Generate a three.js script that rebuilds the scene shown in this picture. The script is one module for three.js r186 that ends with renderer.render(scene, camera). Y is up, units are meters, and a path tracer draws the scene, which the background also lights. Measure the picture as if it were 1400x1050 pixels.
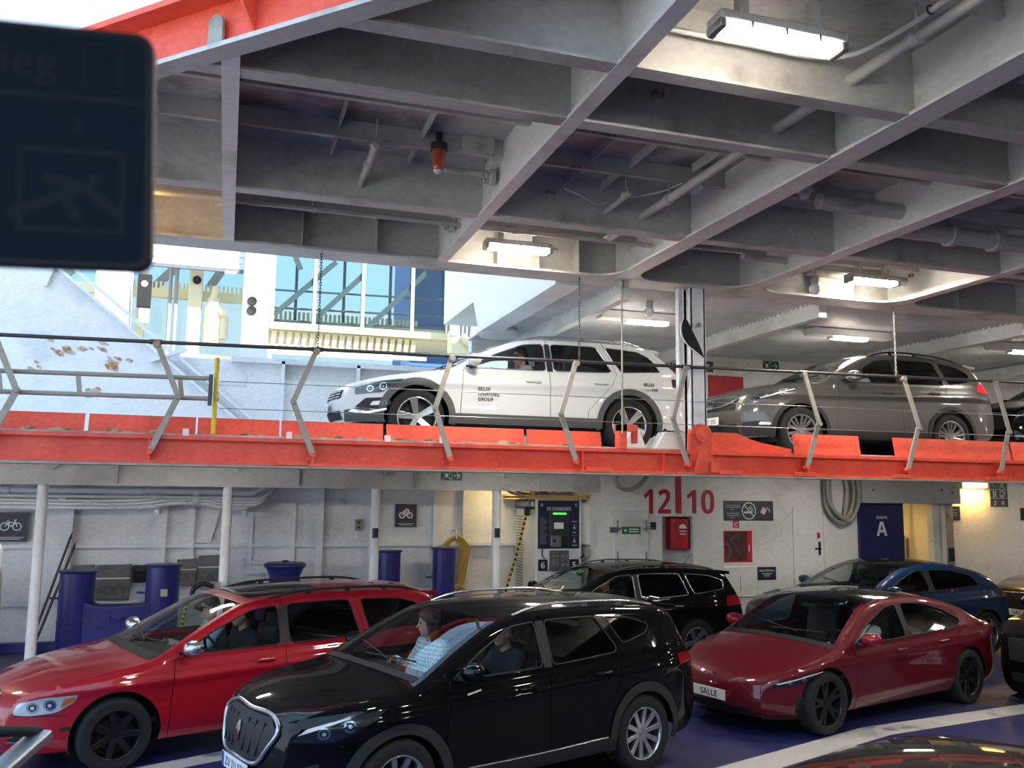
import * as THREE from 'three';
import { RoundedBoxGeometry } from 'three/addons/geometries/RoundedBoxGeometry.js';
import { mergeGeometries, toCreasedNormals } from 'three/addons/utils/BufferGeometryUtils.js';
import { RectAreaLightUniformsLib } from 'three/addons/lights/RectAreaLightUniformsLib.js';
import { FontLoader } from 'three/addons/loaders/FontLoader.js';

// ---------- camera, sky, sun, exposure ----------
// x runs along the ship (bow to -x), y up from the car deck, the casing wall stands at z = -14.5
const scene = new THREE.Scene();
const D2R = Math.PI / 180;
const camera = new THREE.PerspectiveCamera(47.2, 4 / 3, 0.05, 400);
camera.position.set(0, 2.57, 0);
camera.rotation.order = 'YXZ';
camera.rotation.set(7.2 * D2R, -17.85 * D2R, 0.7 * D2R);
camera.focus = 11;
camera.userData.fStop = 6.3;

const renderer = new THREE.WebGLRenderer({ antialias: true });
renderer.toneMapping = THREE.LinearToneMapping;
renderer.toneMappingExposure = 1.14;
renderer.shadowMap.enabled = true;
RectAreaLightUniformsLib.init();

const SUN = new THREE.Vector3(0.48, 0.8, 0.34).normalize();
// hazy summer sky: pale at the horizon, a little bluer overhead, the same all round
{
  const W = 64, H = 128, d = new Float32Array(W * H * 4);
  for (let j = 0; j < H; j++) {
    const up = Math.max(0, Math.sin(((j + 0.5) / H - 0.5) * Math.PI)), t = Math.sqrt(up);
    const c = [1.66 - 0.74 * t, 2.06 - 0.54 * t, 2.46 - 0.10 * t];
    for (let i = 0; i < W; i++) d.set([c[0], c[1], c[2], 1], (j * W + i) * 4);
  }
  const sky = new THREE.DataTexture(d, W, H, THREE.RGBAFormat, THREE.FloatType);
  sky.mapping = THREE.EquirectangularReflectionMapping; sky.colorSpace = THREE.LinearSRGBColorSpace;
  sky.magFilter = sky.minFilter = THREE.LinearFilter; sky.needsUpdate = true;
  scene.background = sky; scene.environment = sky;
}
scene.environmentIntensity = 0.97;
const sun = new THREE.DirectionalLight(0xfff0dc, 14);
sun.name = 'sun';
sun.position.copy(SUN).multiplyScalar(60);
sun.target.position.set(0, 4, -12);
sun.castShadow = true;
Object.assign(sun.shadow.camera, { left: -45, right: 45, top: 45, bottom: -45, near: 1, far: 160 });
sun.shadow.mapSize.set(4096, 4096);
scene.add(sun, sun.target);

// ---------- helpers ----------
const font = await new FontLoader().loadAsync('fonts/droid/droid_sans_bold.typeface.json');
const V3 = (x, y, z) => new THREE.Vector3(x, y, z);
let seed = 7;
const rnd = () => { seed = (seed * 1664525 + 1013904223) >>> 0; return seed / 4294967296; };
const taken = {};
function numbered(n) { const k = taken[n] = (taken[n] ?? -1) + 1; return k ? n + '_' + String(k).padStart(3, '0') : n; }
function shadowed(m) { m.castShadow = m.receiveShadow = true; return m; }
function tag(o, label, category, group, kind) {
  if (label) o.userData.label = label;
  if (category) o.userData.category = category;
  if (group) o.userData.group = group;
  if (kind) o.userData.kind = kind;
  return o;
}
function part(name, geos, m, parent) {                      // geometries merged into ONE mesh under parent
  geos = [].concat(geos);
  const g = geos.length > 1 ? mergeGeometries(geos.map(plain)) : geos[0];
  const o = shadowed(new THREE.Mesh(g, m));
  o.name = name;
  parent.add(o);
  return o;
}
function plain(g) {
  g = g.index ? g.toNonIndexed() : g;
  for (const k of Object.keys(g.attributes)) if (!['position', 'normal', 'uv'].includes(k)) g.deleteAttribute(k);
  if (!g.attributes.uv) g.setAttribute('uv', new THREE.BufferAttribute(new Float32Array(g.attributes.position.count * 2), 2));
  if (!g.attributes.normal) g.computeVertexNormals();
  return g;
}
function thing(name, label, category, [x, y, z] = [0, 0, 0], turn = 0, group) {
  const o = new THREE.Group();
  o.name = numbered(name);
  o.position.set(x, y, z); o.rotation.y = turn;
  scene.add(o);
  return tag(o, label, category, group);
}
function solo(name, geos, m, label, category, group) {       // a thing that is one mesh
  const o = part(numbered(name), geos, m, scene);
  return tag(o, label, category, group);
}
function struct(name, geos, m) {
  const o = part(numbered(name), geos, m, scene);
  o.userData.kind = 'structure';
  return o;
}
// uv in metres from the face's dominant axis
function boxUV(g) {
  g = plain(g);
  const p = g.attributes.position, n = g.attributes.normal, uv = g.attributes.uv;
  for (let i = 0; i < p.count; i++) {
    const ax = Math.abs(n.getX(i)), ay = Math.abs(n.getY(i)), az = Math.abs(n.getZ(i));
    if (ax > ay && ax > az) uv.setXY(i, p.getZ(i), p.getY(i));
    else if (ay > az) uv.setXY(i, p.getX(i), p.getZ(i));
    else uv.setXY(i, p.getX(i), p.getY(i));
  }
  return g;
}
// box from its min and max corners
function bx(x0, y0, z0, x1, y1, z1, r = 0) {
  const w = Math.abs(x1 - x0), h = Math.abs(y1 - y0), d = Math.abs(z1 - z0);
  const g = r ? new RoundedBoxGeometry(w, h, d, 2, Math.min(r, w / 2.01, h / 2.01, d / 2.01)) : new THREE.BoxGeometry(w, h, d);
  g.translate((x0 + x1) / 2, (y0 + y1) / 2, (z0 + z1) / 2);
  return boxUV(g);
}
function rod(a, b, r, n = 10, r2 = r) {
  const A = V3(...a), B = V3(...b), d = B.clone().sub(A), g = new THREE.CylinderGeometry(r2, r, d.length(), n, 1);
  g.applyQuaternion(new THREE.Quaternion().setFromUnitVectors(V3(0, 1, 0), d.clone().normalize()));
  const c = A.add(B).multiplyScalar(0.5);
  return plain(g.translate(c.x, c.y, c.z));
}
function bar(a, b, w, h) {                                   // flat bar between two points; w along the horizontal normal, h the other way
  const A = V3(...a), B = V3(...b), d = B.clone().sub(A), L = d.length(); d.normalize();
  const s = Math.abs(d.z) < 0.9 ? V3(0, 0, 1) : V3(1, 0, 0), u = new THREE.Vector3().crossVectors(s, d).normalize(), v = new THREE.Vector3().crossVectors(d, u);
  const g = boxUV(new THREE.BoxGeometry(L, h, w));
  g.applyMatrix4(new THREE.Matrix4().makeBasis(d, u, v));
  const c = A.add(B).multiplyScalar(0.5);
  return g.translate(c.x, c.y, c.z);
}
function tube(pts, r, seg = 0, closed = false, rad = 8) {
  const c = new THREE.CatmullRomCurve3(pts.map((p) => V3(...p)), closed, 'centripetal');
  return plain(new THREE.TubeGeometry(c, seg || pts.length * 8, r, rad, closed));
}
function lathe(pts, n = 24) { return plain(new THREE.LatheGeometry(pts.map((p) => new THREE.Vector2(...p)), n)); }
function poly(pts) { return new THREE.Shape(pts.map((p) => new THREE.Vector2(...p))); }
function extrude(shape, depth, bevel = 0) {
  return new THREE.ExtrudeGeometry(shape, { depth, bevelEnabled: bevel > 0, bevelSize: bevel, bevelThickness: bevel, bevelSegments: 2, curveSegments: 16 });
}
// shape drawn in x,y, extruded along z from z0
function slabXY(shape, z0, depth, bevel = 0) { return boxUV(extrude(shape, depth, bevel).translate(0, 0, z0)); }
// shape drawn in x,z (as x, -z), extruded upwards from y0
function slabXZ(pts, y0, h, holes) {
  const s = poly(pts.map(([x, z]) => [x, -z]));
  for (const hh of holes ?? []) s.holes.push(new THREE.Path(hh.map(([x, z]) => new THREE.Vector2(x, -z))));
  return boxUV(extrude(s, h).rotateX(-Math.PI / 2).translate(0, y0, 0));
}
// shape drawn in z,y, extruded along x from x0
function slabZY(pts, x0, w) {
  const s = poly(pts.map(([z, y]) => [-z, y]));
  return boxUV(extrude(s, w).rotateY(Math.PI / 2).translate(x0, 0, 0));
}
function textGeo(str, size, depth = 0.003) {
  const g = new THREE.ExtrudeGeometry(font.generateShapes(str, size), { depth, bevelEnabled: false, curveSegments: 6 });
  return plain(g);
}

// ---------- computed textures ----------
function noiseField(N, cells, oct, s) {                      // tiling value noise, 0..1
  const out = new Float32Array(N * N);
  let amp = 1, sum = 0;
  for (let o = 0; o < oct; o++, cells *= 2, amp *= 0.55) {
    const lat = new Float32Array(cells * cells);
    seed = s + o * 101;
    for (let i = 0; i < lat.length; i++) lat[i] = rnd();
    sum += amp;
    for (let y = 0; y < N; y++) for (let x = 0; x < N; x++) {
      const fx = x / N * cells, fy = y / N * cells, ix = fx | 0, iy = fy | 0, a = fx - ix, b = fy - iy;
      const u = a * a * (3 - 2 * a), v = b * b * (3 - 2 * b), jx = (ix + 1) % cells, jy = (iy + 1) % cells;
      out[y * N + x] += amp * ((lat[iy * cells + ix] * (1 - u) + lat[iy * cells + jx] * u) * (1 - v) + (lat[jy * cells + ix] * (1 - u) + lat[jy * cells + jx] * u) * v);
    }
  }
  for (let i = 0; i < out.length; i++) out[i] /= sum;
  return out;
}
function dataTex(N, f, srgb, repeat = 1) {
  const d = new Uint8Array(N * N * 4);
  for (let i = 0; i < N * N; i++) { const c = f(i % N, (i / N) | 0, i); d[i * 4] = c[0]; d[i * 4 + 1] = c[1]; d[i * 4 + 2] = c[2]; d[i * 4 + 3] = 255; }
  const t = new THREE.DataTexture(d, N, N);
  t.wrapS = t.wrapT = THREE.RepeatWrapping; t.magFilter = THREE.LinearFilter; t.minFilter = THREE.LinearFilter;
  if (srgb) t.colorSpace = THREE.SRGBColorSpace;
  t.repeat.set(repeat, repeat); t.needsUpdate = true;
  return t;
}
const NA = noiseField(512, 4, 7, 11), NB = noiseField(512, 16, 5, 57), NC = noiseField(512, 6, 6, 91);
const hexRGB = (h) => [(h >> 16) & 255, (h >> 8) & 255, h & 255];
const mixc = (a, b, t) => [0, 1, 2].map((i) => a[i] + (b[i] - a[i]) * t);
const cl = (v, a = 0, b = 1) => Math.min(b, Math.max(a, v));
const sst = (a, b, v) => { const t = cl((v - a) / (b - a)); return t * t * (3 - 2 * t); };
// painted steel: base colour, grime colour in soft patches and streak specks, chips of rust
function paintTex(base, grime, g0, g1, rust = 0, repeat = 0.25) {
  const A = hexRGB(base), B = hexRGB(grime), R = hexRGB(0x7a4a2c);
  return dataTex(512, (x, y, i) => {
    let c = mixc(A, B, sst(g0, g1, NA[i] * 0.7 + NB[i] * 0.3));
    const fine = (NB[(i * 7 + 13) % NB.length] - 0.5) * 26;
    if (rust) c = mixc(c, R, sst(1 - rust, 1.03 - rust, NC[i] * 0.6 + NB[i] * 0.4) * 0.8);
    return c.map((v) => cl(v + fine, 0, 255));
  }, true, repeat);
}
const bumpPaint = dataTex(512, (x, y, i) => { const v = cl(NC[i] * 0.5 + NB[i] * 0.5) * 255; return [v, v, v]; }, false, 0.8);
const std = (o) => new THREE.MeshStandardMaterial(o);
const phy = (o) => new THREE.MeshPhysicalMaterial(o);
function steel(base, grime, g0 = 0.45, g1 = 0.75, o = {}) {
  return std({ map: paintTex(base, grime, g0, g1, o.rust ?? 0, o.repeat ?? 0.25), roughness: o.rough ?? 0.5, metalness: 0, bumpMap: bumpPaint, bumpScale: o.bump ?? 0.004 });
}
const M = {
  ceiling: steel(0xb9b8b4, 0x74716c, 0.40, 0.72, { rough: 0.55, rust: 0.31 }),
  beam: steel(0xc4c2bd, 0x8a867f, 0.42, 0.75, { rough: 0.5, rust: 0.31 }),
  litBeam: steel(0xe2e0da, 0xb9b5ac, 0.45, 0.78, { rough: 0.45, rust: 0.31 }),  // lighter copy of the beam paint: light from the bow put into the colour
  wall: steel(0xdfdfdb, 0xc9c7c0, 0.45, 0.75, { rough: 0.42 }),
  hull: steel(0xe4e6e8, 0xcfd2d5, 0.45, 0.75, { rough: 0.45 }),
  girder: steel(0xb9bab9, 0xa09f9b, 0.4, 0.7, { rough: 0.45 }),
  red: steel(0xe85a42, 0xd44a36, 0.4, 0.7, { rough: 0.5, rust: 0.31 }),
  blue: steel(0x2a2d72, 0x20235c, 0.4, 0.7, { rough: 0.35 }),
  galv: steel(0x9a978e, 0x77746b, 0.4, 0.7, { rough: 0.5, repeat: 1 }),
  pipe: steel(0xbfbdb7, 0x8f8b84, 0.42, 0.72, { rough: 0.5, repeat: 0.7 }),
  white: std({ color: 0xe6e6e3, roughness: 0.45 }),
  cream: std({ color: 0xe0d9c6, roughness: 0.6 }),
  dark: std({ color: 0x1b1c1f, roughness: 0.6 }),
  rubber: std({ color: 0x16171a, roughness: 0.85 }),
  darkSteel: std({ color: 0x4b4c4e, roughness: 0.45, metalness: 0.6 }),
  steelBare: std({ color: 0x9fa1a3, roughness: 0.35, metalness: 0.85 }),
  chrome: std({ color: 0xd5d7da, roughness: 0.12, metalness: 1 }),
  yellow: std({ color: 0xd9bf2f, roughness: 0.5 }),
  redBox: std({ color: 0xb5202c, roughness: 0.4 }),
  redPaint: std({ color: 0xb01f33, roughness: 0.5 }),
  navy: std({ color: 0x171c33, roughness: 0.4 }),
  green: std({ color: 0x1f6b3a, roughness: 0.45 }),
  signWhite: std({ color: 0xdadcdc, roughness: 0.5 }),
  hose: std({ color: 0xcfae45, roughness: 0.6 }),
  glass: phy({ color: 0xdfeaee, roughness: 0.03, transmission: 1, thickness: 0, ior: 1.5 }),
  tintGlass: phy({ color: 0xc2d2d8, roughness: 0.04, transmission: 1, thickness: 0, ior: 1.5 }),
  skin: std({ color: 0xc08f78, roughness: 0.6 }),
};
// deck paint: dark blue, scuffed, with pale wear and brownish tyre dirt
const deckA = hexRGB(0x23265a), deckB = hexRGB(0x3a3a52), deckC = hexRGB(0x8d8c94);
M.deck = std({
  map: dataTex(512, (x, y, i) => { let c = mixc(deckA, deckB, sst(0.4, 0.7, NA[i])); c = mixc(c, deckC, sst(0.70, 0.80, NC[i] * 0.6 + NB[i] * 0.4) * 0.55); return c; }, true, 0.16),
  roughnessMap: dataTex(512, (x, y, i) => { const v = 70 + NA[i] * 120; return [v, v, v]; }, false, 0.3), roughness: 1, bumpMap: bumpPaint, bumpScale: 0.0015,
});
const lineTexture = paintTex(0xb9b8b6, 0x6f7080, 0.5, 0.72, 0, 0.5);
M.line = std({ map: lineTexture, roughness: 0.5 });
// quay outside
M.quay = std({ map: paintTex(0xb2b4b3, 0x959796, 0.4, 0.7, 0, 0.1), roughness: 0.9 });
function canvasTex(w, h, draw) {
  const c = document.createElement('canvas'); c.width = w; c.height = h;
  const g = c.getContext('2d'); draw(g, w, h);
  const t = new THREE.CanvasTexture(c); t.colorSpace = THREE.SRGBColorSpace;
  return t;
}
const printMat = (w, h, draw, o = {}) => std({ map: canvasTex(w, h, draw), roughness: 0.45, ...o });
// a flat printed plate facing +z: box with print on its front face; returns Group parts
function printed(parent, name, w, h, x, y, z, m, back = M.navy, d = 0.008) {
  const o = part(name, bx(-w / 2, -h / 2, -d, w / 2, h / 2, 0), back, parent);
  o.position.set(x, y, z);
  const f = part('print', plain(new THREE.PlaneGeometry(w * 0.995, h * 0.995).translate(0, 0, 0.0012)), m, o);
  return o;
}
function sign(name, label, x, y, z, w, h, tw, th, draw, back = M.navy, turn = 0, group) {
  const t = thing(name, label, 'sign', [x, y, z], turn, group);
  part('plate', bx(-w / 2, -h / 2, 0, w / 2, h / 2, 0.008), back, t);
  part('print', plain(new THREE.PlaneGeometry(w * 0.99, h * 0.99).translate(0, 0, 0.0095)), printMat(tw, th, draw), t);
  return t;
}

// ---------- the ship's structure ----------
const BOT = 5.17, PLATE = 5.66;                              // underside of the deck beams, underside of the deck plate
const edgeX = (z) => (z < -1.5 ? z + 5.07 : 3.57);           // forward edge of the deck above, slanting across the bow
{
  const floor = struct('floor', bx(-7, -0.3, -16.4, 46, 0, 10), M.deck);
  // painted lane lines, each lying on the deck
  const L = [[[4.0, -7.55], [7.0, -8.64], [7.1, -8.30], [5.15, -7.58], [4.2, -7.2]], [[6.06, -7.95], [6.4, -8.06], [7.1, -7.45], [6.8, -7.3]],
    [[7.0, -8.64], [9.79, -9.05], [14, -9.65], [14, -9.25], [9.39, -8.66], [7.1, -8.30]],
    [[-3.5, -8.0], [-0.75, -9.2], [0.45, -9.75], [0.6, -9.5], [-0.5, -9.02], [-3.4, -7.7]], [[11.5, -12.85], [15.5, -13.5], [15.5, -13.38], [11.5, -12.72]]];
  for (const p of L) { const o = part('painted_line', slabXZ(p, 0.0005, 0.0035), M.line, floor); o.userData.label = 'worn white painted lane line'; }
  const quay = struct('quay_ground', bx(-120, -0.8, -120, 120, -0.25, 120), M.quay);
}
{
  // the deck above: plate, beams, stiffeners
  const ceiling = struct('ceiling', slabXZ([[-4.5, -9.8], [46, -9.8], [46, 9.6], [3.57, 9.6], [3.57, -1.5]], PLATE, 0.14), M.ceiling);
  const beam = (g, n = 'deck_beam', m = M.beam) => part(n, g, m, ceiling);
  const T = [[-2.3, 0.11], [-0.1, 0.11], [2.19, 0.12], [4.41, 0.22], [6.15, 0.19], [8.45, 0.16], [10.7, 0.16], [12.9, 0.16], [15.1, 0.16], [17.3, 0.16], [19.5, 0.16], [24, 0.16], [30, 0.16], [37, 0.16]];
  for (const [x, fw] of T) {
    const z1 = x > 3.57 ? 9.5 : x - 5.07 - 0.02;
    beam([bx(x - 0.012, BOT + 0.02, -9.6, x + 0.012, PLATE, z1), bx(x - fw / 2, BOT - 0.004, -9.6, x + fw / 2, BOT + 0.02, z1)], 'transverse_beam', M.litBeam);
  }
  const Lz = [[-7.75, 0.14], [-5.5, 0.13], [-4.67, 0.13], [-2.4, 0.14], [-0.2, 0.14], [2.0, 0.14], [4.2, 0.14], [6.4, 0.14]];
  for (const [z, fw] of Lz) {
    const x0 = edgeX(z) + 0.03;
    beam([bx(x0, BOT + 0.02, z - 0.012, 46, PLATE, z + 0.012), bx(x0, BOT, z - fw / 2, 46, BOT + 0.02, z + fw / 2)], 'longitudinal_beam');
  }
  // big side girder above the ramp edge, with a wide flange and rounded corner plates
  beam([bx(-4.5, BOT, -9.62, 46, PLATE, -9.58), bx(-4.5, BOT - 0.006, -9.8, 46, BOT + 0.02, -9.4)], 'side_girder');
  for (const [x, w] of [[4.41, 0.11], [6.15, 0.095], [8.45, 0.08]]) for (const s of [-1, 1]) {
    const R = 0.34, sh = new THREE.Shape(), X = x + s * w, Z = -9.4;
    sh.moveTo(0, 0); sh.lineTo(s * R, 0); sh.absarc(s * R, R, R, -Math.PI / 2, s > 0 ? Math.PI : 0, s > 0); sh.lineTo(0, 0);
    beam(boxUV(extrude(sh, 0.022).rotateX(Math.PI / 2).translate(X, BOT + 0.018, Z)), 'corner_plate');
  }
  // bulb-flat stiffeners between the longitudinal beams
  for (const z of [-9.0, -8.4, -7.1, -6.35, -3.9, -3.1, -1.6, -0.9]) {
    const x0 = Math.max(edgeX(z) + 0.05, -4.4);
    beam([bx(x0, PLATE - 0.15, z - 0.007, 46, PLATE, z + 0.007), bx(x0, PLATE - 0.155, z - 0.035, 46, PLATE - 0.13, z + 0.012)], 'stiffener');
  }
  // short transverse bars on the plate between stiffeners and web stiffeners by the side girder
  for (const [x, z0, z1] of [[0.75, -7.7, -5.6], [1.45, -7.7, -5.6], [1.1, -6.3, -5.6], [3.0, -7.7, -5.6], [3.4, -8.9, -5.6], [4.0, -7.0, -5.6], [5.2, -7.7, -4.7], [5.6, -9.3, -7.8], [7.2, -9.3, -5.6], [9.4, -9.3, -5.6]])
    beam(bx(x - 0.006, PLATE - 0.09, z0, x + 0.006, PLATE, z1), 'plate_bar');
  for (const x of [0.65, 1.45, 2.85, 3.35, 3.85, 7.2, 7.9, 9.5]) beam(slabXY(poly([[x - 0.006, BOT + 0.02], [x + 0.006, BOT + 0.02], [x + 0.006, PLATE], [x - 0.006, PLATE]]), -9.58, 0.16), 'web_stiffener');
}
{
  // red girder along the slanting forward edge, white coaming above it, superstructure over that
  const c = Math.SQRT1_2, L0 = -0.4, L1 = 8.2;               // along the slant from (-4.5,-9.57)
  const put = (g) => g.rotateY(-Math.PI / 4 * -1).translate(-4.5, 0, -9.57);
  // local x runs along the slant towards (+x,+z); local z is outward
  const turn = (g) => boxUV(g).rotateY(-Math.PI / 4).translate(-4.5, 0, -9.57);
  const e = struct('trim_1', [turn(bx(L0, BOT + 0.02, -0.02, L1, 5.50, 0.0)), turn(bx(L0, 5.46, -0.03, L1, 5.5, 0.14))], M.red);
  part('flange', turn(bx(L0, BOT - 0.01, -0.09, L1, BOT + 0.02, 0.05)), M.beam, e);
  const fin = poly([[0, BOT + 0.02], [0, 5.5], [0.24, 5.5]]);
  for (const s of [1.9, 6.42, 7.6]) part('bracket', boxUV(extrude(fin, 0.02).rotateY(-Math.PI / 2)).translate(s, 0, 0).rotateY(-Math.PI / 4).translate(-4.5, 0, -9.57), M.red, e);
  { const sh = new THREE.Shape(); sh.moveTo(-0.06, 0); sh.lineTo(-0.055, 0.16); sh.quadraticCurveTo(0, 0.24, 0.055, 0.16); sh.lineTo(0.06, 0);
    const h = new THREE.Path(); h.absarc(0, 0.12, 0.022, 0, 7); sh.holes.push(h);
    const o = part('lifting_lug', extrude(sh, 0.02).translate(6.14, BOT, 0.03).rotateY(-Math.PI / 4).translate(-4.5, 0, -9.57), M.galv, e); o.userData.label = 'bare steel lug with rusty rim'; }
  const w = struct('wall_superstructure', [slabXZ([[-4.3, -9.75], [46, -9.75], [46, 9.6], [3.8, 9.6], [3.8, -1.55]], 5.82, 10.5), slabXZ([[3.85, -16.3], [46, -16.3], [46, -9.76], [3.85, -9.76]], 5.82, 10.5)], M.white);
  struct('trim_2', turn(bx(L0, 5.50, -0.12, L1, 6.05, 0.10)), M.white);
}
{
  // casing wall with its openings, upper and lower deck in one
  const s = poly([[6.28, 0], [11.85, 0], [11.85, 2.5], [13.95, 2.5], [13.95, 0], [46, 0], [46, 5.8], [6.28, 5.8]]);
  const rect = (x0, y0, x1, y1) => s.holes.push(new THREE.Path([[x0, y0], [x1, y0], [x1, y1], [x0, y1]].map((p) => new THREE.Vector2(...p))));
  rect(7.56, 1.0, 8.19, 2.22); rect(8.82, 1.38, 9.43, 1.96);
  const wall = struct('wall_casing', slabXY(s, -14.62, 0.12), M.wall);
  part('niche', [bx(7.5, 0.95, -14.9, 8.25, 2.27, -14.88), bx(7.5, 2.22, -14.88, 8.25, 2.25, -14.6), bx(7.53, 1, -14.88, 7.56, 2.22, -14.6), bx(8.19, 1, -14.88, 8.22, 2.22, -14.6)], M.wall, wall);
  part('niche', [bx(8.8, 1.35, -14.9, 9.45, 2.0, -14.88), bx(8.8, 1.96, -14.88, 9.45, 1.98, -14.6), bx(8.8, 1.36, -14.88, 9.45, 1.38, -14.6), bx(8.8, 1.38, -14.88, 8.82, 1.96, -14.6), bx(9.43, 1.38, -14.88, 9.45, 1.96, -14.6)], M.redBox, wall);
  // stair lobby behind the opening
  struct('wall_stair', [bx(11.6, 0, -16.9, 14.4, 2.75, -16.8), bx(14.3, 0, -16.8, 14.4, 2.75, -14.6), bx(11.6, 0, -16.8, 11.7, 2.75, -14.6), bx(11.6, 2.7, -16.8, 14.4, 2.8, -14.6)], M.cream);
  struct('wall_recess', [bx(6.29, 0, -16.3, 6.36, 3.0, -14.63)], M.wall);
  struct('wall_stern', [bx(45.8, 0, -16.3, 46, 5.8, 9.6)], M.wall);
  struct('wall_far_side', [bx(3.6, 0, 9.5, 46, 5.8, 9.7)], M.wall);
}
{
  // ship's side behind the ramp: lower plating with frames, and the bulwark over the upper level
  const wall = struct('wall_hull', [bx(-14, 0, -16.4, 6.3, 4.9, -16.2)], M.hull);
  const fr = (g) => part('frame', g, M.hull, wall);
  for (const x of [-4.3, -2.4, 1.62, 2.55]) fr([bx(x - 0.01, 0, -16.2, x + 0.01, 2.95, -16.03), bx(x - 0.06, 0, -16.035, x + 0.06, 2.95, -16.015)]);
  for (const x of [-0.95, -0.5, 3.72, 4.28]) fr([bx(x - 0.01, 0, -16.2, x + 0.01, 2.7, -16.09), bx(x - 0.035, 0, -16.095, x + 0.035, 2.7, -16.075)]);
  for (const y of [0.75, 1.66]) fr([bx(-14, y - 0.01, -16.2, 6.28, y + 0.01, -16.105), bx(-14, y - 0.04, -16.11, 6.28, y + 0.02, -16.09)]);
  fr(slabXY(poly([[-0.45, 1.7], [-0.2, 1.7], [-0.02, 2.4], [-0.2, 2.4]]), -16.2, 0.12));
  // hull side kerb band of deck colour along the foot
  part('foot_band', bx(-14, 0.003, -16.2, 6.28, 0.14, -16.05), M.blue, wall);
  // high bulwark of the bow, sloping down to the low bulwark
  const b = struct('wall_bow', slabXY(poly([[-14, 3.2], [0.3, 3.2], [0.12, 3.85], [-2.9, 6.3], [-4.6, 6.3], [-5.5, 7.4], [-14, 7.4]]), -16.05, 0.1), M.hull);
  for (const d of [0, 0.22]) part('edge_bar', bar([-2.95 + d, 6.32 + d * 0.2, -15.93], [0.15 + d, 3.78 + d * 0.2, -15.93], 0.14, 0.05), M.hull, b);
  part('strut', bar([-3.0, 5.9, -15.9], [-2.85, 6.4, -15.9], 0.1, 0.05), M.hull, b);
  part('strut', bar([-1.3, 4.75, -15.88], [-0.75, 4.98, -15.88], 0.1, 0.05), M.hull, b);
  part('panel', slabXY(poly([[-3.0, 3.2], [-1.35, 4.75], [0.0, 3.7], [0.0, 3.2]]), -15.95, 0.02), M.hull, b);
  for (const [x0, x1, y1] of [[-0.9, 0.85, 4.86], [0.9, 2.2, 4.55], [2.25, 3.6, 4.55]]) part('panel', bx(x0, 3.25, -16.2, x1, y1, -16.08), M.hull, b);
  part('name_plate', [bx(-0.45, 4.42, -16.08, 0.25, 4.62, -16.06, 0.005), bx(-0.4, 4.46, -16.07, 0.2, 4.58, -16.05, 0.005)], M.hull, b);
  for (const x of [0.87, 2.2, 3.6]) part('frame', [bx(x - 0.03, 3.2, -16.2, x + 0.03, 4.88, -15.95)], M.hull, b);
  part('top_rail', bx(0.0, 4.83, -16.3, 6.3, 4.92, -15.95), M.hull, b);
  // scraped patches of bare and rusty metal on the bow plating: thin raised scabs with their own outlines
  const scab = std({ map: paintTex(0xc0b3a4, 0xa9764f, 0.4, 0.6, 0, 2), roughness: 0.8 });
  seed = 33;
  for (const [x, y, w, h, n] of [[-2.25, 4.95, 0.28, 0.12, 7], [-2.7, 4.88, 0.16, 0.1, 5], [-1.75, 4.65, 0.3, 0.16, 9], [-3.0, 4.55, 0.18, 0.14, 5], [-2.2, 4.2, 0.14, 0.12, 4], [-2.9, 5.02, 0.06, 0.04, 2]]) for (let k = 0; k < n; k++) {
    const cx = x + (rnd() - 0.5) * w * 1.6, cy = y + (rnd() - 0.5) * h * 1.6, r = 0.02 + rnd() * 0.06, pts = [];
    for (let a = 0; a < 9; a++) { const q = r * (0.6 + rnd() * 0.5), t = a / 9 * 6.283; pts.push([cx + Math.cos(t) * q * 1.6, cy + Math.sin(t) * q * 0.8 - Math.cos(t) * q * 0.5]); }
    part('scrape', slabXY(poly(pts), -15.9495 + k * 0.0006, 0.004), scab, b);
  }
}
{
  // under the upper level: girder carried by round posts
  const g = struct('trim_3', [bx(-14, 2.66, -14.53, 6.3, 2.98, -14.47), bx(-14, 2.64, -14.62, 6.3, 2.67, -14.38)], M.girder);
  for (const x of [-1.55, 1.1, 3.0, 5.2]) part('web_bar', bx(x - 0.008, 2.67, -14.47, x + 0.008, 2.97, -14.40), M.girder, g);
  for (const x of [-2.42, 0.16, 2.47, 4.54]) part('bracket', slabXY(poly([[x, 2.98], [x, 2.86], [x + 0.12, 2.98]]), -14.47, 0.1), M.girder, g);
  for (const [i, x] of [-2.55, 0.04, 2.35, 4.42].entries()) {
    const t = struct('post', [rod([x, 0, -14.5], [x, 2.65, -14.5], 0.075, 24), rod([x, 0, -14.5], [x, 0.05, -14.5], 0.13, 20)], M.hull);
    if (i > 1) { const o = part('sticker', boxUV(new THREE.CylinderGeometry(0.0765, 0.0765, 0.16, 16, 1, true, -0.7, 1.4)).translate(x, 1.93, -14.5), M.navy, t); }
  }
  // transverse frames and pipes seen under the upper level at the left
  const under = struct('upper_deck', bx(-14, 3.02, -16.15, 46, 3.16, -9.72), M.ceiling);
}
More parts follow.
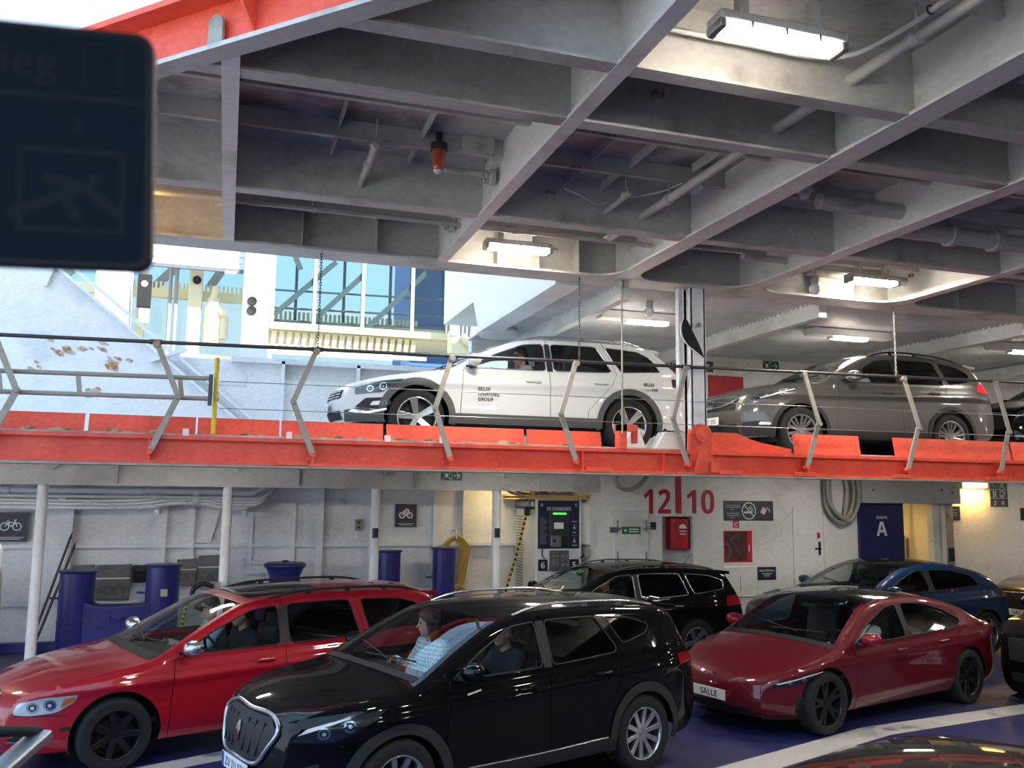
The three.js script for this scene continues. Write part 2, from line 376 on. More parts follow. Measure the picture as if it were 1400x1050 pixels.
{
  // hoistable ramp edge: red channel girder in two lengths, kerb flaps, fins, hinge blocks
  const edge = (x0, x1) => [bx(x0, 2.87, -9.62, x1, 3.10, -9.60), bx(x0, 3.09, -9.72, x1, 3.13, -9.52), bx(x0, 2.845, -9.72, x1, 2.875, -9.52)];
  const ramp = struct('trim_4', [...edge(-14, 5.42), ...edge(5.62, 46)], M.red);
  part('underside_plate', bx(-14, 2.818, -9.75, 46, 2.842, -9.47), M.galv, ramp);
  for (const x of [-3.0, -0.75, 0.86, 2.36, 3.95, 5.0, 7.05, 8.62, 10.15, 12]) part('fin', bx(x - 0.012, 2.875, -9.6, x + 0.012, 3.09, -9.53), M.red, ramp);
  for (const x of [0.65, 4.15, 5.9, 6.98, 8.5, 10.08]) part('foot_plate', bx(x - 0.16, 2.85, -9.6, x + 0.16, 2.9, -9.5, 0.005), M.red, ramp);
  const flap = (x0, x1, y0 = 3.13, y1 = 3.34, z = -9.76) => part('kerb_flap', slabZY([[z, y0], [z + 0.025, y0], [z - 0.02, y1], [z - 0.045, y1]], x0, x1 - x0), M.red, ramp);
  for (const [a, b] of [[-6, -4.6], [-4.56, -2.2], [-2.16, -1.39], [-1.35, -0.33], [-0.31, 0.52], [0.54, 1.64], [1.68, 3.3], [3.34, 4.28]]) flap(a, b);
  part('kerb_flap', slabXY(poly([[5.66, 3.13], [5.66, 3.34], [5.8, 3.38], [6.1, 3.38], [6.32, 3.3], [6.5, 3.26], [6.9, 3.2], [6.9, 3.13]]), -9.7, 0.03), M.red, ramp);
  for (const [a, b] of [[6.94, 7.95], [8.52, 10.5], [10.54, 12.5], [12.54, 14.5]]) flap(a, b, 3.13, 3.40, -9.66);
  part('stop_block', [bx(4.40, 3.13, -9.62, 4.5, 3.42, -9.5), bx(4.40, 3.34, -9.6, 4.62, 3.42, -9.5), bx(4.6, 3.2, -9.6, 4.66, 3.42, -9.54)], M.red, ramp);
  // bare patches where the kerb has been cut and welded: small raised plates
  seed = 5;
  const patchMat = std({ map: paintTex(0xb9a184, 0x6d5138, 0.4, 0.7, 0, 3), roughness: 0.8 });
  for (const x of [-1.9, -1.62, -1.12, -0.98, -0.7, 0.2, 0.33, 0.72, 0.95, 1.15, 1.4, 1.8, 1.95, 2.15, 2.6, 3.05, 3.15, 3.8]) {
    const w = 0.05 + rnd() * 0.09, h = 0.02 + rnd() * 0.03, pts = [];
    for (let a = 0; a < 12; a++) { const t = a / 12 * 6.283, q = 0.75 + rnd() * 0.4; pts.push([x + Math.cos(t) * w * q, 3.155 + Math.sin(t) * h * q]); }
    part('bare_patch', slabXY(poly(pts), -9.738 + rnd() * 0.004, 0.006), patchMat, ramp);
  }
  for (const x of [-0.42, 0.62, 1.68, 2.3]) part('spacer', bx(x - 0.03, 3.13, -9.74, x + 0.03, 3.21, -9.66), M.white, ramp);
  // hinge between the two lengths
  const eye = new THREE.Shape(); eye.moveTo(-0.16, 0); eye.lineTo(-0.14, 0.4); eye.absarc(0, 0.46, 0.14, Math.PI, 0, true); eye.lineTo(0.16, 0);
  part('hinge_plate', boxUV(extrude(eye, 0.08, 0.01).translate(5.52, 2.86, -9.62)), M.red, ramp);
  part('hinge_pin', [rod([5.52, 3.32, -9.56], [5.52, 3.32, -9.50], 0.085, 24), rod([5.52, 3.32, -9.52], [5.52, 3.32, -9.48], 0.035, 16)], M.red, ramp);
  part('gusset', slabXY(poly([[5.38, 2.9], [5.44, 2.9], [5.50, 3.12], [5.48, 3.14]]), -9.52, 0.04), M.red, ramp);
  part('gusset', bx(5.62, 2.87, -9.58, 5.72, 3.0, -9.48), M.red, ramp);
  // white column at the joint, with guide rail
  const col = struct('column', [bx(5.40, 3.0, -9.72, 5.60, BOT, -9.66), bx(5.40, 3.0, -9.72, 5.42, BOT, -9.55), bx(5.58, 3.0, -9.72, 5.60, BOT, -9.55)], M.hull);
  part('face_plate', bx(5.385, 3.0, -9.57, 5.61, BOT, -9.55, 0.004), M.hull, col);
  part('guide_rail', [bx(5.27, 3.9, -9.7, 5.29, BOT, -9.62), bx(5.33, 3.9, -9.7, 5.345, BOT, -9.62)], M.hull, col);
  part('bolt', rod([5.5, 4.7, -9.55], [5.5, 4.7, -9.52], 0.03, 12), M.galv, col);
}
{
  // canopy behind the girder: ribbed panels, cross beams, fascia towards the bow
  const n = 94, pts = [];
  for (let i = 0; i <= n; i++) { const z = -9.82 - i * 0.05; pts.push([z, 5.21 + (i % 2 ? 0.016 : 0)]); }
  for (let i = n; i >= 0; i--) pts.push([-9.82 - i * 0.05, 5.25]);
  const can = struct('ceiling_canopy', slabZY(pts, 3.86, 42), steel(0xc6c9cc, 0xa9acae, 0.4, 0.7, { rough: 0.35 }));
  for (const x of [4.62, 7.55, 11.1, 14.6, 18, 22, 27]) {
    part('cross_beam', bx(x - 0.06, 5.0, -14.5, x + 0.06, 5.2, -9.8), M.wall, can);
    for (let k = 0; k < 44; k++) if (x < 12) part('rib_end', bx(x - 0.08, 5.19, -14.4 + k * 0.105, x - 0.05, 5.225, -14.35 + k * 0.105), M.white, can);
  }
  const f = struct('trim_5', slabZY([[-9.81, 5.2], [-13.35, 5.2], [-14.9, 7.6], [-9.81, 7.6]], 3.72, 0.12), M.white);
  part('soffit_lip', slabZY([[-9.81, 5.13], [-13.3, 5.13], [-13.5, 5.16], [-13.35, 5.2], [-9.81, 5.2]], 3.70, 0.34), M.hull, f);
  part('curved_end', boxUV(lathe([[0.02, -0.09], [0.3, -0.06], [0.34, 0.0], [0.3, 0.06], [0.02, 0.09]], 20).translate(4.04, 5.15, -13.3)), M.hull, f);
  part('back_beam', bx(3.9, 5.0, -14.62, 6.4, 5.22, -14.4), M.wall, f);
}

// ---------- lamps ----------
const tubeGlow = (c, k) => std({ color: 0xfff6e0, emissive: c, emissiveIntensity: k, roughness: 0.4 });
const warm = 0xfff3e2, glowWarm = tubeGlow(warm, 85), glowYellow = tubeGlow(0xffcf6a, 6);
const lampCover = phy({ color: 0xf4f2ea, roughness: 0.15, transmission: 0.9, thickness: 0 });
function ceilingLamp(x, y, z, L, label, power = 230, glow = glowWarm) {     // fluorescent fitting, hanging face down at y
  const t = thing('ceiling_light', label, 'lamp', [x, y, z], 0, 'fluorescent lamps under the deck beams');
  part('housing', [bx(-L / 2 - 0.05, 0.05, -0.085, L / 2 + 0.05, 0.11, 0.085, 0.02), bx(-L / 2 + 0.1, 0.11, -0.03, -L / 2 + 0.16, 0.3, 0.03), bx(L / 2 - 0.16, 0.11, -0.03, L / 2 - 0.1, 0.3, 0.03)], M.pipe, t);
  part('diffuser', bx(-L / 2, 0.0, -0.065, L / 2, 0.055, 0.065, 0.025), glow, t);
  part('end_cap', bx(-L / 2 - 0.055, 0.0, -0.075, -L / 2 - 0.005, 0.06, 0.075, 0.015), M.steelBare, t);
  part('end_cap', bx(L / 2 + 0.005, 0.0, -0.075, L / 2 + 0.055, 0.06, 0.075, 0.015), M.steelBare, t);
  for (const k of [-0.3, 0, 0.3]) for (const q of [0.066, -0.082]) part('clip', bx(k * L - 0.008, 0.02, q, k * L + 0.008, 0.08, q + 0.016), M.steelBare, t);
  part('cable_gland', rod([L / 2 + 0.05, 0.08, 0.0], [L / 2 + 0.13, 0.08, 0.0], 0.016, 10), M.pipe, t);
  const l = new THREE.RectAreaLight(warm, power, L, 0.12); l.position.set(0, -0.012, 0); l.rotation.x = -Math.PI / 2; l.name = 'lamp_light'; t.add(l);
  return t;
}
const FL = 'lit fluorescent lamp under the deck beams ';
ceilingLamp(2.86, 5.12, -4.02, 0.74, 'large lit fluorescent lamp beside the long bent conduit');
ceilingLamp(2.95, 5.24, -9.0, 0.68, 'lit fluorescent lamp above the white estate car roof');
ceilingLamp(7.7, 5.28, -9.0, 0.66, 'lit fluorescent lamp on the pipes above the grey sport utility car');
{ // more of the same further aft and behind the photographer; they show as bright streaks on the bonnets and roofs
  let i = 0;
  for (const [x, z] of [[8.0, -4.0], [12.4, -9.0], [12.4, -4.0], [17, -9.0], [17, -4.0], [6.4, 0.9], [11, 0.9], [16, 0.9], [23, -6], [30, -6]]) ceilingLamp(x, 5.24, z, 0.68, 'lit fluorescent lamp among the far deck beams');
}
// lamps in troughs under the ribbed canopy
for (const [x, lab] of [[5.72, 'lit trough lamp under the ribbed canopy beside the column'], [9.25, 'lit trough lamp under the ribbed canopy above the grey bonnet'], [12.85, 'lit trough lamp under the ribbed canopy at the frame edge'], [16.4, 'lit trough lamp under the ribbed canopy further aft']]) {
  const t = thing('trough_light', lab, 'lamp', [x, 5.06, -11.4], 0, 'trough lamps under the canopy');
  part('trough', [slabZY([[-0.16, 0.14], [-0.1, 0.04], [0.1, 0.04], [0.16, 0.14]], -0.75, 1.5)], M.white, t);
  part('diffuser', bx(-0.32, 0, -0.06, 0.32, 0.05, 0.06, 0.02), glowWarm, t);
  part('end_cap', [bx(-0.36, 0, -0.065, -0.32, 0.05, 0.065, 0.01), bx(0.32, 0, -0.065, 0.36, 0.05, 0.065, 0.01)], M.white, t);
  const l = new THREE.RectAreaLight(warm, 130, 0.62, 0.11); l.position.set(0, -0.012, 0); l.rotation.x = -Math.PI / 2; l.name = 'lamp_light'; t.add(l);
}
{ // wall lamps of the casing and added lamps under the upper level
  for (const [x, z, lab] of [[14.65, -14.4, 'yellow lit bulkhead lamp beside the deck direction sign'], [19.5, -14.4, 'yellow lit bulkhead lamp further along the casing wall']]) {
    const t = thing('bulkhead_light', lab, 'lamp', [x, 2.9, z]);
    part('housing', bx(-0.38, -0.09, -0.1, 0.38, 0.09, -0.03, 0.02), M.pipe, t);
    part('diffuser', bx(-0.32, -0.075, -0.03, 0.32, 0.065, 0.05, 0.03), glowYellow, t);
    part('end_cap', [bx(-0.37, -0.08, -0.03, -0.32, 0.07, 0.04, 0.015), bx(0.32, -0.08, -0.03, 0.37, 0.07, 0.04, 0.015)], M.pipe, t);
    const l = new THREE.RectAreaLight(0xffc870, 110, 0.6, 0.1); l.position.set(0, -0.09, 0.02); l.rotation.x = -Math.PI / 2; l.name = 'lamp_light'; t.add(l);
  }
  for (const [x, z] of [[-4.2, -12.2], [-0.6, -12.2], [4.6, -12.2], [10.5, -12.2], [17, -12.2]]) { // added lamps under the upper level, out of sight, brightening the lower walls
    const t = thing('added_deckhead_light', 'added unseen lamp under the upper level near the casing wall', 'lamp', [x, 2.99, z], 0, 'added lamps under the upper level');
    part('housing', bx(-0.36, 0.03, -0.08, 0.36, 0.09, 0.08, 0.02), M.pipe, t);
    part('diffuser', bx(-0.32, -0.02, -0.06, 0.32, 0.04, 0.06, 0.02), glowWarm, t);
    const l = new THREE.RectAreaLight(0xfff8f0, x < 0 ? 60 : 90, 0.62, 0.11); l.position.set(0, -0.035, 0); l.rotation.x = -Math.PI / 2; l.name = 'lamp_light'; t.add(l);
  }
  // recess lamp over the charging station
  const t = thing('recess_light', 'small lit lamp in the recess above the charging station', 'lamp', [4.9, 2.9, -15.6]);
  part('housing', bx(-0.3, 0.03, -0.06, 0.3, 0.08, 0.06, 0.02), M.pipe, t); part('diffuser', bx(-0.27, -0.02, -0.05, 0.27, 0.04, 0.05, 0.02), glowYellow, t);
  const l = new THREE.RectAreaLight(0xffdf9a, 70, 0.52, 0.09); l.position.set(0, -0.035, 0); l.rotation.x = -Math.PI / 2; l.name = 'lamp_light'; t.add(l);
  // stair lamp
  const s = thing('stair_light', 'lit lamp in the stair lobby behind the blue door', 'lamp', [13.1, 2.62, -15.8]);
  part('housing', bx(-0.2, 0.03, -0.1, 0.2, 0.07, 0.1, 0.02), M.pipe, s); part('diffuser', bx(-0.18, -0.02, -0.08, 0.18, 0.04, 0.08, 0.02), glowYellow, s);
  const l2 = new THREE.RectAreaLight(0xffd888, 100, 0.34, 0.15); l2.position.set(0, -0.035, 0); l2.rotation.x = -Math.PI / 2; l2.name = 'lamp_light'; s.add(l2);
  // bulb at the left bay
  const b = thing('bulb_light', 'small glowing bulb in a clear glass under the deck at the bow', 'lamp', [-0.92, 5.3, -8.5]);
  part('socket', rod([0, 0.02, 0], [0, 0.12, 0], 0.035, 14), M.pipe, b);
  part('bulb', lathe([[0.001, -0.09], [0.03, -0.08], [0.042, -0.04], [0.036, 0.0], [0.03, 0.03]], 16), tubeGlow(0xffc36a, 5), b);
  const pl = new THREE.PointLight(0xffc36a, 1.2); pl.position.set(0, -0.04, 0); pl.name = 'lamp_light'; pl.castShadow = true; b.add(pl);
}
{ // unlit round fittings
  for (const [x, y, z, lab] of [[6.75, 5.12, -8.9, 'white globe lamp at the pipe end above the column'], [5.36, 5.06, -10.6, 'white globe lamp under the canopy beside the column']]) {
    const t = thing('globe_lamp', lab, 'lamp', [x, y, z]);
    part('globe', plain(new THREE.SphereGeometry(0.07, 20, 14)), M.white, t); part('holder', rod([0, 0.05, 0], [0.02, 0.15, 0], 0.05, 14), M.pipe, t); part('stem', rod([0.01, 0.1, 0], [0.01, (z < -9.8 ? 5.21 : 5.66) - y, 0], 0.015, 8), M.pipe, t);
  }
  for (const [x, y, z, lab] of [[4.1, 5.46, -7.14, 'round white smoke detector beside the slanting pipe'], [5.15, 5.46, -6.9, 'round white smoke detector by the dark cable tray']]) {
    const t = thing('smoke_detector', lab, 'detector', [x, y, z]);
    part('base', rod([0, 0.03, 0], [0, 0.07, 0], 0.075, 20), M.white, t); part('head', lathe([[0.001, -0.03], [0.04, -0.025], [0.05, 0.0], [0.06, 0.03]], 20), M.white, t);
  }
  const t = thing('beacon_lamp', 'orange glass beacon lamp hanging under the deck plate', 'lamp', [1.6, 5.46, -7.1]);
  part('glass', lathe([[0.001, -0.16], [0.035, -0.15], [0.058, -0.11], [0.062, 0.02], [0.06, 0.04]], 24), phy({ color: 0xb4532c, roughness: 0.2, clearcoat: 1 }), t);
  part('tip', lathe([[0.001, -0.168], [0.03, -0.16], [0.045, -0.14]], 16), M.signWhite, t);
  part('base', [rod([0, 0.04, 0], [0, 0.1, 0], 0.075, 24), rod([0, 0.1, 0], [0, 0.2, 0], 0.03, 12)], M.darkSteel, t);
  part('junction_box', bx(0.2, 0.06, -0.06, 0.48, 0.2, 0.06, 0.01), M.pipe, t);
  part('cable', tube([[0.05, 0.1, 0], [0.14, 0.06, 0], [0.22, 0.16, 0]], 0.008), M.pipe, t);
}

// ---------- pipes and conduits under the deck ----------
function pipe(name, label, a, b, r, collars = [], m = M.pipe) {
  const t = thing(name, label, 'pipe', a), d = V3(b[0] - a[0], b[1] - a[1], b[2] - a[2]);
  part('tube', rod([0, 0, 0], d.toArray(), r, 16), m, t);
  for (const k of collars) { const c = d.clone().multiplyScalar(k), u = d.clone().normalize().multiplyScalar(0.03); part('collar', rod(c.clone().sub(u).toArray(), c.clone().add(u).toArray(), r * 1.35, 16), m, t); part('hanger', rod(c.toArray(), [c.x, PLATE - a[1], c.z], 0.01, 6), m, t); }
  return t;
}
pipe('pipe', 'pale pipe running athwartships beside the large lamp', [3.84, 5.36, -8.6], [3.9, 5.38, -1.5], 0.042, [0.2, 0.42, 0.64, 0.75]);
pipe('pipe', 'short capped pipe beside the longer slanting pipe', [3.44, 5.34, -8.1], [3.46, 5.40, -7.2], 0.032, [0.9]);
pipe('pipe', 'short valve pipe stub left of the orange beacon', [1.03, 5.32, -7.95], [1.05, 5.45, -6.95], 0.036, [0.62, 0.95]);
pipe('pipe', 'long conduit threaded along the inner girder bay', [-0.9, 5.40, -8.75], [4.36, 5.40, -8.75], 0.026, [0.2, 0.42, 0.62, 0.75]);
pipe('pipe', 'second long conduit in the inner girder bay below the first', [-0.9, 5.33, -8.55], [4.36, 5.33, -8.55], 0.024, [0.3, 0.55, 0.7]);
pipe('pipe', 'wide grey pipe end through the third cross beam', [5.2, 5.36, -6.75], [6.2, 5.36, -6.75], 0.075, []);
pipe('pipe', 'grey pipe end through the cross beam near the column', [5.55, 5.34, -8.6], [6.2, 5.34, -8.6], 0.04, []);
pipe('pipe', 'long wrapped grey pipe under the far cross beams', [6.2, 5.36, -7.2], [16, 5.36, -7.2], 0.09, [0.1, 0.16, 0.22, 0.28, 0.34]);
pipe('pipe', 'thick pipe end behind the lamp above the grey car', [6.9, 5.44, -9.25], [8.44, 5.44, -9.25], 0.055, []);
pipe('pipe', 'upper pipe end behind the lamp above the grey car', [7.4, 5.40, -8.2], [8.44, 5.40, -8.2], 0.045, []);
pipe('pipe', 'short double pipe end through the second cross beam', [4.5, 5.40, -3.9], [5.3, 5.40, -3.9], 0.05, []);
pipe('pipe', 'pale pipe right of the large lamp running forward', [4.95, 5.42, -4.3], [9.0, 5.42, -4.3], 0.05, [0.1, 0.6]);
pipe('pipe', 'conduit below the beacon along the middle bay', [1.7, 5.42, -7.3], [2.15, 5.42, -7.3], 0.03, [0.8]);
{
  const t = thing('conduit', 'thin bent conduit curving around the large lamp', 'pipe', [0, 0, 0]);
  part('tube', tube([[2.25, 5.36, -4.45], [2.9, 5.34, -4.42], [3.4, 5.32, -4.38], [3.6, 5.33, -4.3], [3.72, 5.36, -4.0], [3.74, 5.4, -3.2], [3.74, 5.4, -2.0]], 0.018, 60), M.pipe, t);
  for (const z of [-3.8, -3.3]) part('strap', plain(new THREE.TorusGeometry(0.026, 0.006, 6, 14).translate(3.735, 5.38, z)), M.dark, t);
  const c = thing('cable', 'loose thin cable sagging between the pipe stubs', 'cable', [0, 0, 0]);
  part('sheath', tube([[2.95, 5.5, -7.6], [3.1, 5.43, -7.55], [3.3, 5.38, -7.6], [3.5, 5.46, -7.62], [3.8, 5.46, -7.3], [3.95, 5.5, -7.1]], 0.008, 40), M.signWhite, c);
  const c2 = thing('cable_tray', 'dark cable tray running beside the second cross beam', 'tray', [4.75, 5.42, -9.3]);
  part('tray', [bx(-0.1, 0, 0, 0.1, 0.012, 5), bx(-0.1, 0, 0, -0.09, 0.05, 5), bx(0.09, 0, 0, 0.1, 0.05, 5)], M.darkSteel, c2);
  for (const k of [-0.06, -0.02, 0.02, 0.06]) part('cable', tube([[k, 0.03, 0], [k + 0.01, 0.035, 2], [k - 0.01, 0.03, 3.4], [k, 0.03, 5]], 0.013, 24), M.dark, c2);
  // valve brackets where conduits pass the cross beams
  for (const [x, z, lab] of [[2.12, -7.25, 'cast pipe bracket on the first cross beam by the beacon'], [2.12, -8.75, 'cast pipe bracket on the first cross beam by the conduits'], [-0.16, -8.75, 'cast pipe bracket on the beam at the bow']]) {
    const b = thing('pipe_bracket', lab, 'bracket', [x, 5.38, z]);
    part('flange', rod([-0.02, 0, 0], [0.02, 0, 0], 0.075, 16), M.pipe, b); part('nut', [rod([-0.06, 0, 0.03], [-0.02, 0, 0.03], 0.03, 6), rod([-0.07, -0.03, -0.02], [-0.02, -0.03, -0.02], 0.025, 6)], M.pipe, b);
  }
}

// ---------- ramp rail, chains, rods ----------
{
  const railY = (x) => 4.085 + x * 0.0145;
  const r = thing('hand_rail', 'long dark steel hand rail above the red ramp edge', 'rail', [0, 0, 0]);
  part('tube', rod([-6, railY(-6), -9.53], [15, railY(15), -9.53], 0.02, 10), M.darkSteel, r);
  for (const x of [-0.75, 0.86, 2.35, 3.85, 5.32, 7.0, 8.57, 10.14]) part('joint', rod([x - 0.06, railY(x - 0.06), -9.53], [x + 0.06, railY(x + 0.06), -9.53], 0.027, 10), M.darkSteel, r);
  for (const [y0, k, lab] of [[3.70, 0.006, 'thin steel wire stretched along the ramp at mid height'], [3.42, 0.005, 'thin steel wire stretched low along the ramp']]) solo('wire', rod([-0.1, y0, -9.5], [15, y0 + k * 15, -9.5], 0.005, 6), M.steelBare, lab, 'wire');
  const st = [[-2.2, 0.24, 'folding grey stanchion bent at its knee at the end of the gate bars'], [-0.74, 0.24, 'folding grey stanchion bent at its knee beside the yellow pole'], [0.86, -0.23, 'folding grey stanchion bent at its knee below the dark chain'], [2.35, -0.19, 'folding grey stanchion in front of the white car front wheel'], [3.85, -0.2, 'folding grey stanchion in front of the white car doors'], [5.3, -0.2, 'folding grey stanchion beside the white column and hinge'], [7.0, 0.19, 'folding grey stanchion in front of the grey car front wheel'], [8.57, 0.2, 'folding grey stanchion below the pale chain at the grey car rear door'], [10.14, 0.17, 'folding grey stanchion behind the grey car tail']];
  st.forEach(([x, k, lab]) => {
    const t = thing('stanchion', lab, 'stanchion', [x, 2.96, -9.5], 0, 'stanchions along the ramp edge');
    part('lower_bar', bar([0, 0, 0.01], [k, 0.57, 0.01], 0.025, 0.06), M.galv, t);
    part('upper_bar', bar([k, 0.55, 0.035], [0, railY(x) - 2.96, 0.0], 0.025, 0.055), M.galv, t);
    part('knee_bolt', rod([k, 0.56, 0.0], [k, 0.56, 0.06], 0.028, 12), M.galv, t);
    part('head_clamp', [rod([0, railY(x) - 2.99, -0.045], [0, railY(x) - 2.99, 0.03], 0.035, 12)], M.galv, t);
    part('foot_pin', rod([0, 0.0, -0.04], [0, 0.0, 0.04], 0.03, 12), M.red, t);
  });
  for (const [x, y0, y1, lab, m] of [[0.87, railY(0.87), 5.17, 'dark chain hanging over the ramp rail in front of the glass bridge', M.darkSteel], [3.9, railY(3.9), 5.17, 'steel chain hanging in front of the white estate car', M.darkSteel], [8.48, railY(8.48), 5.17, 'pale chain hanging in front of the grey sport utility car', M.galv]]) {
    const g = [], n = Math.floor((y1 - y0) / 0.032);
    for (let i = 0; i < n; i++) { const q = new THREE.TorusGeometry(0.014, 0.0045, 5, 10).scale(0.8, 1.5, 1); if (i % 2) q.rotateY(Math.PI / 2); g.push(plain(q.translate(x, y0 + 0.016 + i * 0.032, -9.53))); }
    solo('chain', g, m, lab, 'chain');
  }
  solo('hanger_rod', [rod([4.44, 3.3, -9.5], [4.44, 5.16, -9.5], 0.012, 8), rod([4.44, 5.08, -9.5], [4.44, 5.17, -9.5], 0.03, 10)], M.galv, 'thin vertical steel rod in front of the white car rear wheel', 'rod');
  // side gate rails and yellow pole at the bow end
  const g = thing('gate_rail', 'two grey horizontal gate bars with short uprights at the bow', 'rail', [-2.6, 3.5, -9.56]);
  part('bar', rod([0, 0, 0], [2.4, 0.02, 0], 0.024, 10), M.galv, g); part('bar', rod([0, 0.2, 0], [2.4, 0.23, 0], 0.024, 10), M.galv, g);
  for (const x of [0.45, 1.15, 2.1]) part('upright', bar([x + 0.03, 0, 0], [x, 0.21, 0], 0.02, 0.045), M.galv, g);
  part('end_plate', bx(2.38, -0.05, -0.03, 2.42, 0.27, 0.03), M.darkSteel, g);
  const y = thing('pole', 'yellow upright pole at the end of the gate bars', 'pole', [-0.15, 3.16, -9.64]);
  part('tube', rod([0, 0, 0], [0, 0.80, 0], 0.025, 14), M.yellow, y); part('ring', plain(new THREE.TorusGeometry(0.045, 0.006, 6, 16).rotateY(Math.PI / 2).translate(0.03, 0.4, 0.02)), M.steelBare, y);
  // wheel chock strips by the rear wheels, rubber deflector at the column
  const d = thing('rubber_flap', 'curved black rubber flap hooked on the white column', 'flap', [5.27, 4.3, -9.5]);
  const sh = new THREE.Shape(); sh.moveTo(0, 0.45); sh.bezierCurveTo(-0.06, 0.35, -0.04, 0.2, 0.06, 0.12); sh.lineTo(0.26, -0.02); sh.bezierCurveTo(0.2, 0.15, 0.1, 0.3, 0.04, 0.42); sh.lineTo(0, 0.45);
  part('flap', extrude(sh, 0.03, 0.006), M.rubber, d);
  part('rim', plain(tube([[0, 0.45, 0.015], [-0.045, 0.35, 0.02], [-0.03, 0.22, 0.02], [0.06, 0.12, 0.02], [0.27, -0.03, 0.02]], 0.012, 24)), M.white, d);
  for (const [x, lab] of [[4.6, 'white wheel chock behind the white car rear wheel'], [5.05, 'white wheel chock beside the hinge']]) { const c = thing('wheel_chock', lab, 'chock', [x, 3.165, -10.0]); part('wedge', plain(extrude(poly([[0, 0], [0.3, 0], [0.22, 0.2], [0.12, 0.2]]), 0.18, 0.01)), M.white, c); part('handle', tube([[0.17, 0.2, 0.03], [0.17, 0.25, 0.09], [0.17, 0.2, 0.15]], 0.01), M.dark, c); }
}

// ---------- lower level: along the ship's side ----------
function bollard(name, label, x, z, posts, top, R, baseY) {
  const t = thing(name, label, 'bollard', [x, 0, z]);
  for (const [px, py] of posts) {
    const o = part('post', lathe([[0.001, 0], [R, 0], [R, py - 0.03], [R * 0.98, py - 0.02], [R * 0.98, py - 0.015]], 32).translate(px, 0, 0), M.blue, t);
    part('cap', lathe([[0.001, py], [R * 1.13, py - 0.005], [R * 1.15, py - 0.02], [R * 1.1, py - 0.035], [R * 0.9, py - 0.04]], 32).translate(px, 0.012, 0), M.blue, o);
    part('weld_ring', plain(new THREE.TorusGeometry(R + 0.002, 0.012, 6, 32).rotateX(Math.PI / 2).translate(px, baseY * 0.62, 0)), M.blue, o);
    part('lug', plain(new THREE.TorusGeometry(0.05, 0.018, 8, 16, Math.PI).rotateX(Math.PI / 2).rotateZ(0).scale(1.6, 1, 1).translate(px - R - 0.02, py * 0.7, 0.03)), M.blue, o);
  }
  if (posts.length > 1) {
    const a = posts[0][0], b = posts[posts.length - 1][0], w = b - a, sh = new THREE.Shape();
    sh.moveTo(a, 0); sh.lineTo(b, 0); sh.lineTo(b, baseY); sh.quadraticCurveTo(b - R, baseY - 0.13, b - R - 0.1, baseY - 0.14); sh.lineTo(a + R + 0.1, baseY - 0.14); sh.quadraticCurveTo(a + R, baseY - 0.13, a, baseY); sh.lineTo(a, 0);
    const o = part('base', boxUV(extrude(sh, R * 1.5, 0.02).translate(0, 0, -R * 0.75)), M.blue, t);
    part('grip', tube([[(a + b) / 2 - 0.1, baseY - 0.28, R * 0.8], [(a + b) / 2 - 0.08, baseY - 0.31, R * 0.8 + 0.06], [(a + b) / 2 + 0.08, baseY - 0.31, R * 0.8 + 0.06], [(a + b) / 2 + 0.1, baseY - 0.28, R * 0.8]], 0.014), M.blue, o);
  }
  return t;
}
bollard('bollard', 'big blue double mooring bollard joined by a cross web', -2.1, -15.2, [[0, 1.33], [1.23, 1.41]], 1.4, 0.25, 0.92);
bollard('bollard', 'blue mooring bollard at the frame edge left of the white post', -3.55, -15.2, [[0, 1.33]], 1.4, 0.25, 0.7);
bollard('bollard', 'slim blue double mooring bollard beside the yellow hose', 2.72, -15.2, [[0, 1.6], [0.97, 1.64]], 1.6, 0.2, 0.7);
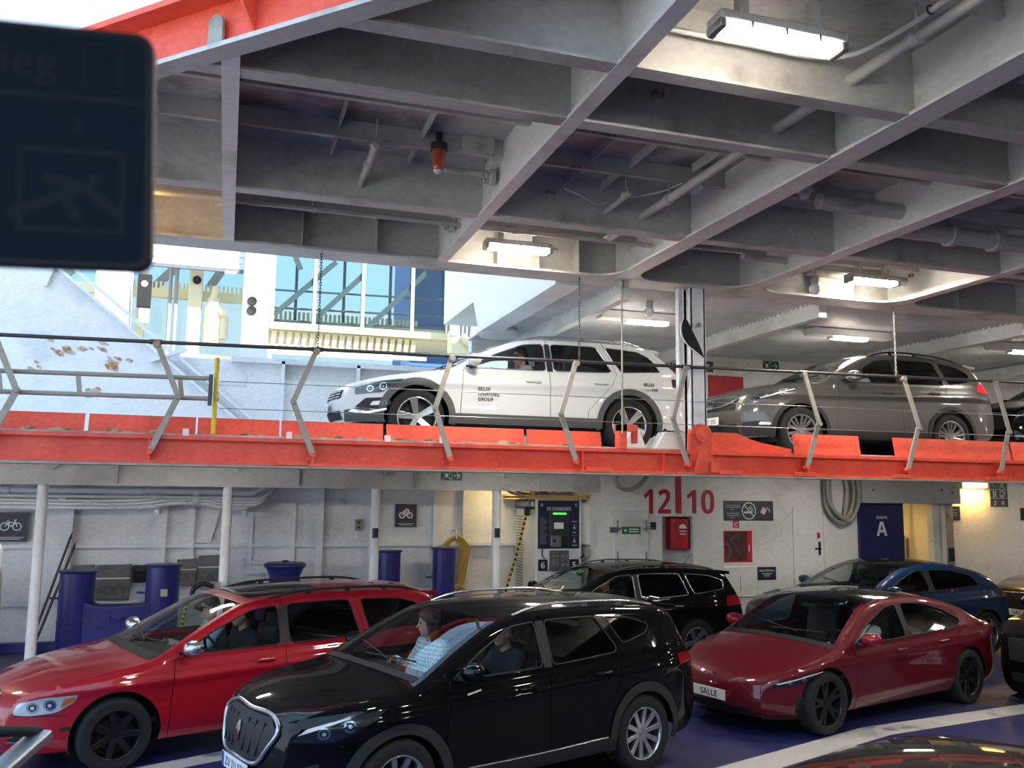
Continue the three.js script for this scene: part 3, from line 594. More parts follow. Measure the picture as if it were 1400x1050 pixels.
{
  const t = thing('mooring_roller', 'wide blue mooring roller with flared top behind the red estate car', 'roller', [1.0, 0, -15.2]);
  part('drum', lathe([[0.001, 0], [0.34, 0], [0.33, 0.5], [0.25, 0.9], [0.25, 1.2], [0.3, 1.32], [0.34, 1.36], [0.34, 1.4], [0.3, 1.42], [0.001, 1.43]], 36), M.blue, t);
  part('cap', lathe([[0.001, 1.46], [0.05, 1.455], [0.06, 1.43]], 16), M.blue, t);
  // small yellowed label on the double bollard
  const s = thing('sticker', 'small pale sticker on the big double bollard', 'sticker', [-0.82, 1.0, -14.945]);
  part('sheet', bx(-0.06, -0.06, 0, 0.04, 0.05, 0.004), std({ color: 0xa9ab8a, roughness: 0.7 }), s);
  for (const [i, y] of [[0, 0.03], [1, 0.19]]) {
    const b = thing('boat_hook', ['brown wooden boat hook leaning at the wall', 'second brown boat hook leaning lower at the wall'][i], 'pole', [-2.82 + i * 0.06, 0.0, -15.75]);
    part('shaft', rod([0, 0.02, 0], [0.46, 1.8 - y, -0.2], 0.02, 8), std({ color: 0x5b4a3e, roughness: 0.7 }), b);
    part('tip', rod([0.46, 1.8 - y, -0.2], [0.49, 1.92 - y, -0.21], 0.022, 8, 0.004), M.dark, b);
  }
  const felt = steel(0x77787a, 0x5f5f60, 0.4, 0.65, { rough: 0.95, bump: 0.006, repeat: 1.5 });
  for (const [x0, x1, y0, y1, lab, m] of [[-2.32, -1.99, 0.75, 1.34, 'narrow grey felt pad strip behind the big bollard', felt], [-1.94, -1.42, 0.8, 1.34, 'wide sagging grey felt pad behind the big bollard', felt], [-0.72, -0.4, 1.0, 1.42, 'grey felt pad right of the big bollard', felt], [-0.38, 0.02, 1.0, 1.48, 'tall grey felt pad beside the charging plug post', felt]]) {
    const t = thing('felt_pad', lab, 'pad', [(x0 + x1) / 2, y0, -16.08]);
    const w = x1 - x0, h = y1 - y0; const sh = poly([[-w / 2, 0.02], [w / 2 - 0.02, 0], [w / 2, h * 0.6], [w / 2 - 0.01, h], [-w / 2 + 0.02, h - 0.01]]);
    part('pad', boxUV(extrude(sh, 0.06, 0.015)), m, t);
    part('batten', bx(-w / 2, h * 0.6, 0.075, w / 2, h * 0.64, 0.09), M.hull, t);
  }
  const b = thing('rubber_block', 'dark rubber block fixed on the wall between bollard posts', 'block', [-1.28, 1.06, -16.08]);
  part('block', bx(-0.1, 0, 0, 0.1, 0.28, 0.12, 0.02), M.rubber, b); part('cap', bx(-0.11, 0.17, 0.01, 0.11, 0.28, 0.15, 0.02), M.dark, b);
}
{ // pipe bundle high on the wall, left
  const lines = [[2.56, -15.35, 0.05, -6, 0.5], [2.47, -15.55, 0.028, -6, 0.6], [2.42, -15.62, 0.022, -6, 0.6], [2.37, -15.68, 0.03, -6, 0.55], [2.31, -15.74, 0.034, -6, 0.35]];
  const labs = ['thick uppermost pipe of the wall bundle', 'second pipe of the wall bundle', 'thin third pipe of the wall bundle', 'fourth pipe of the wall bundle', 'lowest pipe of the wall bundle'];
  lines.forEach(([y, z, r, x0, x1], i) => {
    const t = thing('wall_pipe', labs[i] + ' under the upper level', 'pipe', [0, 0, 0]);
    part('tube', tube([[x0, y, z], [-1.2, y, z], [-0.9, y + (i > 1 ? 0.05 : 0), z], [-0.3, y + (i > 1 ? 0.05 : 0), z], [-0.1, y, z], [x1, y, z], [x1 + 0.12, y + 0.1, z], [x1 + 0.3, y + 0.28, z]], r, 60, false, 10), M.hull, t);
    for (const x of [-3.2 + i * 0.37, -1.3 + i * 0.21, -0.45]) part('coupling', rod([x - 0.05, y + (x > -0.9 && i > 1 ? 0.05 : 0), z], [x + 0.05, y + (x > -0.9 && i > 1 ? 0.05 : 0), z], r + 0.012, 12), M.hull, t);
  });
  solo('pipe_support', bx(-1.06, 2.2, -16.1, -1.0, 2.27, -15.3), M.hull, 'white bracket under the middle of the wall pipe bundle', 'bracket'); solo('pipe_support', bx(0.28, 2.2, -16.1, 0.34, 2.27, -15.3), M.hull, 'white bracket under the bent end of the wall pipe bundle', 'bracket');
  // hatch frame in relief on the wall
  const h = thing('wall_hatch', 'white framed wall hatch with dogs beside the mooring roller', 'hatch', [0.83, 1.2, -16.18]);
  part('panel', bx(-0.34, 0.02, 0, 0.34, 1.12, 0.03), M.hull, h);
  part('frame', [bx(-0.42, 0.04, 0, -0.34, 1.12, 0.07), bx(0.3, 0.04, 0, 0.38, 1.12, 0.07), bx(-0.42, 1.12, 0, 0.38, 1.2, 0.07), bx(-0.42, -0.04, 0, 0.38, 0.04, 0.07)], M.hull, h);
  for (const y of [0.16, 1.0]) part('dog', [bx(-0.52, y - 0.025, 0.06, 0.46, y + 0.025, 0.1), rod([-0.48, y - 0.05, 0.08], [-0.48, y + 0.06, 0.08], 0.03, 8)], M.hull, h);
  const sw = thing('switch_box', 'small grey wall switch with cable beside the third post', 'switch', [2.32, 1.9, -16.195]);
  part('case', bx(-0.06, 0, 0, 0.06, 0.2, 0.07, 0.01), M.galv, sw); part('button', [rod([0, 0.06, 0.07], [0, 0.06, 0.085], 0.02, 10), rod([0, 0.14, 0.07], [0, 0.14, 0.085], 0.02, 10)], M.dark, sw); part('cable', tube([[0, 0, 0.03], [0.02, -0.12, 0.02], [0.04, -0.2, 0]], 0.008), M.white, sw);
  const hk = thing('wall_hook', 'small white cleat on the wall panel', 'hook', [1.98, 2.36, -16.18]); part('plate', bx(-0.07, 0, 0, 0.07, 0.08, 0.03, 0.008), M.hull, hk); part('horn', rod([-0.1, 0.05, 0.06], [0.06, 0.07, 0.06], 0.02, 8), M.hull, hk);
  // yellow hose hung in loops
  const y = thing('water_hose', 'yellow hose hung in loops behind the slim bollard', 'hose', [4.08, 0, -16.0]);
  seed = 21;
  for (let k = 0; k < 7; k++) { const a = 0.12 + k * 0.018, b = 0.85 + rnd() * 0.18, cx = (rnd() - 0.5) * 0.05; part('loop', tube([[cx, 1.74 + k * 0.012, 0.04 + k * 0.012], [cx + a, 1.62, 0.05], [cx + a * 0.9, 1.3, 0.05], [cx + a * 0.4, b, 0.05], [cx - a * 0.3, b + 0.03, 0.06], [cx - a * 0.8, 1.3, 0.05], [cx - a, 1.62, 0.05]], 0.017, 40, true), M.hose, y); }
  part('tail', tube([[0.08, 0.9, 0.06], [0.2, 0.85, 0.1], [0.5, 0.6, 0.2], [0.7, 0.4, 0.3]], 0.017), M.hose, y);
  part('hook', tube([[0, 1.9, -0.19], [0, 1.9, 0.1], [0, 1.76, 0.12]], 0.015), M.hull, y);
}

// ---------- charging station ----------
{
  const t = thing('charging_station', 'white electric car charging cabinet with navy front panel under a tan cover', 'charger', [5.31, 0, -14.95]);
  const W = 0.86, H = 2.5, D = 1.2;
  part('cabinet', bx(0, 0, -D, W, H, 0, 0.01), steel(0xe0e2e2, 0xcfd2d2, 0.45, 0.75, { rough: 0.35 }), t);
  part('rain_cover', [bx(-0.28, H + 0.05, -D - 0.02, W + 0.1, H + 0.08, 0.16), plain(extrude(poly([[-0.28, 0], [W + 0.1, 0], [W + 0.04, 0.06], [-0.2, 0.06]]), D + 0.1, 0).translate(0, H, -D))], std({ color: 0xb7a06a, roughness: 0.6 }), t);
  const panelMat = printMat(608, 700, (g, w, h) => {
    g.fillStyle = '#1a2140'; g.fillRect(0, 0, w, h); g.fillStyle = '#d5d9dd'; g.textAlign = 'center'; g.textBaseline = 'middle';
    g.font = 'bold 74px sans-serif'; g.fillText('EV CHARGING', w / 2 + 4, 118, 360); g.font = 'bold 62px sans-serif'; g.fillText('6', 52, 62); g.fillText('5', w - 46, 62);
    g.fillStyle = '#8b93a6'; for (let i = 0; i < 22; i++) { g.fillRect(26, 250 + i * 18, 60 + ((i * 37) % 40), 5); } for (const y of [300, 390, 480, 600]) { g.strokeStyle = '#8b93a6'; g.lineWidth = 4; g.strokeRect(106, y, 24, 30); }
    g.fillStyle = '#c4c9d2'; g.fillRect(w - 110, 300, 76, 12); g.fillRect(w - 96, 462, 52, 12); g.fillRect(w - 112, 648, 84, 14); g.fillRect(w - 114, 512, 86, 3);
    for (const y of [350, 545]) { g.fillRect(w - 77, y, 12, 46); g.beginPath(); g.moveTo(w - 98, y + 40); g.lineTo(w - 44, y + 40); g.lineTo(w - 71, y + 76); g.fill(); }
  });
  const p = part('front_panel', bx(0.02, 1.63, 0, W - 0.05, H - 0.02, 0.012), M.navy, t);
  part('panel_print', plain(new THREE.PlaneGeometry(W - 0.075, 0.845).translate(W / 2 - 0.015, 2.055, 0.0135)), panelMat, p);
  const u = part('terminal', bx(0.22, 1.68, 0.012, 0.6, 2.3, 0.05, 0.01), std({ color: 0x35383d, roughness: 0.4 }), t);
  part('status_light', bx(0.29, 2.235, 0.05, 0.54, 2.265, 0.058), std({ color: 0x39d43c, emissive: 0x36e03a, emissiveIntensity: 2.2 }), u);
  part('screen', [bx(0.31, 1.98, 0.05, 0.49, 2.09, 0.056)], printMat(180, 110, (g, w, h) => { g.fillStyle = '#eef1f2'; g.fillRect(0, 0, w, h); g.fillStyle = '#50545a'; g.fillRect(40, 36, 34, 40); g.fillRect(100, 36, 34, 40); }), u);
  part('card_reader', [bx(0.25, 1.66, 0.05, 0.44, 1.86, 0.075, 0.008)], M.steelBare, u); part('reader_window', bx(0.46, 1.68, 0.05, 0.56, 1.85, 0.07, 0.006), M.dark, u); part('button', rod([0.31, 1.77, 0.07], [0.31, 1.77, 0.095], 0.03, 16), M.darkSteel, u);
  for (const x of [0.32, 0.5]) { const s = part('socket_box', bx(x - 0.085, 1.25, 0, x + 0.085, 1.6, 0.1, 0.02), std({ color: 0x585b60, roughness: 0.5 }), t); for (let i = 0; i < 3; i++) for (const k of [-0.035, 0.035]) part('knob', rod([x + k, 1.5 - i * 0.075, 0.1], [x + k, 1.5 - i * 0.075, 0.112], 0.022, 10), M.steelBare, s); }
  for (const [x, s] of [[0.12, '6'], [0.72, '5']]) { const o = part('bay_number', bx(x - 0.09, 1.24, 0, x + 0.09, 1.44, 0.008), M.navy, t); part('digit', textGeo(s, 0.11, 0.004).translate(x - 0.045, 1.285, 0.008), M.signWhite, o); }
  part('hook', tube([[0.1, 1.66, 0.02], [0.1, 1.5, 0.04], [0.13, 1.46, 0.07]], 0.012), M.dark, t);
  // side facing forward: header plate, vents, cable
  const hd = part('side_header', bx(-0.008, 2.32, -1.17, 0, 2.5, -0.06), M.navy, t);
  part('header_print', plain(new THREE.PlaneGeometry(1.1, 0.175).rotateY(-Math.PI / 2).translate(-0.0095, 2.41, -0.615)), printMat(512, 82, (g, w, h) => { g.fillStyle = '#1a2140'; g.fillRect(0, 0, w, h); g.fillStyle = '#d5d9dd'; g.font = 'bold 54px sans-serif'; g.textBaseline = 'middle'; g.fillText('EV CHARGER', 18, h / 2, 320); g.fillRect(352, 0, 8, h); g.fillRect(400, 32, 80, 30); g.fillRect(414, 18, 52, 20); g.fillStyle = '#1a2140'; g.fillRect(412, 50, 14, 14); g.fillRect(452, 50, 14, 14); }), hd);
  for (let i = 0; i < 34; i++) part('vent_slat', bx(-0.012, 0.45 + i * 0.052, -1.12, 0.0, 0.474 + i * 0.052, -0.74, 0.003), M.galv, t);
  part('side_edge', bx(-0.01, 0, -0.08, 0.0, 2.5, -0.01), M.white, t);
  const cb = thing('charging_cable', 'black and yellow striped charging cable hanging on the white cabinet', 'cable', [0, 0, 0]);
  const c = new THREE.CatmullRomCurve3([V3(5.24, 2.24, -15.3), V3(5.2, 1.95, -15.4), V3(5.12, 1.5, -15.5), V3(5.0, 1.05, -15.55), V3(4.86, 0.6, -15.5), V3(4.8, 0.2, -15.4)]);
  part('sheath', plain(new THREE.TubeGeometry(c, 60, 0.024, 8)), M.dark, cb);
  for (let i = 0; i < 22; i++) part('yellow_band', rod(c.getPointAt((i + 0.25) / 22).toArray(), c.getPointAt((i + 0.75) / 22).toArray(), 0.0265, 8), M.yellow, cb);
  part('plug', [bx(5.2, 2.2, -15.36, 5.29, 2.36, -15.26, 0.02)], M.dark, cb);
  const g2 = thing('charging_plug', 'black charging plug held at a grey bracket on the white post', 'plug', [0.04, 1.08, -14.4]);
  part('holder', bx(-0.2, -0.1, -0.06, -0.06, 0.12, 0.05, 0.01), M.galv, g2); part('holder', bx(0.09, -0.12, -0.06, 0.25, 0.12, 0.05, 0.01), M.galv, g2);
  part('handle', tube([[-0.14, 0.06, 0.05], [-0.3, 0.1, 0.08], [-0.42, 0.03, 0.08], [-0.44, -0.06, 0.08]], 0.035, 20), M.dark, g2);
  part('handle', tube([[0.2, 0.06, 0.05], [0.36, 0.1, 0.06], [0.52, 0.06, 0.06], [0.6, 0.0, 0.06]], 0.03, 20), M.dark, g2);
  const c2 = new THREE.CatmullRomCurve3([V3(-0.44, -0.06, 0.08), V3(-0.5, -0.2, 0.08), V3(-0.56, -0.5, 0.06), V3(-0.5, -0.9, 0.04)]);
  part('sheath', plain(new THREE.TubeGeometry(c2, 40, 0.022, 8)), M.dark, g2);
  for (let i = 0; i < 12; i++) part('yellow_band', rod(c2.getPointAt((i + 0.25) / 12).toArray(), c2.getPointAt((i + 0.75) / 12).toArray(), 0.0245, 8), M.yellow, g2);
  // cupboard and cabling around the cabinet
  const jb = thing('junction_cupboard', 'pale grey electric cupboard right of the charging cabinet', 'cupboard', [6.2, 1.7, -14.9]);
  part('body', bx(0, 0, -0.9, 0.085, 0.75, 0.1, 0.01), M.wall, jb); part('door', bx(-0.012, 0.02, -0.86, 0.0, 0.73, 0.06, 0.004), M.wall, jb);
  const hose = thing('hanging_cable', 'grey cables looping into the top of the charging cabinet', 'cable', [0, 0, 0]);
  for (const [x, z] of [[5.0, -15.2], [5.12, -15.1], [5.45, -15.0]]) part('strand', tube([[x - 0.3, 3.0, z], [x - 0.28, 2.8, z], [x - 0.1, 2.62, z], [x + 0.12, 2.58, z]], 0.028, 20), M.galv, hose);
  solo('cable_duct', bx(5.5, 2.58, -15.9, 5.75, 3.02, -15.6), M.darkSteel, 'dark grey vertical cable duct above the charging cabinet', 'duct');
  const cam = thing('deck_camera', 'small white deck camera on the charging cabinet cover', 'camera', [5.75, 2.6, -15.0]);
  part('body', bx(-0.09, 0.03, -0.05, 0.09, 0.14, 0.05, 0.01), M.white, cam); part('lens', rod([-0.12, 0.05, 0.0], [-0.07, 0.06, 0.0], 0.03, 12), M.dark, cam); part('arm', tube([[0.08, 0.1, 0], [0.2, 0.25, -0.1], [0.45, 0.42, -0.3]], 0.02), M.galv, cam);
  const tap = thing('wall_tap', 'grey wall socket on the recess corner', 'socket', [6.2, 1.5, -14.8]); part('body', bx(-0.04, 0, -0.04, 0.085, 0.12, 0.04, 0.01), M.galv, tap); part('plug', rod([-0.1, -0.03, 0.0], [-0.02, 0.04, 0.0], 0.025, 10), M.dark, tap);
}

// ---------- casing wall ----------
const ZW = -14.5;
{
  const nm = thing('lane_number', 'large dark red lane numbers twelve and ten divided by a bar', 'lettering', [0, 0, ZW]);
  const wide = (str, x0, x1, y) => { const g = textGeo(str, 0.46, 0.004); g.computeBoundingBox(); const b = g.boundingBox; return g.translate(-b.min.x, -b.min.y, 0).scale((x1 - x0) / (b.max.x - b.min.x), 0.44 / (b.max.y - b.min.y), 1).translate(x0, y, 0.001); };
  part('digits', wide('12', 7.19, 7.74, 2.27), M.redPaint, nm); part('bar', bx(7.83, 2.27, 0.001, 7.955, 3.15, 0.005), M.redPaint, nm); part('digits', wide('10', 8.06, 8.64, 2.27), M.redPaint, nm);
  sign('no_smoking_sign', 'wide navy no smoking sign beside the red lane number', 9.365, 2.33, ZW, 1.07, 0.37, 640, 222, (g, w, h) => {
    g.fillStyle = '#1b2036'; g.fillRect(0, 0, w, h); g.fillStyle = '#9aa0ac'; [[20, 46, 190], [14, 66, 200], [90, 92, 40], [30, 136, 170], [40, 160, 150], [80, 182, 60]].forEach(([x, y, l]) => g.fillRect(x, y, l, 9));
    g.strokeStyle = '#cfd3d6'; g.lineWidth = 13; g.beginPath(); g.ellipse(324, 112, 86, 92, 0, 0, 7); g.stroke(); g.beginPath(); g.moveTo(264, 50); g.lineTo(386, 172); g.stroke(); g.fillStyle = '#cfd3d6'; g.fillRect(260, 118, 110, 22); g.lineWidth = 9; g.beginPath(); g.moveTo(380, 118); g.bezierCurveTo(384, 70, 330, 96, 350, 50); g.stroke(); g.beginPath(); g.moveTo(360, 116); g.bezierCurveTo(350, 84, 320, 90, 326, 66); g.stroke();
    g.strokeStyle = '#7a2438'; g.lineWidth = 6; g.beginPath(); g.arc(536, 112, 72, 0, 7); g.stroke(); g.save(); g.translate(520, 112); g.rotate(0.6); g.fillStyle = '#cfd3d6'; g.fillRect(-34, -34, 60, 72); g.restore(); g.lineWidth = 10; g.strokeStyle = '#cfd3d6'; g.beginPath(); g.moveTo(550, 70); g.lineTo(590, 98); g.lineTo(594, 130); g.stroke(); });
  sign('fire_hose_sign', 'small red fire hose pictogram plate above the hose box', 9.09, 2.08, ZW, 0.13, 0.13, 96, 96, (g) => { g.fillStyle = '#b3202c'; g.fillRect(0, 0, 96, 96); g.strokeStyle = '#fff'; g.lineWidth = 9; g.beginPath(); g.arc(46, 54, 22, 0.6, 5); g.stroke(); g.beginPath(); g.moveTo(60, 36); g.lineTo(76, 18); g.stroke(); }, M.redBox);
  sign('drain_sign', 'navy drain opening sign low on the casing wall', 9.73, 1.17, ZW, 0.4, 0.24, 256, 150, (g, w, h) => { g.fillStyle = '#171b2c'; g.fillRect(0, 0, w, h); g.fillStyle = '#c9ced2'; g.textAlign = 'center'; g.font = 'bold 30px sans-serif'; g.fillText('DRAIN OPENING !', w / 2, 52, 220); g.fillRect(60, 74, 136, 10); g.fillRect(90, 98, 76, 10); });
  sign('green_sign', 'small green and white notice on the white hatch', 6.92, 1.97, ZW + 0.05, 0.36, 0.125, 288, 100, (g, w, h) => { g.fillStyle = '#1f7040'; g.fillRect(0, 0, w, h); g.fillStyle = '#e6efe8'; g.beginPath(); for (let i = 0; i < 10; i++) { const r = i % 2 ? 14 : 34, a = i * Math.PI / 5 - Math.PI / 2; g.lineTo(50 + Math.cos(a) * r, 50 + Math.sin(a) * r); } g.fill(); g.fillRect(104, 24, 160, 20); g.fillRect(104, 60, 160, 16); }, M.green);
  const ex = (g, w, h) => { g.fillStyle = '#1e4f33'; g.fillRect(0, 0, w, h); g.fillStyle = '#d8e6db'; g.fillRect(w / 2 - 2, 0, 4, h); g.fillRect(44, 32, 40, 38); g.lineWidth = 9; g.strokeStyle = '#d8e6db'; for (const [a, b, c, d] of [[10, 10, 34, 30], [118, 10, 94, 30], [10, 92, 34, 72], [118, 92, 94, 72]]) { g.beginPath(); g.moveTo(a, b); g.lineTo(c, d); g.stroke(); } g.beginPath(); g.moveTo(146, 51); g.lineTo(226, 51); g.moveTo(192, 20); g.lineTo(228, 51); g.lineTo(192, 82); g.stroke(); };
  sign('assembly_sign', 'green assembly point arrow sign on the grey girder above the posts', 3.61, 2.885, -14.46, 0.36, 0.165, 256, 102, ex, M.green);
  sign('assembly_sign', 'green assembly point arrow sign on the upper wall beyond the grey bonnet', 9.93, 5.11, ZW, 0.36, 0.19, 256, 102, ex, M.green);
  sign('name_sign', 'navy ship name sign on the upper wall behind the white column', 8.1, 5.02, ZW, 1.12, 0.2, 640, 114, (g, w, h) => { g.fillStyle = '#1a2036'; g.fillRect(0, 0, w, h); g.fillStyle = '#d3d5d6'; g.font = 'bold 84px sans-serif'; g.textBaseline = 'middle'; g.fillText('TYCHO BRAHE', 40, h / 2 + 6, 585); });
  sign('deck_sign', 'dark deck direction sign with cup pictogram and letter A', 15.4, 2.72, ZW, 0.46, 0.54, 230, 270, (g, w, h) => { g.fillStyle = '#15171c'; g.fillRect(0, 0, w, h); g.fillStyle = '#1f4a2c'; g.fillRect(0, 0, w, 88); g.strokeStyle = '#8fb78f'; g.lineWidth = 9; g.beginPath(); g.moveTo(66, 66); g.lineTo(28, 24); g.lineTo(28, 52); g.moveTo(28, 24); g.lineTo(58, 24); g.stroke(); g.fillStyle = '#8fb78f'; g.fillRect(140, 30, 34, 32); for (const [a, b] of [[122, 12], [192, 12], [122, 80], [192, 80]]) { g.beginPath(); g.moveTo(157, 46); g.lineTo(a, b); g.stroke(); } g.fillStyle = '#c6c8c4'; g.fillRect(0, 90, w, 4); g.fillRect(0, 180, w, 4); g.fillRect(34, 104, 12, 70); g.fillRect(60, 104, 12, 70); g.lineWidth = 8; g.strokeStyle = '#c6c8c4'; g.strokeRect(130, 108, 46, 48); g.beginPath(); g.arc(184, 128, 14, -1.4, 1.4); g.stroke(); g.fillRect(126, 164, 60, 7); g.font = 'bold 66px sans-serif'; g.fillText('2', 38, 256); g.fillText('A', 140, 256); }, M.dark);
  sign('notice_plate', 'small dark notice plate right of the stair doorway', 14.16, 2.31, ZW, 0.38, 0.28, 160, 118, (g, w, h) => { g.fillStyle = '#15171e'; g.fillRect(0, 0, w, h); g.fillStyle = '#7c8089'; for (const y of [26, 48, 62, 76]) g.fillRect(18, y, 110, 6); }, M.dark);
  sign('notice_plate', 'black edge of a notice at the frame border on the casing wall', 16.05, 2.3, ZW, 0.2, 0.26, 64, 64, (g) => { g.fillStyle = '#121419'; g.fillRect(0, 0, 64, 64); }, M.dark);
  sign('notice_plate', 'small black switch plate beside the white hatch', 7.38, 2.05, ZW, 0.11, 0.13, 32, 32, (g) => { g.fillStyle = '#16181c'; g.fillRect(0, 0, 32, 32); g.fillStyle = '#83868a'; g.fillRect(4, 24, 24, 3); }, M.dark);
  const bike = (g, w, h, moto) => { g.fillStyle = '#231f33'; g.fillRect(0, 0, w, h); g.strokeStyle = '#4c4a5a'; g.lineWidth = 4; g.strokeRect(5, 5, w - 10, h - 10); g.strokeStyle = '#6d2c40'; g.lineWidth = 4; g.beginPath(); g.arc(w / 2, h * 0.42, w * 0.36, 0, 7); g.stroke(); g.strokeStyle = '#d6d8dc'; g.lineWidth = moto ? 12 : 7; for (const x of [w * 0.32, w * 0.68]) { g.beginPath(); g.arc(x, h * 0.48, w * 0.12, 0, 7); g.stroke(); } g.beginPath(); g.moveTo(w * 0.32, h * 0.48); g.lineTo(w * 0.42, h * 0.34); g.lineTo(w * 0.62, h * 0.34); g.lineTo(w * 0.5, h * 0.48); g.lineTo(w * 0.42, h * 0.34); g.moveTo(w * 0.68, h * 0.48); g.lineTo(w * 0.6, h * 0.26); g.lineTo(w * 0.66, h * 0.25); g.moveTo(w * 0.36, h * 0.3); g.lineTo(w * 0.46, h * 0.3); g.stroke(); if (moto) { g.beginPath(); g.moveTo(w * 0.44, h * 0.32); g.lineTo(w * 0.5, h * 0.2); g.lineTo(w * 0.6, h * 0.27); g.stroke(); } g.fillStyle = '#b9bcc4'; g.fillRect(w * 0.1, h * 0.83, w * 0.8, 6); g.fillRect(w * 0.2, h * 0.89, w * 0.6, 6); };
  sign('bicycle_sign', 'dark bicycle sign on the white wall left of the first post', -3.25, 1.96, -16.08, 0.5, 0.47, 220, 210, (g, w, h) => bike(g, w, h, false));
  sign('motorcycle_sign', 'dark motorcycle rider sign on the white wall above the slim bollard', 3.18, 2.17, -16.15, 0.4, 0.42, 200, 210, (g, w, h) => bike(g, w, h, true));
}
{
  // hatch, doors, boxes
  const h = thing('steel_hatch', 'white steel hatch with dogs below the lane number', 'hatch', [6.93, 1.1, ZW]);
  part('leaf', bx(-0.34, 0, 0, 0.34, 1.22, 0.045, 0.008), M.wall, h);
  for (const [x, y] of [[-0.28, 0.95], [0.28, 0.95], [-0.28, 0.4], [0.28, 0.4]]) part('dog', [bx(x - 0.015, y - 0.1, 0.045, x + 0.015, y + 0.1, 0.075, 0.005), rod([x - 0.06, y - 0.05, 0.06], [x + 0.06, y - 0.05, 0.06], 0.012, 8)], M.galv, h);
  part('latch', rod([-0.42, 0.88, 0.04], [-0.3, 0.88, 0.06], 0.05, 14), M.steelBare, h);
  const d = thing('steel_door', 'plain white steel door with black lever handle', 'door', [10.68, 0, ZW]);
  part('leaf', bx(-0.32, 0.1, 0, 0.32, 2.36, 0.02, 0.004), M.wall, d); part('frame', [bx(-0.36, 0.05, 0, -0.325, 2.37, 0.03), bx(0.325, 0.05, 0, 0.36, 2.37, 0.03), bx(-0.36, 2.37, 0, 0.36, 2.41, 0.03)], M.wall, d);
  part('lever', [bx(0.2, 1.5, 0.02, 0.25, 1.75, 0.03), bx(0.1, 1.61, 0.05, 0.24, 1.64, 0.07, 0.008), rod([0.225, 1.625, 0.02], [0.225, 1.625, 0.07], 0.012, 8)], M.dark, d); part('sticker', bx(0.18, 1.82, 0.02, 0.24, 1.92, 0.023), M.redBox, d);
  const b = thing('sliding_door', 'dark blue sliding door lettered with a large A', 'door', [12.4, 0, -14.44]);
  const door = part('leaf', bx(-0.6, 0.02, -0.05, 0.48, 2.5, 0, 0.01), std({ color: 0x1b2556, roughness: 0.4 }), b);
  part('edge', bx(-0.6, 0.02, 0, -0.5, 2.5, 0.02, 0.005), std({ color: 0x1b2556, roughness: 0.4 }), b);
  const A = textGeo('A', 0.28, 0.003); A.computeBoundingBox(); part('letter', A.translate(-A.boundingBox.max.x / 2 - 0.06, 1.86, 0.001), M.signWhite, b);
  part('small_lettering', textGeo('TRAPPE', 0.055, 0.002).translate(-0.19, 2.19, 0.001), M.signWhite, b);
  const hd = thing('door_header', 'wide pale grey box over the sliding stair door', 'door header', [13.0, 2.5, ZW]);
  part('box', bx(-1.2, 0.0, 0, 1.2, 0.45, 0.2, 0.01), M.girder, hd); part('motor', rod([-0.5, 0.5, 0.1], [-0.1, 0.5, 0.1], 0.07, 16), M.dark, hd); part('rail', bx(-1.15, 0.46, 0.02, 1.15, 0.5, 0.1), M.galv, hd);
  for (const [x, y] of [[-0.95, 0.25], [0.72, 0.28], [0.98, 0.22]]) part('bolt', rod([x, y, 0.2], [x, y, 0.215], 0.018, 8), M.dark, hd);
  struct('trim_6', [bx(13.62, 0, -14.62, 13.78, 2.5, -14.46), bx(13.82, 0, -14.6, 13.92, 2.5, -14.44)], M.wall);
  const jm = thing('door_jamb', 'grey steel jamb with black lock beside the stair doorway', 'jamb', [14.0, 0, ZW]); part('jamb', bx(-0.06, 0, 0, 0.12, 2.5, 0.05), M.galv, jm); part('lock', bx(-0.03, 1.35, 0.05, 0.09, 1.62, 0.09, 0.01), M.dark, jm);
  // stairs with hand rail
  const st = thing('stairs', 'flight of stairs with a steel hand rail behind the blue door', 'stairs', [12.4, 0, -16.7]);
  for (let i = 0; i < 9; i++) part('step', bx(0.1 + i * 0.19, 0, 0, 0.3 + i * 0.19, 0.2 + i * 0.2, 0.8), M.cream, st);
  part('hand_rail', [rod([0.2, 1.15, 0.9], [1.7, 2.55, 0.9], 0.022, 10), rod([0.4, 0.3, 0.9], [0.4, 1.33, 0.9], 0.015, 8)], M.steelBare, st);
  const c = thing('extinguisher_cabinet', 'red plastic extinguisher cabinet standing in a white wall niche', 'cabinet', [7.98, 1.6, -14.86]);
  part('body', bx(-0.17, 0, 0, 0.17, 0.6, 0.24, 0.03), M.redBox, c); part('door', bx(-0.16, 0.02, 0.24, 0.16, 0.58, 0.3, 0.03), M.redBox, c);
  { const s = new THREE.Shape(); s.moveTo(-0.08, 0); s.lineTo(0.08, 0); s.absarc(0, 0, 0.08, 0, Math.PI); part('print', plain(new THREE.ShapeGeometry(s, 16)).translate(0.03, 0.4, 0.302), M.signWhite, c); part('print', [bx(-0.04, 0.34, 0.3, 0.1, 0.36, 0.302), bx(-0.03, 0.29, 0.3, 0.09, 0.31, 0.302)], M.signWhite, c); }
  const f = thing('fire_hose_box', 'red recessed fire hose box with clear door and rolled hose', 'fire box', [8.82, 1.38, -14.86]);
  part('valve', [rod([0.42, 0.5, 0.05], [0.42, 0.5, 0.2], 0.05, 16), rod([0.25, 0.4, 0.16], [0.42, 0.5, 0.16], 0.035, 12), plain(new THREE.TorusGeometry(0.06, 0.012, 8, 20).translate(0.44, 0.46, 0.24))], M.steelBare, f);
  part('nozzle', rod([0.3, 0.36, 0.2], [0.46, 0.12, 0.22], 0.022, 12), M.steelBare, f);
  part('hose_roll', plain(new THREE.TorusGeometry(0.13, 0.05, 10, 28).scale(1, 1.2, 0.8).translate(0.16, 0.2, 0.1)), std({ color: 0x8d8d8a, roughness: 0.8 }), f);
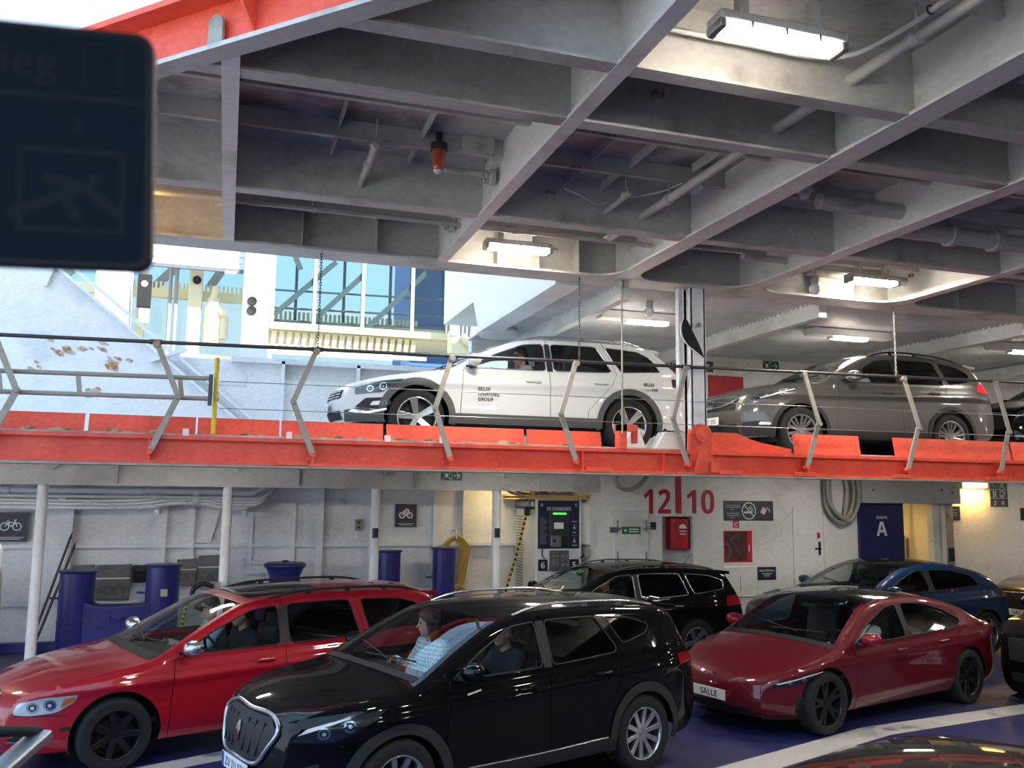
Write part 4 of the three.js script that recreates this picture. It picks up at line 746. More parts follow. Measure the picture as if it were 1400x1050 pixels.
  part('door', bx(0.01, 0.01, 0.33, 0.60, 0.57, 0.335), phy({ color: 0xf0d9da, roughness: 0.05, transmission: 0.95, thickness: 0 }), f);
  part('door_frame', [bx(0, 0.025, 0.32, 0.03, 0.555, 0.36), bx(0.5, 0.025, 0.32, 0.61, 0.555, 0.36), bx(0, 0, 0.32, 0.61, 0.025, 0.36), bx(0, 0.555, 0.32, 0.61, 0.58, 0.36)], M.redBox, f); part('handle', bx(0.53, 0.2, 0.36, 0.55, 0.32, 0.37), M.signWhite, f);
  const w = thing('wall_cover', 'rounded white cover plate below the fire hose box', 'cover', [9.15, 0.75, ZW]); part('plate', bx(-0.36, 0, 0, 0.34, 0.56, 0.03, 0.028), M.wall, w); part('seam', bx(-0.01, 0.1, 0.03, 0.0, 0.4, 0.034), M.galv, w);
  const loop = (n, lab, strands, m) => { const t = thing(n, lab, 'cable', [0, 0, ZW]); strands.forEach(([x0, x1, yb, z, r]) => part('strand', tube([[x0, 3.05, z], [x0 - 0.02, 2.7, z], [x0 + 0.03, yb + 0.25, z], [(x0 + x1) / 2 - 0.04, yb + 0.02, z + 0.02], [(x0 + x1) / 2 + 0.08, yb, z + 0.02], [x1 - 0.02, yb + 0.3, z], [x1, yb + 0.6, z], [x1 - 0.06, 3.05, z]], r, 50), m, t)); return t; };
  loop('hanging_cable', 'thick grey hydraulic hoses hanging in a loop beside the blue door', [[11.0, 11.62, 2.1, 0.14, 0.035], [11.06, 11.7, 2.16, 0.2, 0.04], [11.12, 11.5, 2.2, 0.1, 0.035], [10.98, 11.56, 2.22, 0.24, 0.03]], M.galv);
  { const t = thing('hanging_cable', 'grey hose looping below the red ramp above the white hatch', 'cable', [0, 0, ZW]); for (const z of [0.3, 0.36]) part('strand', tube([[6.48, 3.05, z], [6.5, 2.82, z], [6.6, 2.71, z], [6.8, 2.7, z], [7.0, 2.82, z], [7.2, 3.05, z]], 0.032, 40), M.galv, t); }
  solo('wall_panel', bx(8.55, 4.3, ZW, 9.3, 4.86, ZW + 0.02), M.redPaint, 'dark red panel on the upper wall behind the grey bonnet', 'panel');
  { const t = thing('lane_number', 'dark red lane digits on the upper wall above the white car roof', 'lettering', [0, 0, ZW]); for (const [x0, x1, y] of [[6.75, 6.95, 5.05], [7.15, 7.3, 5.08], [7.45, 7.62, 5.03], [7.75, 7.9, 5.0]]) part('digit', bx(x0, 4.2, 0.001, x1, y, 0.005), M.redPaint, t); }
}

// ---------- quayside terminal beyond the ship's side ----------
{
  const cream = std({ color: 0xe9dcb4, roughness: 0.6 }), whiteP = std({ color: 0xd9dde4, roughness: 0.55 }), dk = std({ color: 0x6a6f75, roughness: 0.7 }), frameG = std({ color: 0x9b9d96, roughness: 0.6 });
  const ZT = -24;
  const pil = (x0, x1, lab) => { const t = thing('terminal_pillar', lab, 'pillar', [(x0 + x1) / 2, -0.25, ZT]); const w = (x1 - x0) / 2; part('shaft', bx(-w, 0, -0.4, w, 13, 0.4, 0.02), whiteP, t); return t; };
  pil(-3.35, -2.55, 'white terminal pillar beside the sloping bow plating');
  const p2 = pil(0.18, 0.86, 'white terminal pillar with two round loudspeakers');
  for (const y of [7.78, 7.53]) part('loudspeaker', [lathe([[0.001, 0.01], [0.1, 0.012], [0.115, 0.03], [0.125, 0.0]], 24).rotateX(Math.PI / 2).translate(-0.1, y - 0.0, 0.41)], M.dark, p2);
  const sh = thing('roller_shutter', 'pale blue ribbed roller shutter half lowered above the machinery', 'shutter', [-0.95, 8.35, ZT + 0.2]);
  for (let i = 0; i < 16; i++) part('slat', bx(-1.15, 0.03 + i * 0.165, -0.03, 1.12, 0.185 + i * 0.165, 0.03, 0.012), whiteP, sh);
  part('bottom_bar', bx(-1.15, -0.06, -0.04, 1.12, 0.03, 0.05), dk, sh); part('end_label', bx(0.65, -0.1, 0.05, 0.95, -0.03, 0.06), cream, sh);
  // boarding machinery behind the opening
  const mc = thing('boarding_machine', 'cream painted boarding machinery with cylinder and column', 'machine', [-0.9, 3.4, -24.6]);
  part('column', bx(-0.3, 0, -0.2, 0.05, 5.4, 0.2, 0.03), cream, mc); part('cylinder', lathe([[0.001, 3.0], [0.2, 3.02], [0.22, 3.1], [0.22, 4.0], [0.16, 4.15], [0.14, 4.3], [0.001, 4.35]], 24).translate(0.35, 0, 0.2), cream, mc);
  part('valve', rod([0.35, 4.3, 0.2], [0.4, 4.6, 0.2], 0.1, 12), cream, mc); part('valve', rod([0.5, 3.9, 0.3], [0.7, 3.9, 0.3], 0.13, 14), cream, mc); part('valve', rod([0.6, 3.2, 0.2], [0.62, 3.8, 0.2], 0.14, 12), cream, mc);
  for (const x of [-0.75, -0.6]) part('pipe', rod([x, 0, 0.2], [x, 5.0, 0.2], 0.05, 10), frameG, mc);
  part('loudspeaker', rod([-0.1, 4.75, 0.2], [-0.1, 4.75, 0.26], 0.11, 18), M.dark, mc); part('foot', bx(-0.4, 2.4, -0.3, 0.9, 2.75, 0.3, 0.03), cream, mc);
  const lm = thing('wall_lantern', 'black rectangular signal lantern on the terminal pillar', 'lantern', [-2.2, 7.15, ZT + 0.3]); part('case', bx(-0.16, 0, 0, 0.16, 0.85, 0.2, 0.02), M.dark, lm); part('lens', lathe([[0.001, 0.02], [0.08, 0.0]], 16).rotateX(Math.PI / 2).translate(0, 0.6, 0.2), M.signWhite, lm); part('holder', bx(-0.1, -0.4, 0.0, 0.14, 0.0, 0.16, 0.02), cream, lm);
  // walls of the terminal: sills, beams, glazing bars, dim hall behind
  const tw = struct('terminal_wall', [bx(-16, -1.2, -24.3, 9, 5.9, -23.9), bx(-16, 10.6, -24.4, 9, 14, -23.9)], cream);
  part('beam', bx(-16, 7.75, -25.2, 0.3, 8.0, -25.0), cream, tw);
  for (let i = 0; i < 30; i++) part('rib', bx(-3 + i * 0.115, 8.0, -25.2, -2.94 + i * 0.115, 8.18, -25.0), cream, tw);
  for (const [x, n] of [[-2.4, 1], [-5, 1]]) part('upright', bx(x - 0.12, 5, -25.3, x + 0.1, 12, -25.1), cream, tw);
  for (const [a, b] of [[[-2.2, 8.0], [-1.0, 9.4]], [[0.1, 9.6], [-0.7, 8.2]], [[-5, 7.6], [-3.4, 9.2]]]) part('brace', bar([a[0], a[1], -25.4], [b[0], b[1], -25.4], 0.12, 0.22), frameG, tw);
  struct('window_1', bx(-16, 5.9, -25.62, 0.2, 10.6, -25.6), M.tintGlass);
  // glass passenger bridge
  const br = thing('passenger_bridge', 'glazed passenger bridge with diagonal braces and ribbed cream floor', 'bridge', [0.9, 0, ZT]);
  part('floor_beam', [bx(0, 6.9, -0.12, 6.5, 7.08, 0.1), bx(0, 6.28, -0.1, 4.3, 6.38, 0.0)], cream, br);
  for (let i = 0; i < 20; i++) part('floor_rib', slabXY(poly([[0.06 + i * 0.2, 6.5], [0.15 + i * 0.2, 6.5], [0.21 + i * 0.2, 6.88], [0.07 + i * 0.2, 6.88]]), -0.5, 0.45), cream, br);
  part('soffit', bx(0, 6.86, -2.2, 6.5, 6.9, -0.1), cream, br);
  for (const x of [0.05, 1.15, 2.46, 3.85, 4.85]) part('post', bx(x - 0.05, 7.05, -0.08, x + 0.05, 10.4, 0.04), frameG, br);
  for (const [a, b] of [[[0.1, 7.3], [1.7, 8.9]], [[1.15, 7.2], [2.46, 8.6]], [[2.6, 7.1], [4.6, 9.2]], [[0.05, 10.2], [0.75, 8.6]]]) part('brace', bar([a[0], a[1], -0.05], [b[0], b[1], -0.05], 0.06, 0.14), frameG, br);
  for (const y of [7.2, 7.55, 8.05]) part('hand_rail', rod([0, y, -0.35], [4.85, y + 0.1, -0.35], 0.03, 8), frameG, br);
  for (let i = 0; i < 4; i++) part('pane', bx([0.1, 1.2, 2.51, 3.9][i], 7.1, -0.02, [1.1, 2.41, 3.8, 4.8][i], 10.3, -0.01), M.tintGlass, br);
  part('far_side', [bx(0, 7.0, -2.3, 6.5, 7.6, -2.2)], cream, br);
  for (let i = 0; i < 34; i++) part('far_rib', bx(0.1 + i * 0.13, 7.6, -2.3, 0.17 + i * 0.13, 7.85, -2.2), cream, br);
  for (const x of [0.8, 2.2, 3.6]) part('far_post', bx(x - 0.04, 7.6, -2.3, x + 0.04, 10.4, -2.2), dk, br);
  part('roof', bx(-0.1, 10.3, -2.4, 6.6, 10.6, 0.15), whiteP, br);
  part('lower_windows', bx(0.1, 5.95, -0.2, 3.6, 6.25, -0.15), M.tintGlass, br);
  const be = thing('bridge_bellows', 'white framed end of the passenger bridge with grey folded bellows', 'bellows', [6.1, 0, ZT + 0.5]);
  part('frame', bar([-0.25, 6.95, 0], [-0.3, 10.5, 0], 0.25, 0.22), whiteP, be); part('frame', bar([0.3, 6.95, 0], [0.7, 10.5, 0], 0.25, 0.22), whiteP, be);
  for (let i = 0; i < 7; i++) part('fold', bar([-0.12 + i * 0.055, 6.95, 0.02 - (i % 2) * 0.06], [-0.15 + i * 0.105, 10.5, 0.02 - (i % 2) * 0.06], 0.05, 0.05), std({ color: 0x8fa0b4, roughness: 0.6 }), be);
  part('support', rod([0.1, -0.25, 0], [0.1, 6.5, 0], 0.2, 16), whiteP, be); part('drive', [bx(-0.4, 6.4, -0.2, 0.6, 6.9, 0.2, 0.05), rod([-0.1, 6.9, 0.2], [0.3, 6.6, 0.3], 0.12, 12)], cream, be);
  // blue lift tower and hall behind the bridge
  const lt = thing('lift_tower', 'blue panelled lift tower behind the glass bridge', 'tower', [6.4, -1.2, -28]); part('shell', bx(-1.2, 0, -1.5, 0.9, 16, 1.5), std({ color: 0x3b6fae, roughness: 0.5 }), lt); part('corner_post', bx(0.9, 0, 1.3, 1.15, 16, 1.6), whiteP, lt);
  const hall = thing('terminal_hall', 'pale grey terminal hall with rows of dark windows far behind the bridge', 'building', [0, -1.2, -44]);
  part('wall', bx(-40, 0, -6, 40, 13, 0), std({ color: 0xb5bcbf, roughness: 0.7 }), hall);
  for (let i = 0; i < 26; i++) for (const y of [3, 7]) { const o = part('window_frame', bx(-20 + i * 1.5, y, 0, -18.8 + i * 1.5, y + 2.2, 0.08), whiteP, hall); part('pane', bx(-19.9 + i * 1.5, y + 0.1, 0.08, -18.9 + i * 1.5, y + 2.1, 0.09), std({ color: 0x5d7a86, roughness: 0.15 }), o); }
}

// ---------- right in front of the lens ----------
{
  // escape window sign hanging on the coach window
  const t = thing('escape_sign', 'dark rounded escape window sign close to the lens with running figure', 'sign', [-0.1107, 2.8064, -0.6523]);
  t.setRotationFromMatrix(new THREE.Matrix4().makeBasis(V3(0.99775, 0.03098, 0.05943).normalize(), V3(-0.0405, 0.9923, 0.117).normalize(), V3(-0.0554, -0.1183, 0.9914).normalize()));
  const w = 0.26, h = 0.1645;
  const sh = (W, H, r) => { const s = new THREE.Shape(), x = 0.0477 - W, y = -H / 2; s.moveTo(x + r, y); s.lineTo(x + W - r, y); s.quadraticCurveTo(x + W, y, x + W, y + r); s.lineTo(x + W, y + H - r); s.quadraticCurveTo(x + W, y + H, x + W - r, y + H); s.lineTo(x + r, y + H); s.quadraticCurveTo(x, y + H, x, y + H - r); s.lineTo(x, y + r); s.quadraticCurveTo(x, y, x + r, y); return s; };
  part('case', plain(extrude(sh(w, h, 0.012), 0.014, 0.002).translate(0, 0, -0.016)), std({ color: 0x0c1226, roughness: 0.6 }), t);
  const g = new THREE.ShapeGeometry(sh(w - 0.008, h - 0.006, 0.01), 8).translate(-0.0035, 0, 0.0006), uv = g.attributes.uv, p = g.attributes.position;
  for (let i = 0; i < p.count; i++) uv.setXY(i, (p.getX(i) - (0.0477 - w)) / w, (p.getY(i) + h / 2) / h);
  part('print', plain(g), printMat(1040, 658, (c, W, H) => {
    c.fillStyle = '#0c2533'; c.fillRect(0, 0, W, H); c.strokeStyle = '#24343c'; c.fillStyle = '#24343c'; c.lineWidth = 14; c.beginPath(); c.moveTo(0, 0.29 * H); c.lineTo(W, 0.29 * H); c.stroke();
    c.font = 'bold 104px sans-serif'; c.textAlign = 'right'; c.fillText('Notausstieg', 800, 140); c.lineWidth = 5; c.strokeRect(866, 36, 96, 128);
    c.font = 'bold 60px sans-serif'; c.fillText('3', 866, 290); c.lineWidth = 14; c.strokeRect(708, 340, 260, 220); c.lineWidth = 30; c.lineCap = 'round'; c.lineJoin = 'round';
    c.beginPath(); c.arc(898, 418, 18, 0, 7); c.fill(); c.beginPath(); c.moveTo(870, 440); c.lineTo(800, 470); c.lineTo(690, 520); c.moveTo(870, 440); c.lineTo(960, 510); c.moveTo(870, 440); c.lineTo(780, 420); c.moveTo(820, 470); c.lineTo(850, 520); c.stroke();
  }, { roughness: 0.95 }), t);
  // roof-mounted carrier of a neighbouring vehicle at the lower left corner
  const k = thing('bike_carrier', 'silver carrier arm with black clamps at the lower left corner', 'carrier', [-0.56, 1.78, -3.0]);
  part('arm', plain(new RoundedBoxGeometry(0.07, 0.03, 0.30, 3, 0.008).rotateX(0.35).rotateY(-0.5).translate(0.0, 0.0, 0.02)), M.steelBare, k);
  part('clamp', [tube([[-0.14, 0.075, 0.0], [-0.07, 0.085, 0.0], [0.02, 0.07, -0.06], [0.06, 0.055, -0.1]], 0.016, 20), tube([[-0.07, 0.06, 0.02], [-0.06, -0.02, 0.03], [-0.04, -0.09, 0.04]], 0.022, 16)], M.rubber, k);
  part('tube', tube([[-0.16, 0.03, 0.02], [-0.09, 0.045, 0.02], [-0.07, 0.0, 0.03], [-0.075, -0.12, 0.05]], 0.02, 20), M.galv, k);
  part('upright', rod([-0.2, -0.6, 0.0], [-0.09, -0.06, 0.02], 0.03, 12), M.galv, k);
  const m = thing('wing_mirror', 'pale rounded mirror arm at the left frame edge', 'mirror', [-0.76, 1.55, -3.25]);
  part('arm', tube([[0.06, -0.3, 0], [0.065, 0.3, 0], [0.07, 0.65, 0], [0.055, 0.8, 0], [-0.02, 0.9, 0]], 0.022, 30), M.galv, m);
  part('housing', plain(new RoundedBoxGeometry(0.1, 0.24, 0.08, 4, 0.04).translate(0.035, 0.74, 0.0)), M.white, m);
}

{
  // the coach the picture is taken from: its roof and rear shade the sign and the lens
  const c = thing('coach', 'dark grey coach body around the escape window sign', 'coach', [0.6, 0, 0.5]);
  const trim = std({ color: 0x3a3d42, roughness: 0.8 });
  part('roof', bx(-5, 3.62, -1.3, 6, 3.74, 1.35, 0.05), trim, c); part('floor', bx(-5, 0.9, -1.25, 6, 1.0, 1.3), trim, c);
  part('side_panel', bx(-5, 0.4, -1.29, 6, 1.85, -1.24), trim, c); part('side_panel', bx(-5, 0.4, 1.28, 6, 1.85, 1.33), trim, c); part('window_header', bx(-5, 3.3, 1.26, 6, 3.64, 1.33), trim, c);
  part('end_panel', bx(-5, 0.4, -1.25, -4.95, 3.63, 1.3), trim, c); part('end_panel', bx(5.95, 0.4, -1.25, 6, 3.63, 1.3), trim, c);
  part('window_header', bx(-5, 3.5, -1.29, 6, 3.64, -1.22), trim, c);
  for (const x of [-2.6, 4.2]) part('window_post', bx(x - 0.06, 1.85, -1.29, x + 0.06, 3.6, -1.22), trim, c);
  for (const x of [-4, 5.2]) for (const z of [-1.1, 1.1]) part('wheel', plain(new THREE.CylinderGeometry(0.5, 0.5, 0.28, 32).rotateX(Math.PI / 2).translate(x, 0.5, z)), M.rubber, c);
}

// ---------- cars ----------
// Local frame: front axle at x = 0, nose towards -x, wheels on y = 0, near side at +z.
const glassFront = phy({ color: 0xd4dedc, roughness: 0.02, transmission: 1, thickness: 0, ior: 1.52 });
const glassScreen = phy({ color: 0xdfe8e6, roughness: 0.02, transmission: 1, thickness: 0, ior: 1.52 });
const glassDark = phy({ color: 0x4c545a, roughness: 0.02, transmission: 1, thickness: 0, ior: 1.52 });
const glassLamp = phy({ color: 0xf2f6f8, roughness: 0.03, transmission: 1, thickness: 0, ior: 1.5 });
const carDark = std({ color: 0x101114, roughness: 0.75 });
const carTrim = std({ color: 0x1a1b1e, roughness: 0.6 });
const cladding = std({ color: 0x202225, roughness: 0.7 });
const cabinMat = std({ color: 0x1d1e21, roughness: 0.8 });
const seatMat = std({ color: 0x222326, roughness: 0.75 });
const silver = std({ color: 0xb9bcbf, roughness: 0.25, metalness: 0.9 });
const lampInner = std({ color: 0xc9cdd0, roughness: 0.3, metalness: 0.35 });
const lampRed = phy({ color: 0x8a0f16, roughness: 0.15, clearcoat: 1 });
const amber = phy({ color: 0xc8691c, roughness: 0.2, clearcoat: 1 });
const paint = (c, o = {}) => phy({ color: c, roughness: 0.38, metalness: 0.25, clearcoat: 1, clearcoatRoughness: 0.03, specularIntensity: 0.4, ...o });

function subdivide(tris, max) {                              // conforming: every edge longer than max is halved
  const m2 = max * max, out = [], stack = tris.slice();
  const L = (a, b) => (a[0] - b[0]) ** 2 + (a[1] - b[1]) ** 2, mid = (a, b) => [(a[0] + b[0]) / 2, (a[1] + b[1]) / 2];
  while (stack.length) {
    const [a, b, c] = stack.pop(), s = [L(a, b) > m2, L(b, c) > m2, L(c, a) > m2], n = s[0] + s[1] + s[2];
    if (!n) { out.push([a, b, c]); continue; }
    const ab = mid(a, b), bc = mid(b, c), ca = mid(c, a);
    if (n === 3) stack.push([a, ab, ca], [ab, b, bc], [ca, bc, c], [ab, bc, ca]);
    else if (n === 1) { if (s[0]) stack.push([a, ab, c], [ab, b, c]); else if (s[1]) stack.push([a, b, bc], [a, bc, c]); else stack.push([a, b, ca], [ca, b, c]); }
    else if (!s[0]) stack.push([a, b, bc], [a, bc, ca], [ca, bc, c]);
    else if (!s[1]) stack.push([a, ab, ca], [ab, b, c], [ab, c, ca]);
    else stack.push([a, ab, c], [ab, bc, c], [ab, b, bc]);
  }
  return out;
}
function triangulate(contour, holes = [], max = 0.05) {
  const V = (p) => p.map((q) => new THREE.Vector2(q[0], q[1]));
  let c = V(contour); if (THREE.ShapeUtils.isClockWise(c)) c.reverse();
  const h = holes.map((x) => { const q = V(x); if (!THREE.ShapeUtils.isClockWise(q)) q.reverse(); return q; });
  const all = [c, ...h].flat().map((v) => [v.x, v.y]);
  return subdivide(THREE.ShapeUtils.triangulateShape(c, h).map((f) => f.map((i) => all[i])), max);
}
function clipTris(tris, g) {                                 // keeps the side where g >= 0
  const out = [];
  for (const t of tris) {
    const v = t.map(g), poly = [];
    for (let i = 0; i < 3; i++) {
      const a = t[i], b = t[(i + 1) % 3], x = v[i], y = v[(i + 1) % 3];
      if (x >= 0) poly.push(a);
      if ((x >= 0) !== (y >= 0)) { const k = x / (x - y); poly.push([a[0] + (b[0] - a[0]) * k, a[1] + (b[1] - a[1]) * k]); }
    }
    for (let i = 1; i + 1 < poly.length; i++) out.push([poly[0], poly[i], poly[i + 1]]);
  }
  return out;
}
function smooth2(pts, n = 6, closed = true) {                // rounded outline through the given points
  const c = new THREE.CatmullRomCurve3(pts.map((p) => V3(p[0], p[1], 0)), closed, 'catmullrom', 0.25);
  return c.getPoints(pts.length * n).slice(0, closed ? -1 : undefined).map((v) => [v.x, v.y]);
}
function roundPoly(pts, r = 0.05, n = 4) {                   // straight sides, rounded corners
  const out = [], N = pts.length;
  for (let i = 0; i < N; i++) {
    const p = pts[i], a = pts[(i + N - 1) % N], b = pts[(i + 1) % N];
    const da = Math.hypot(a[0] - p[0], a[1] - p[1]), db = Math.hypot(b[0] - p[0], b[1] - p[1]), q = Math.min(r, da / 2.2, db / 2.2);
    const A = [p[0] + (a[0] - p[0]) / da * q, p[1] + (a[1] - p[1]) / da * q], B = [p[0] + (b[0] - p[0]) / db * q, p[1] + (b[1] - p[1]) / db * q];
    for (let k = 0; k <= n; k++) { const t = k / n, u = 1 - t; out.push([u * u * A[0] + 2 * u * t * p[0] + t * t * B[0], u * u * A[1] + 2 * u * t * p[1] + t * t * B[1]]); }
  }
  return out;
}
const grow = (pts, d) => { const cx = pts.reduce((s, p) => s + p[0], 0) / pts.length, cy = pts.reduce((s, p) => s + p[1], 0) / pts.length; return pts.map(([x, y]) => { const q = Math.hypot(x - cx, y - cy); return [x + (x - cx) / q * d, y + (y - cy) / q * d]; }); };

function wheelKit(r, rimR, kind, rimMat, faceMat) {          // geometries of one wheel, axis along z, outer face at +z
  const w = 0.105, T = [[rimR - 0.01, -w], [rimR + 0.02, -w], [r - 0.03, -w - 0.012], [r - 0.008, -w + 0.015], [r, -w + 0.045], [r, w - 0.045], [r - 0.008, w - 0.015], [r - 0.03, w + 0.012], [rimR + 0.02, w], [rimR - 0.01, w - 0.005]];
  const tyre = plain(new THREE.LatheGeometry(T.map((p) => new THREE.Vector2(...p)), 48).rotateX(Math.PI / 2));
  const lip = plain(new THREE.LatheGeometry([[rimR - 0.02, -w + 0.03], [rimR - 0.022, w - 0.03], [rimR - 0.012, w - 0.004], [rimR + 0.002, w - 0.002], [rimR + 0.004, w - 0.012]].map((p) => new THREE.Vector2(...p)), 48).rotateX(Math.PI / 2));
  const disc = [plain(new THREE.CylinderGeometry(rimR - 0.03, rimR - 0.03, 0.01, 40).rotateX(Math.PI / 2).translate(0, 0, -0.02)), plain(new THREE.CylinderGeometry(rimR * 0.66, rimR * 0.66, 0.02, 32).rotateX(Math.PI / 2).translate(0, 0, 0.015))];
  const spokes = [];
  const sp = (a, w0, w1, skew = 0, r0 = 0.04) => {
    const s = new THREE.Shape(); s.moveTo(-w0, r0); s.lineTo(-w1 + skew, rimR - 0.012); s.lineTo(w1 + skew, rimR - 0.012); s.lineTo(w0, r0);
    const g = extrude(s, 0.028, 0.005);
    const p = g.attributes.position; for (let i = 0; i < p.count; i++) p.setZ(i, p.getZ(i) - 0.03 * Math.max(0, 1 - Math.hypot(p.getX(i), p.getY(i)) / rimR) ** 1.2);
    g.computeVertexNormals();
    spokes.push(plain(g.rotateZ(a).translate(0, 0, w - 0.045)));
  };
  const N = kind === 'five_split' ? 5 : kind === 'ten' ? 10 : kind === 'seven' ? 7 : 5;
  for (let k = 0; k < N; k++) {
    const a = k / N * Math.PI * 2;
    if (kind === 'five_split') { sp(a - 0.17, 0.02, 0.02, -0.015); sp(a + 0.17, 0.02, 0.02, 0.015); }
    else if (kind === 'twist') { sp(a, 0.03, 0.014, 0.05); sp(a + 0.35, 0.016, 0.011, 0.05); }
    else if (kind === 'leaf') { sp(a - 0.2, 0.012, 0.016, 0.02, 0.05); sp(a + 0.2, 0.012, 0.016, -0.02, 0.05); sp(a + 0.628, 0.009, 0.009, 0, 0.05); }
    else sp(a, kind === 'ten' ? 0.016 : 0.026, kind === 'ten' ? 0.02 : 0.024);
  }
  const hub = [plain(new THREE.CylinderGeometry(0.058, 0.066, 0.03, 24).rotateX(Math.PI / 2).translate(0, 0, w - 0.05)), plain(new THREE.CylinderGeometry(0.03, 0.032, 0.012, 20).rotateX(Math.PI / 2).translate(0, 0, w - 0.032))];
  return { tyre, lip, disc, face: [...spokes, ...hub], rimMat, faceMat };
}
const rimDarkBack = std({ color: 0x26272a, roughness: 0.5, metalness: 0.5 });

function makeCar(S) {
  const car = thing(S.name, S.label, 'car', [S.x, S.y ?? 0, S.z], S.yaw * D2R);
  if (S.scale) car.scale.setScalar(S.scale);
  const body = S.paint, wb = S.wb, r = S.r, ra = S.ra ?? r + 0.055, w = S.w;
  // silhouette: control points [x, y, bulge, crown]
  const curve = new THREE.CatmullRomCurve3(S.sil.map((p) => V3(p[0], p[1], 0)), false, 'centripetal');
  const K = 7, n = (S.sil.length - 1) * K, sil = [];
  for (let i = 0; i <= n; i++) {
    const t = i / n, q = curve.getPoint(t), k = Math.min(S.sil.length - 2, Math.floor(i / K)), f = i / K - k, a = S.sil[k], b = S.sil[k + 1];
    sil.push([q.x, q.y, (a[2] ?? 0) * (1 - f) + (b[2] ?? 0) * f, (a[3] ?? 0) * (1 - f) + (b[3] ?? 0) * f]);
  }
  const x0 = Math.min(...sil.map((p) => p[0])), x1 = Math.max(...sil.map((p) => p[0]));
  const tops = []; const NT = 400;
  for (let i = 0; i <= NT; i++) tops.push(0);
  for (let i = 0; i < sil.length - 1; i++) {
    const a = sil[i], b = sil[i + 1];
    for (let k = 0; k <= 8; k++) { const X = a[0] + (b[0] - a[0]) * k / 8, Y = a[1] + (b[1] - a[1]) * k / 8, c = Math.round((X - x0) / (x1 - x0) * NT); tops[c] = Math.max(tops[c], Y); }
  }
  for (let i = 1; i <= NT; i++) if (!tops[i]) tops[i] = tops[i - 1];
  const ytop = (x) => { const t = cl((x - x0) / (x1 - x0)) * NT, i = Math.min(NT - 1, Math.floor(t)); return tops[i] + (tops[i + 1] - tops[i]) * (t - i); };
  const belt = (x) => S.belt[0] + (S.belt[1] - S.belt[0]) * cl((x - 0.5) / 2.5, -0.6, 1.3);
  const Lf = S.Lf ?? 0.85, Lr = S.Lr ?? 0.8, kf = S.kf ?? 0.34, kr = S.kr ?? 0.2, th = S.th ?? 0.4;
  const W = (x, y) => {
    const uf = cl((x0 + Lf - x) / Lf), ur = cl((x - x1 + Lr) / Lr);
    let v = w * (1 - kf * uf ** 2.3 - kr * ur ** 2.2);
    const b = belt(x), d = Math.max(0.004, ytop(x) - y);
    const sh = 0.018 * sst(b - 0.12, b - 0.015, y);                               // shoulder
    if (y < 0.42) v -= 0.14 * ((0.42 - y) / 0.3) ** 2;
    else if (y < b) v -= 0.035 * ((y - 0.42) / (b - 0.42)) ** 2 - 0.02 * Math.exp(-(((y - (b - 0.19)) / 0.05) ** 2)) * (S.crease ?? 1);
    else v -= 0.035 + th * (y - b);
    v -= sh;
    const R = S.round ?? 0.075;
    if (d < R) v -= (R - Math.sqrt(Math.max(0, R * R - (R - d) ** 2))) * 0.8;
    return v;
  };
  const side = (p, s, off = 0) => V3(p[0], p[1], s * (W(p[0], p[1]) + off));
  const sideN = (p, s) => { const e = 0.006; return V3(-(W(p[0] + e, p[1]) - W(p[0] - e, p[1])) / (2 * e), -(W(p[0], p[1] + e) - W(p[0], p[1] - e)) / (2 * e), 1).normalize().multiply(V3(1, 1, s)); };
  function sideGeo(tris, s, off = 0) {
    const P = new Float32Array(tris.length * 9), N = new Float32Array(tris.length * 9), U = new Float32Array(tris.length * 6);
    let k = 0;
    for (const t of tris) for (const p of s > 0 ? t : [t[0], t[2], t[1]]) {
      const nn = sideN(p, s), v = side(p, s).addScaledVector(nn, off);
      v.toArray(P, k * 3); nn.toArray(N, k * 3); U[k * 2] = p[0]; U[k * 2 + 1] = p[1]; k++;
    }
    const g = new THREE.BufferGeometry();
    g.setAttribute('position', new THREE.BufferAttribute(P, 3)); g.setAttribute('normal', new THREE.BufferAttribute(N, 3)); g.setAttribute('uv', new THREE.BufferAttribute(U, 2));
    return g;
  }
  const patch = (name, pts, s, m, parent, off = 0.004, max = 0.05) => part(name, sideGeo(triangulate(pts, [], max), s, off), m, parent);
  const onSide = (pts, rad, s, off = 0.004, closed = true) => { const v = pts.map((p) => side(p, s).addScaledVector(sideN(p, s), off)); return plain(new THREE.TubeGeometry(new THREE.CatmullRomCurve3(v, closed, 'centripetal'), pts.length * 2, rad, 5, closed)); };

  // side panels, cut at the shut lines
  const ys = S.sill, contour = sil.map((p) => [p[0], p[1]]), arc = (cx) => {
    const dx = Math.sqrt(ra * ra - (ys - r) ** 2), a0 = Math.atan2(ys - r, dx), out = [];
    for (let i = 0; i <= 22; i++) { const a = a0 + (Math.PI - 2 * a0) * i / 22; out.push([cx + Math.cos(a) * ra, r + Math.sin(a) * ra]); }
    return out;
  };
  contour.push(...arc(wb), ...arc(0));
  const wins = S.wins.map((q) => roundPoly(q, S.winR ?? 0.04));
  const tris = triangulate(contour, wins, 0.05);
  const seam = (q) => (p) => { let i = 0; while (i < q.length - 2 && p[1] > q[i + 1][1]) i++; const a = q[i], b = q[i + 1], t = (p[1] - a[1]) / (b[1] - a[1]); return p[0] - (a[0] + (b[0] - a[0]) * t); };
  const G = 0.0035, sm = S.seams.map(seam);
  const pieces = (i) => { let t = tris; if (i > 0) t = clipTris(t, (p) => sm[i - 1](p) - G); if (i < 3) t = clipTris(t, (p) => -sm[i](p) - G); return t; };
  const PT = [0, 1, 2, 3].map(pieces);
  const doors = [];
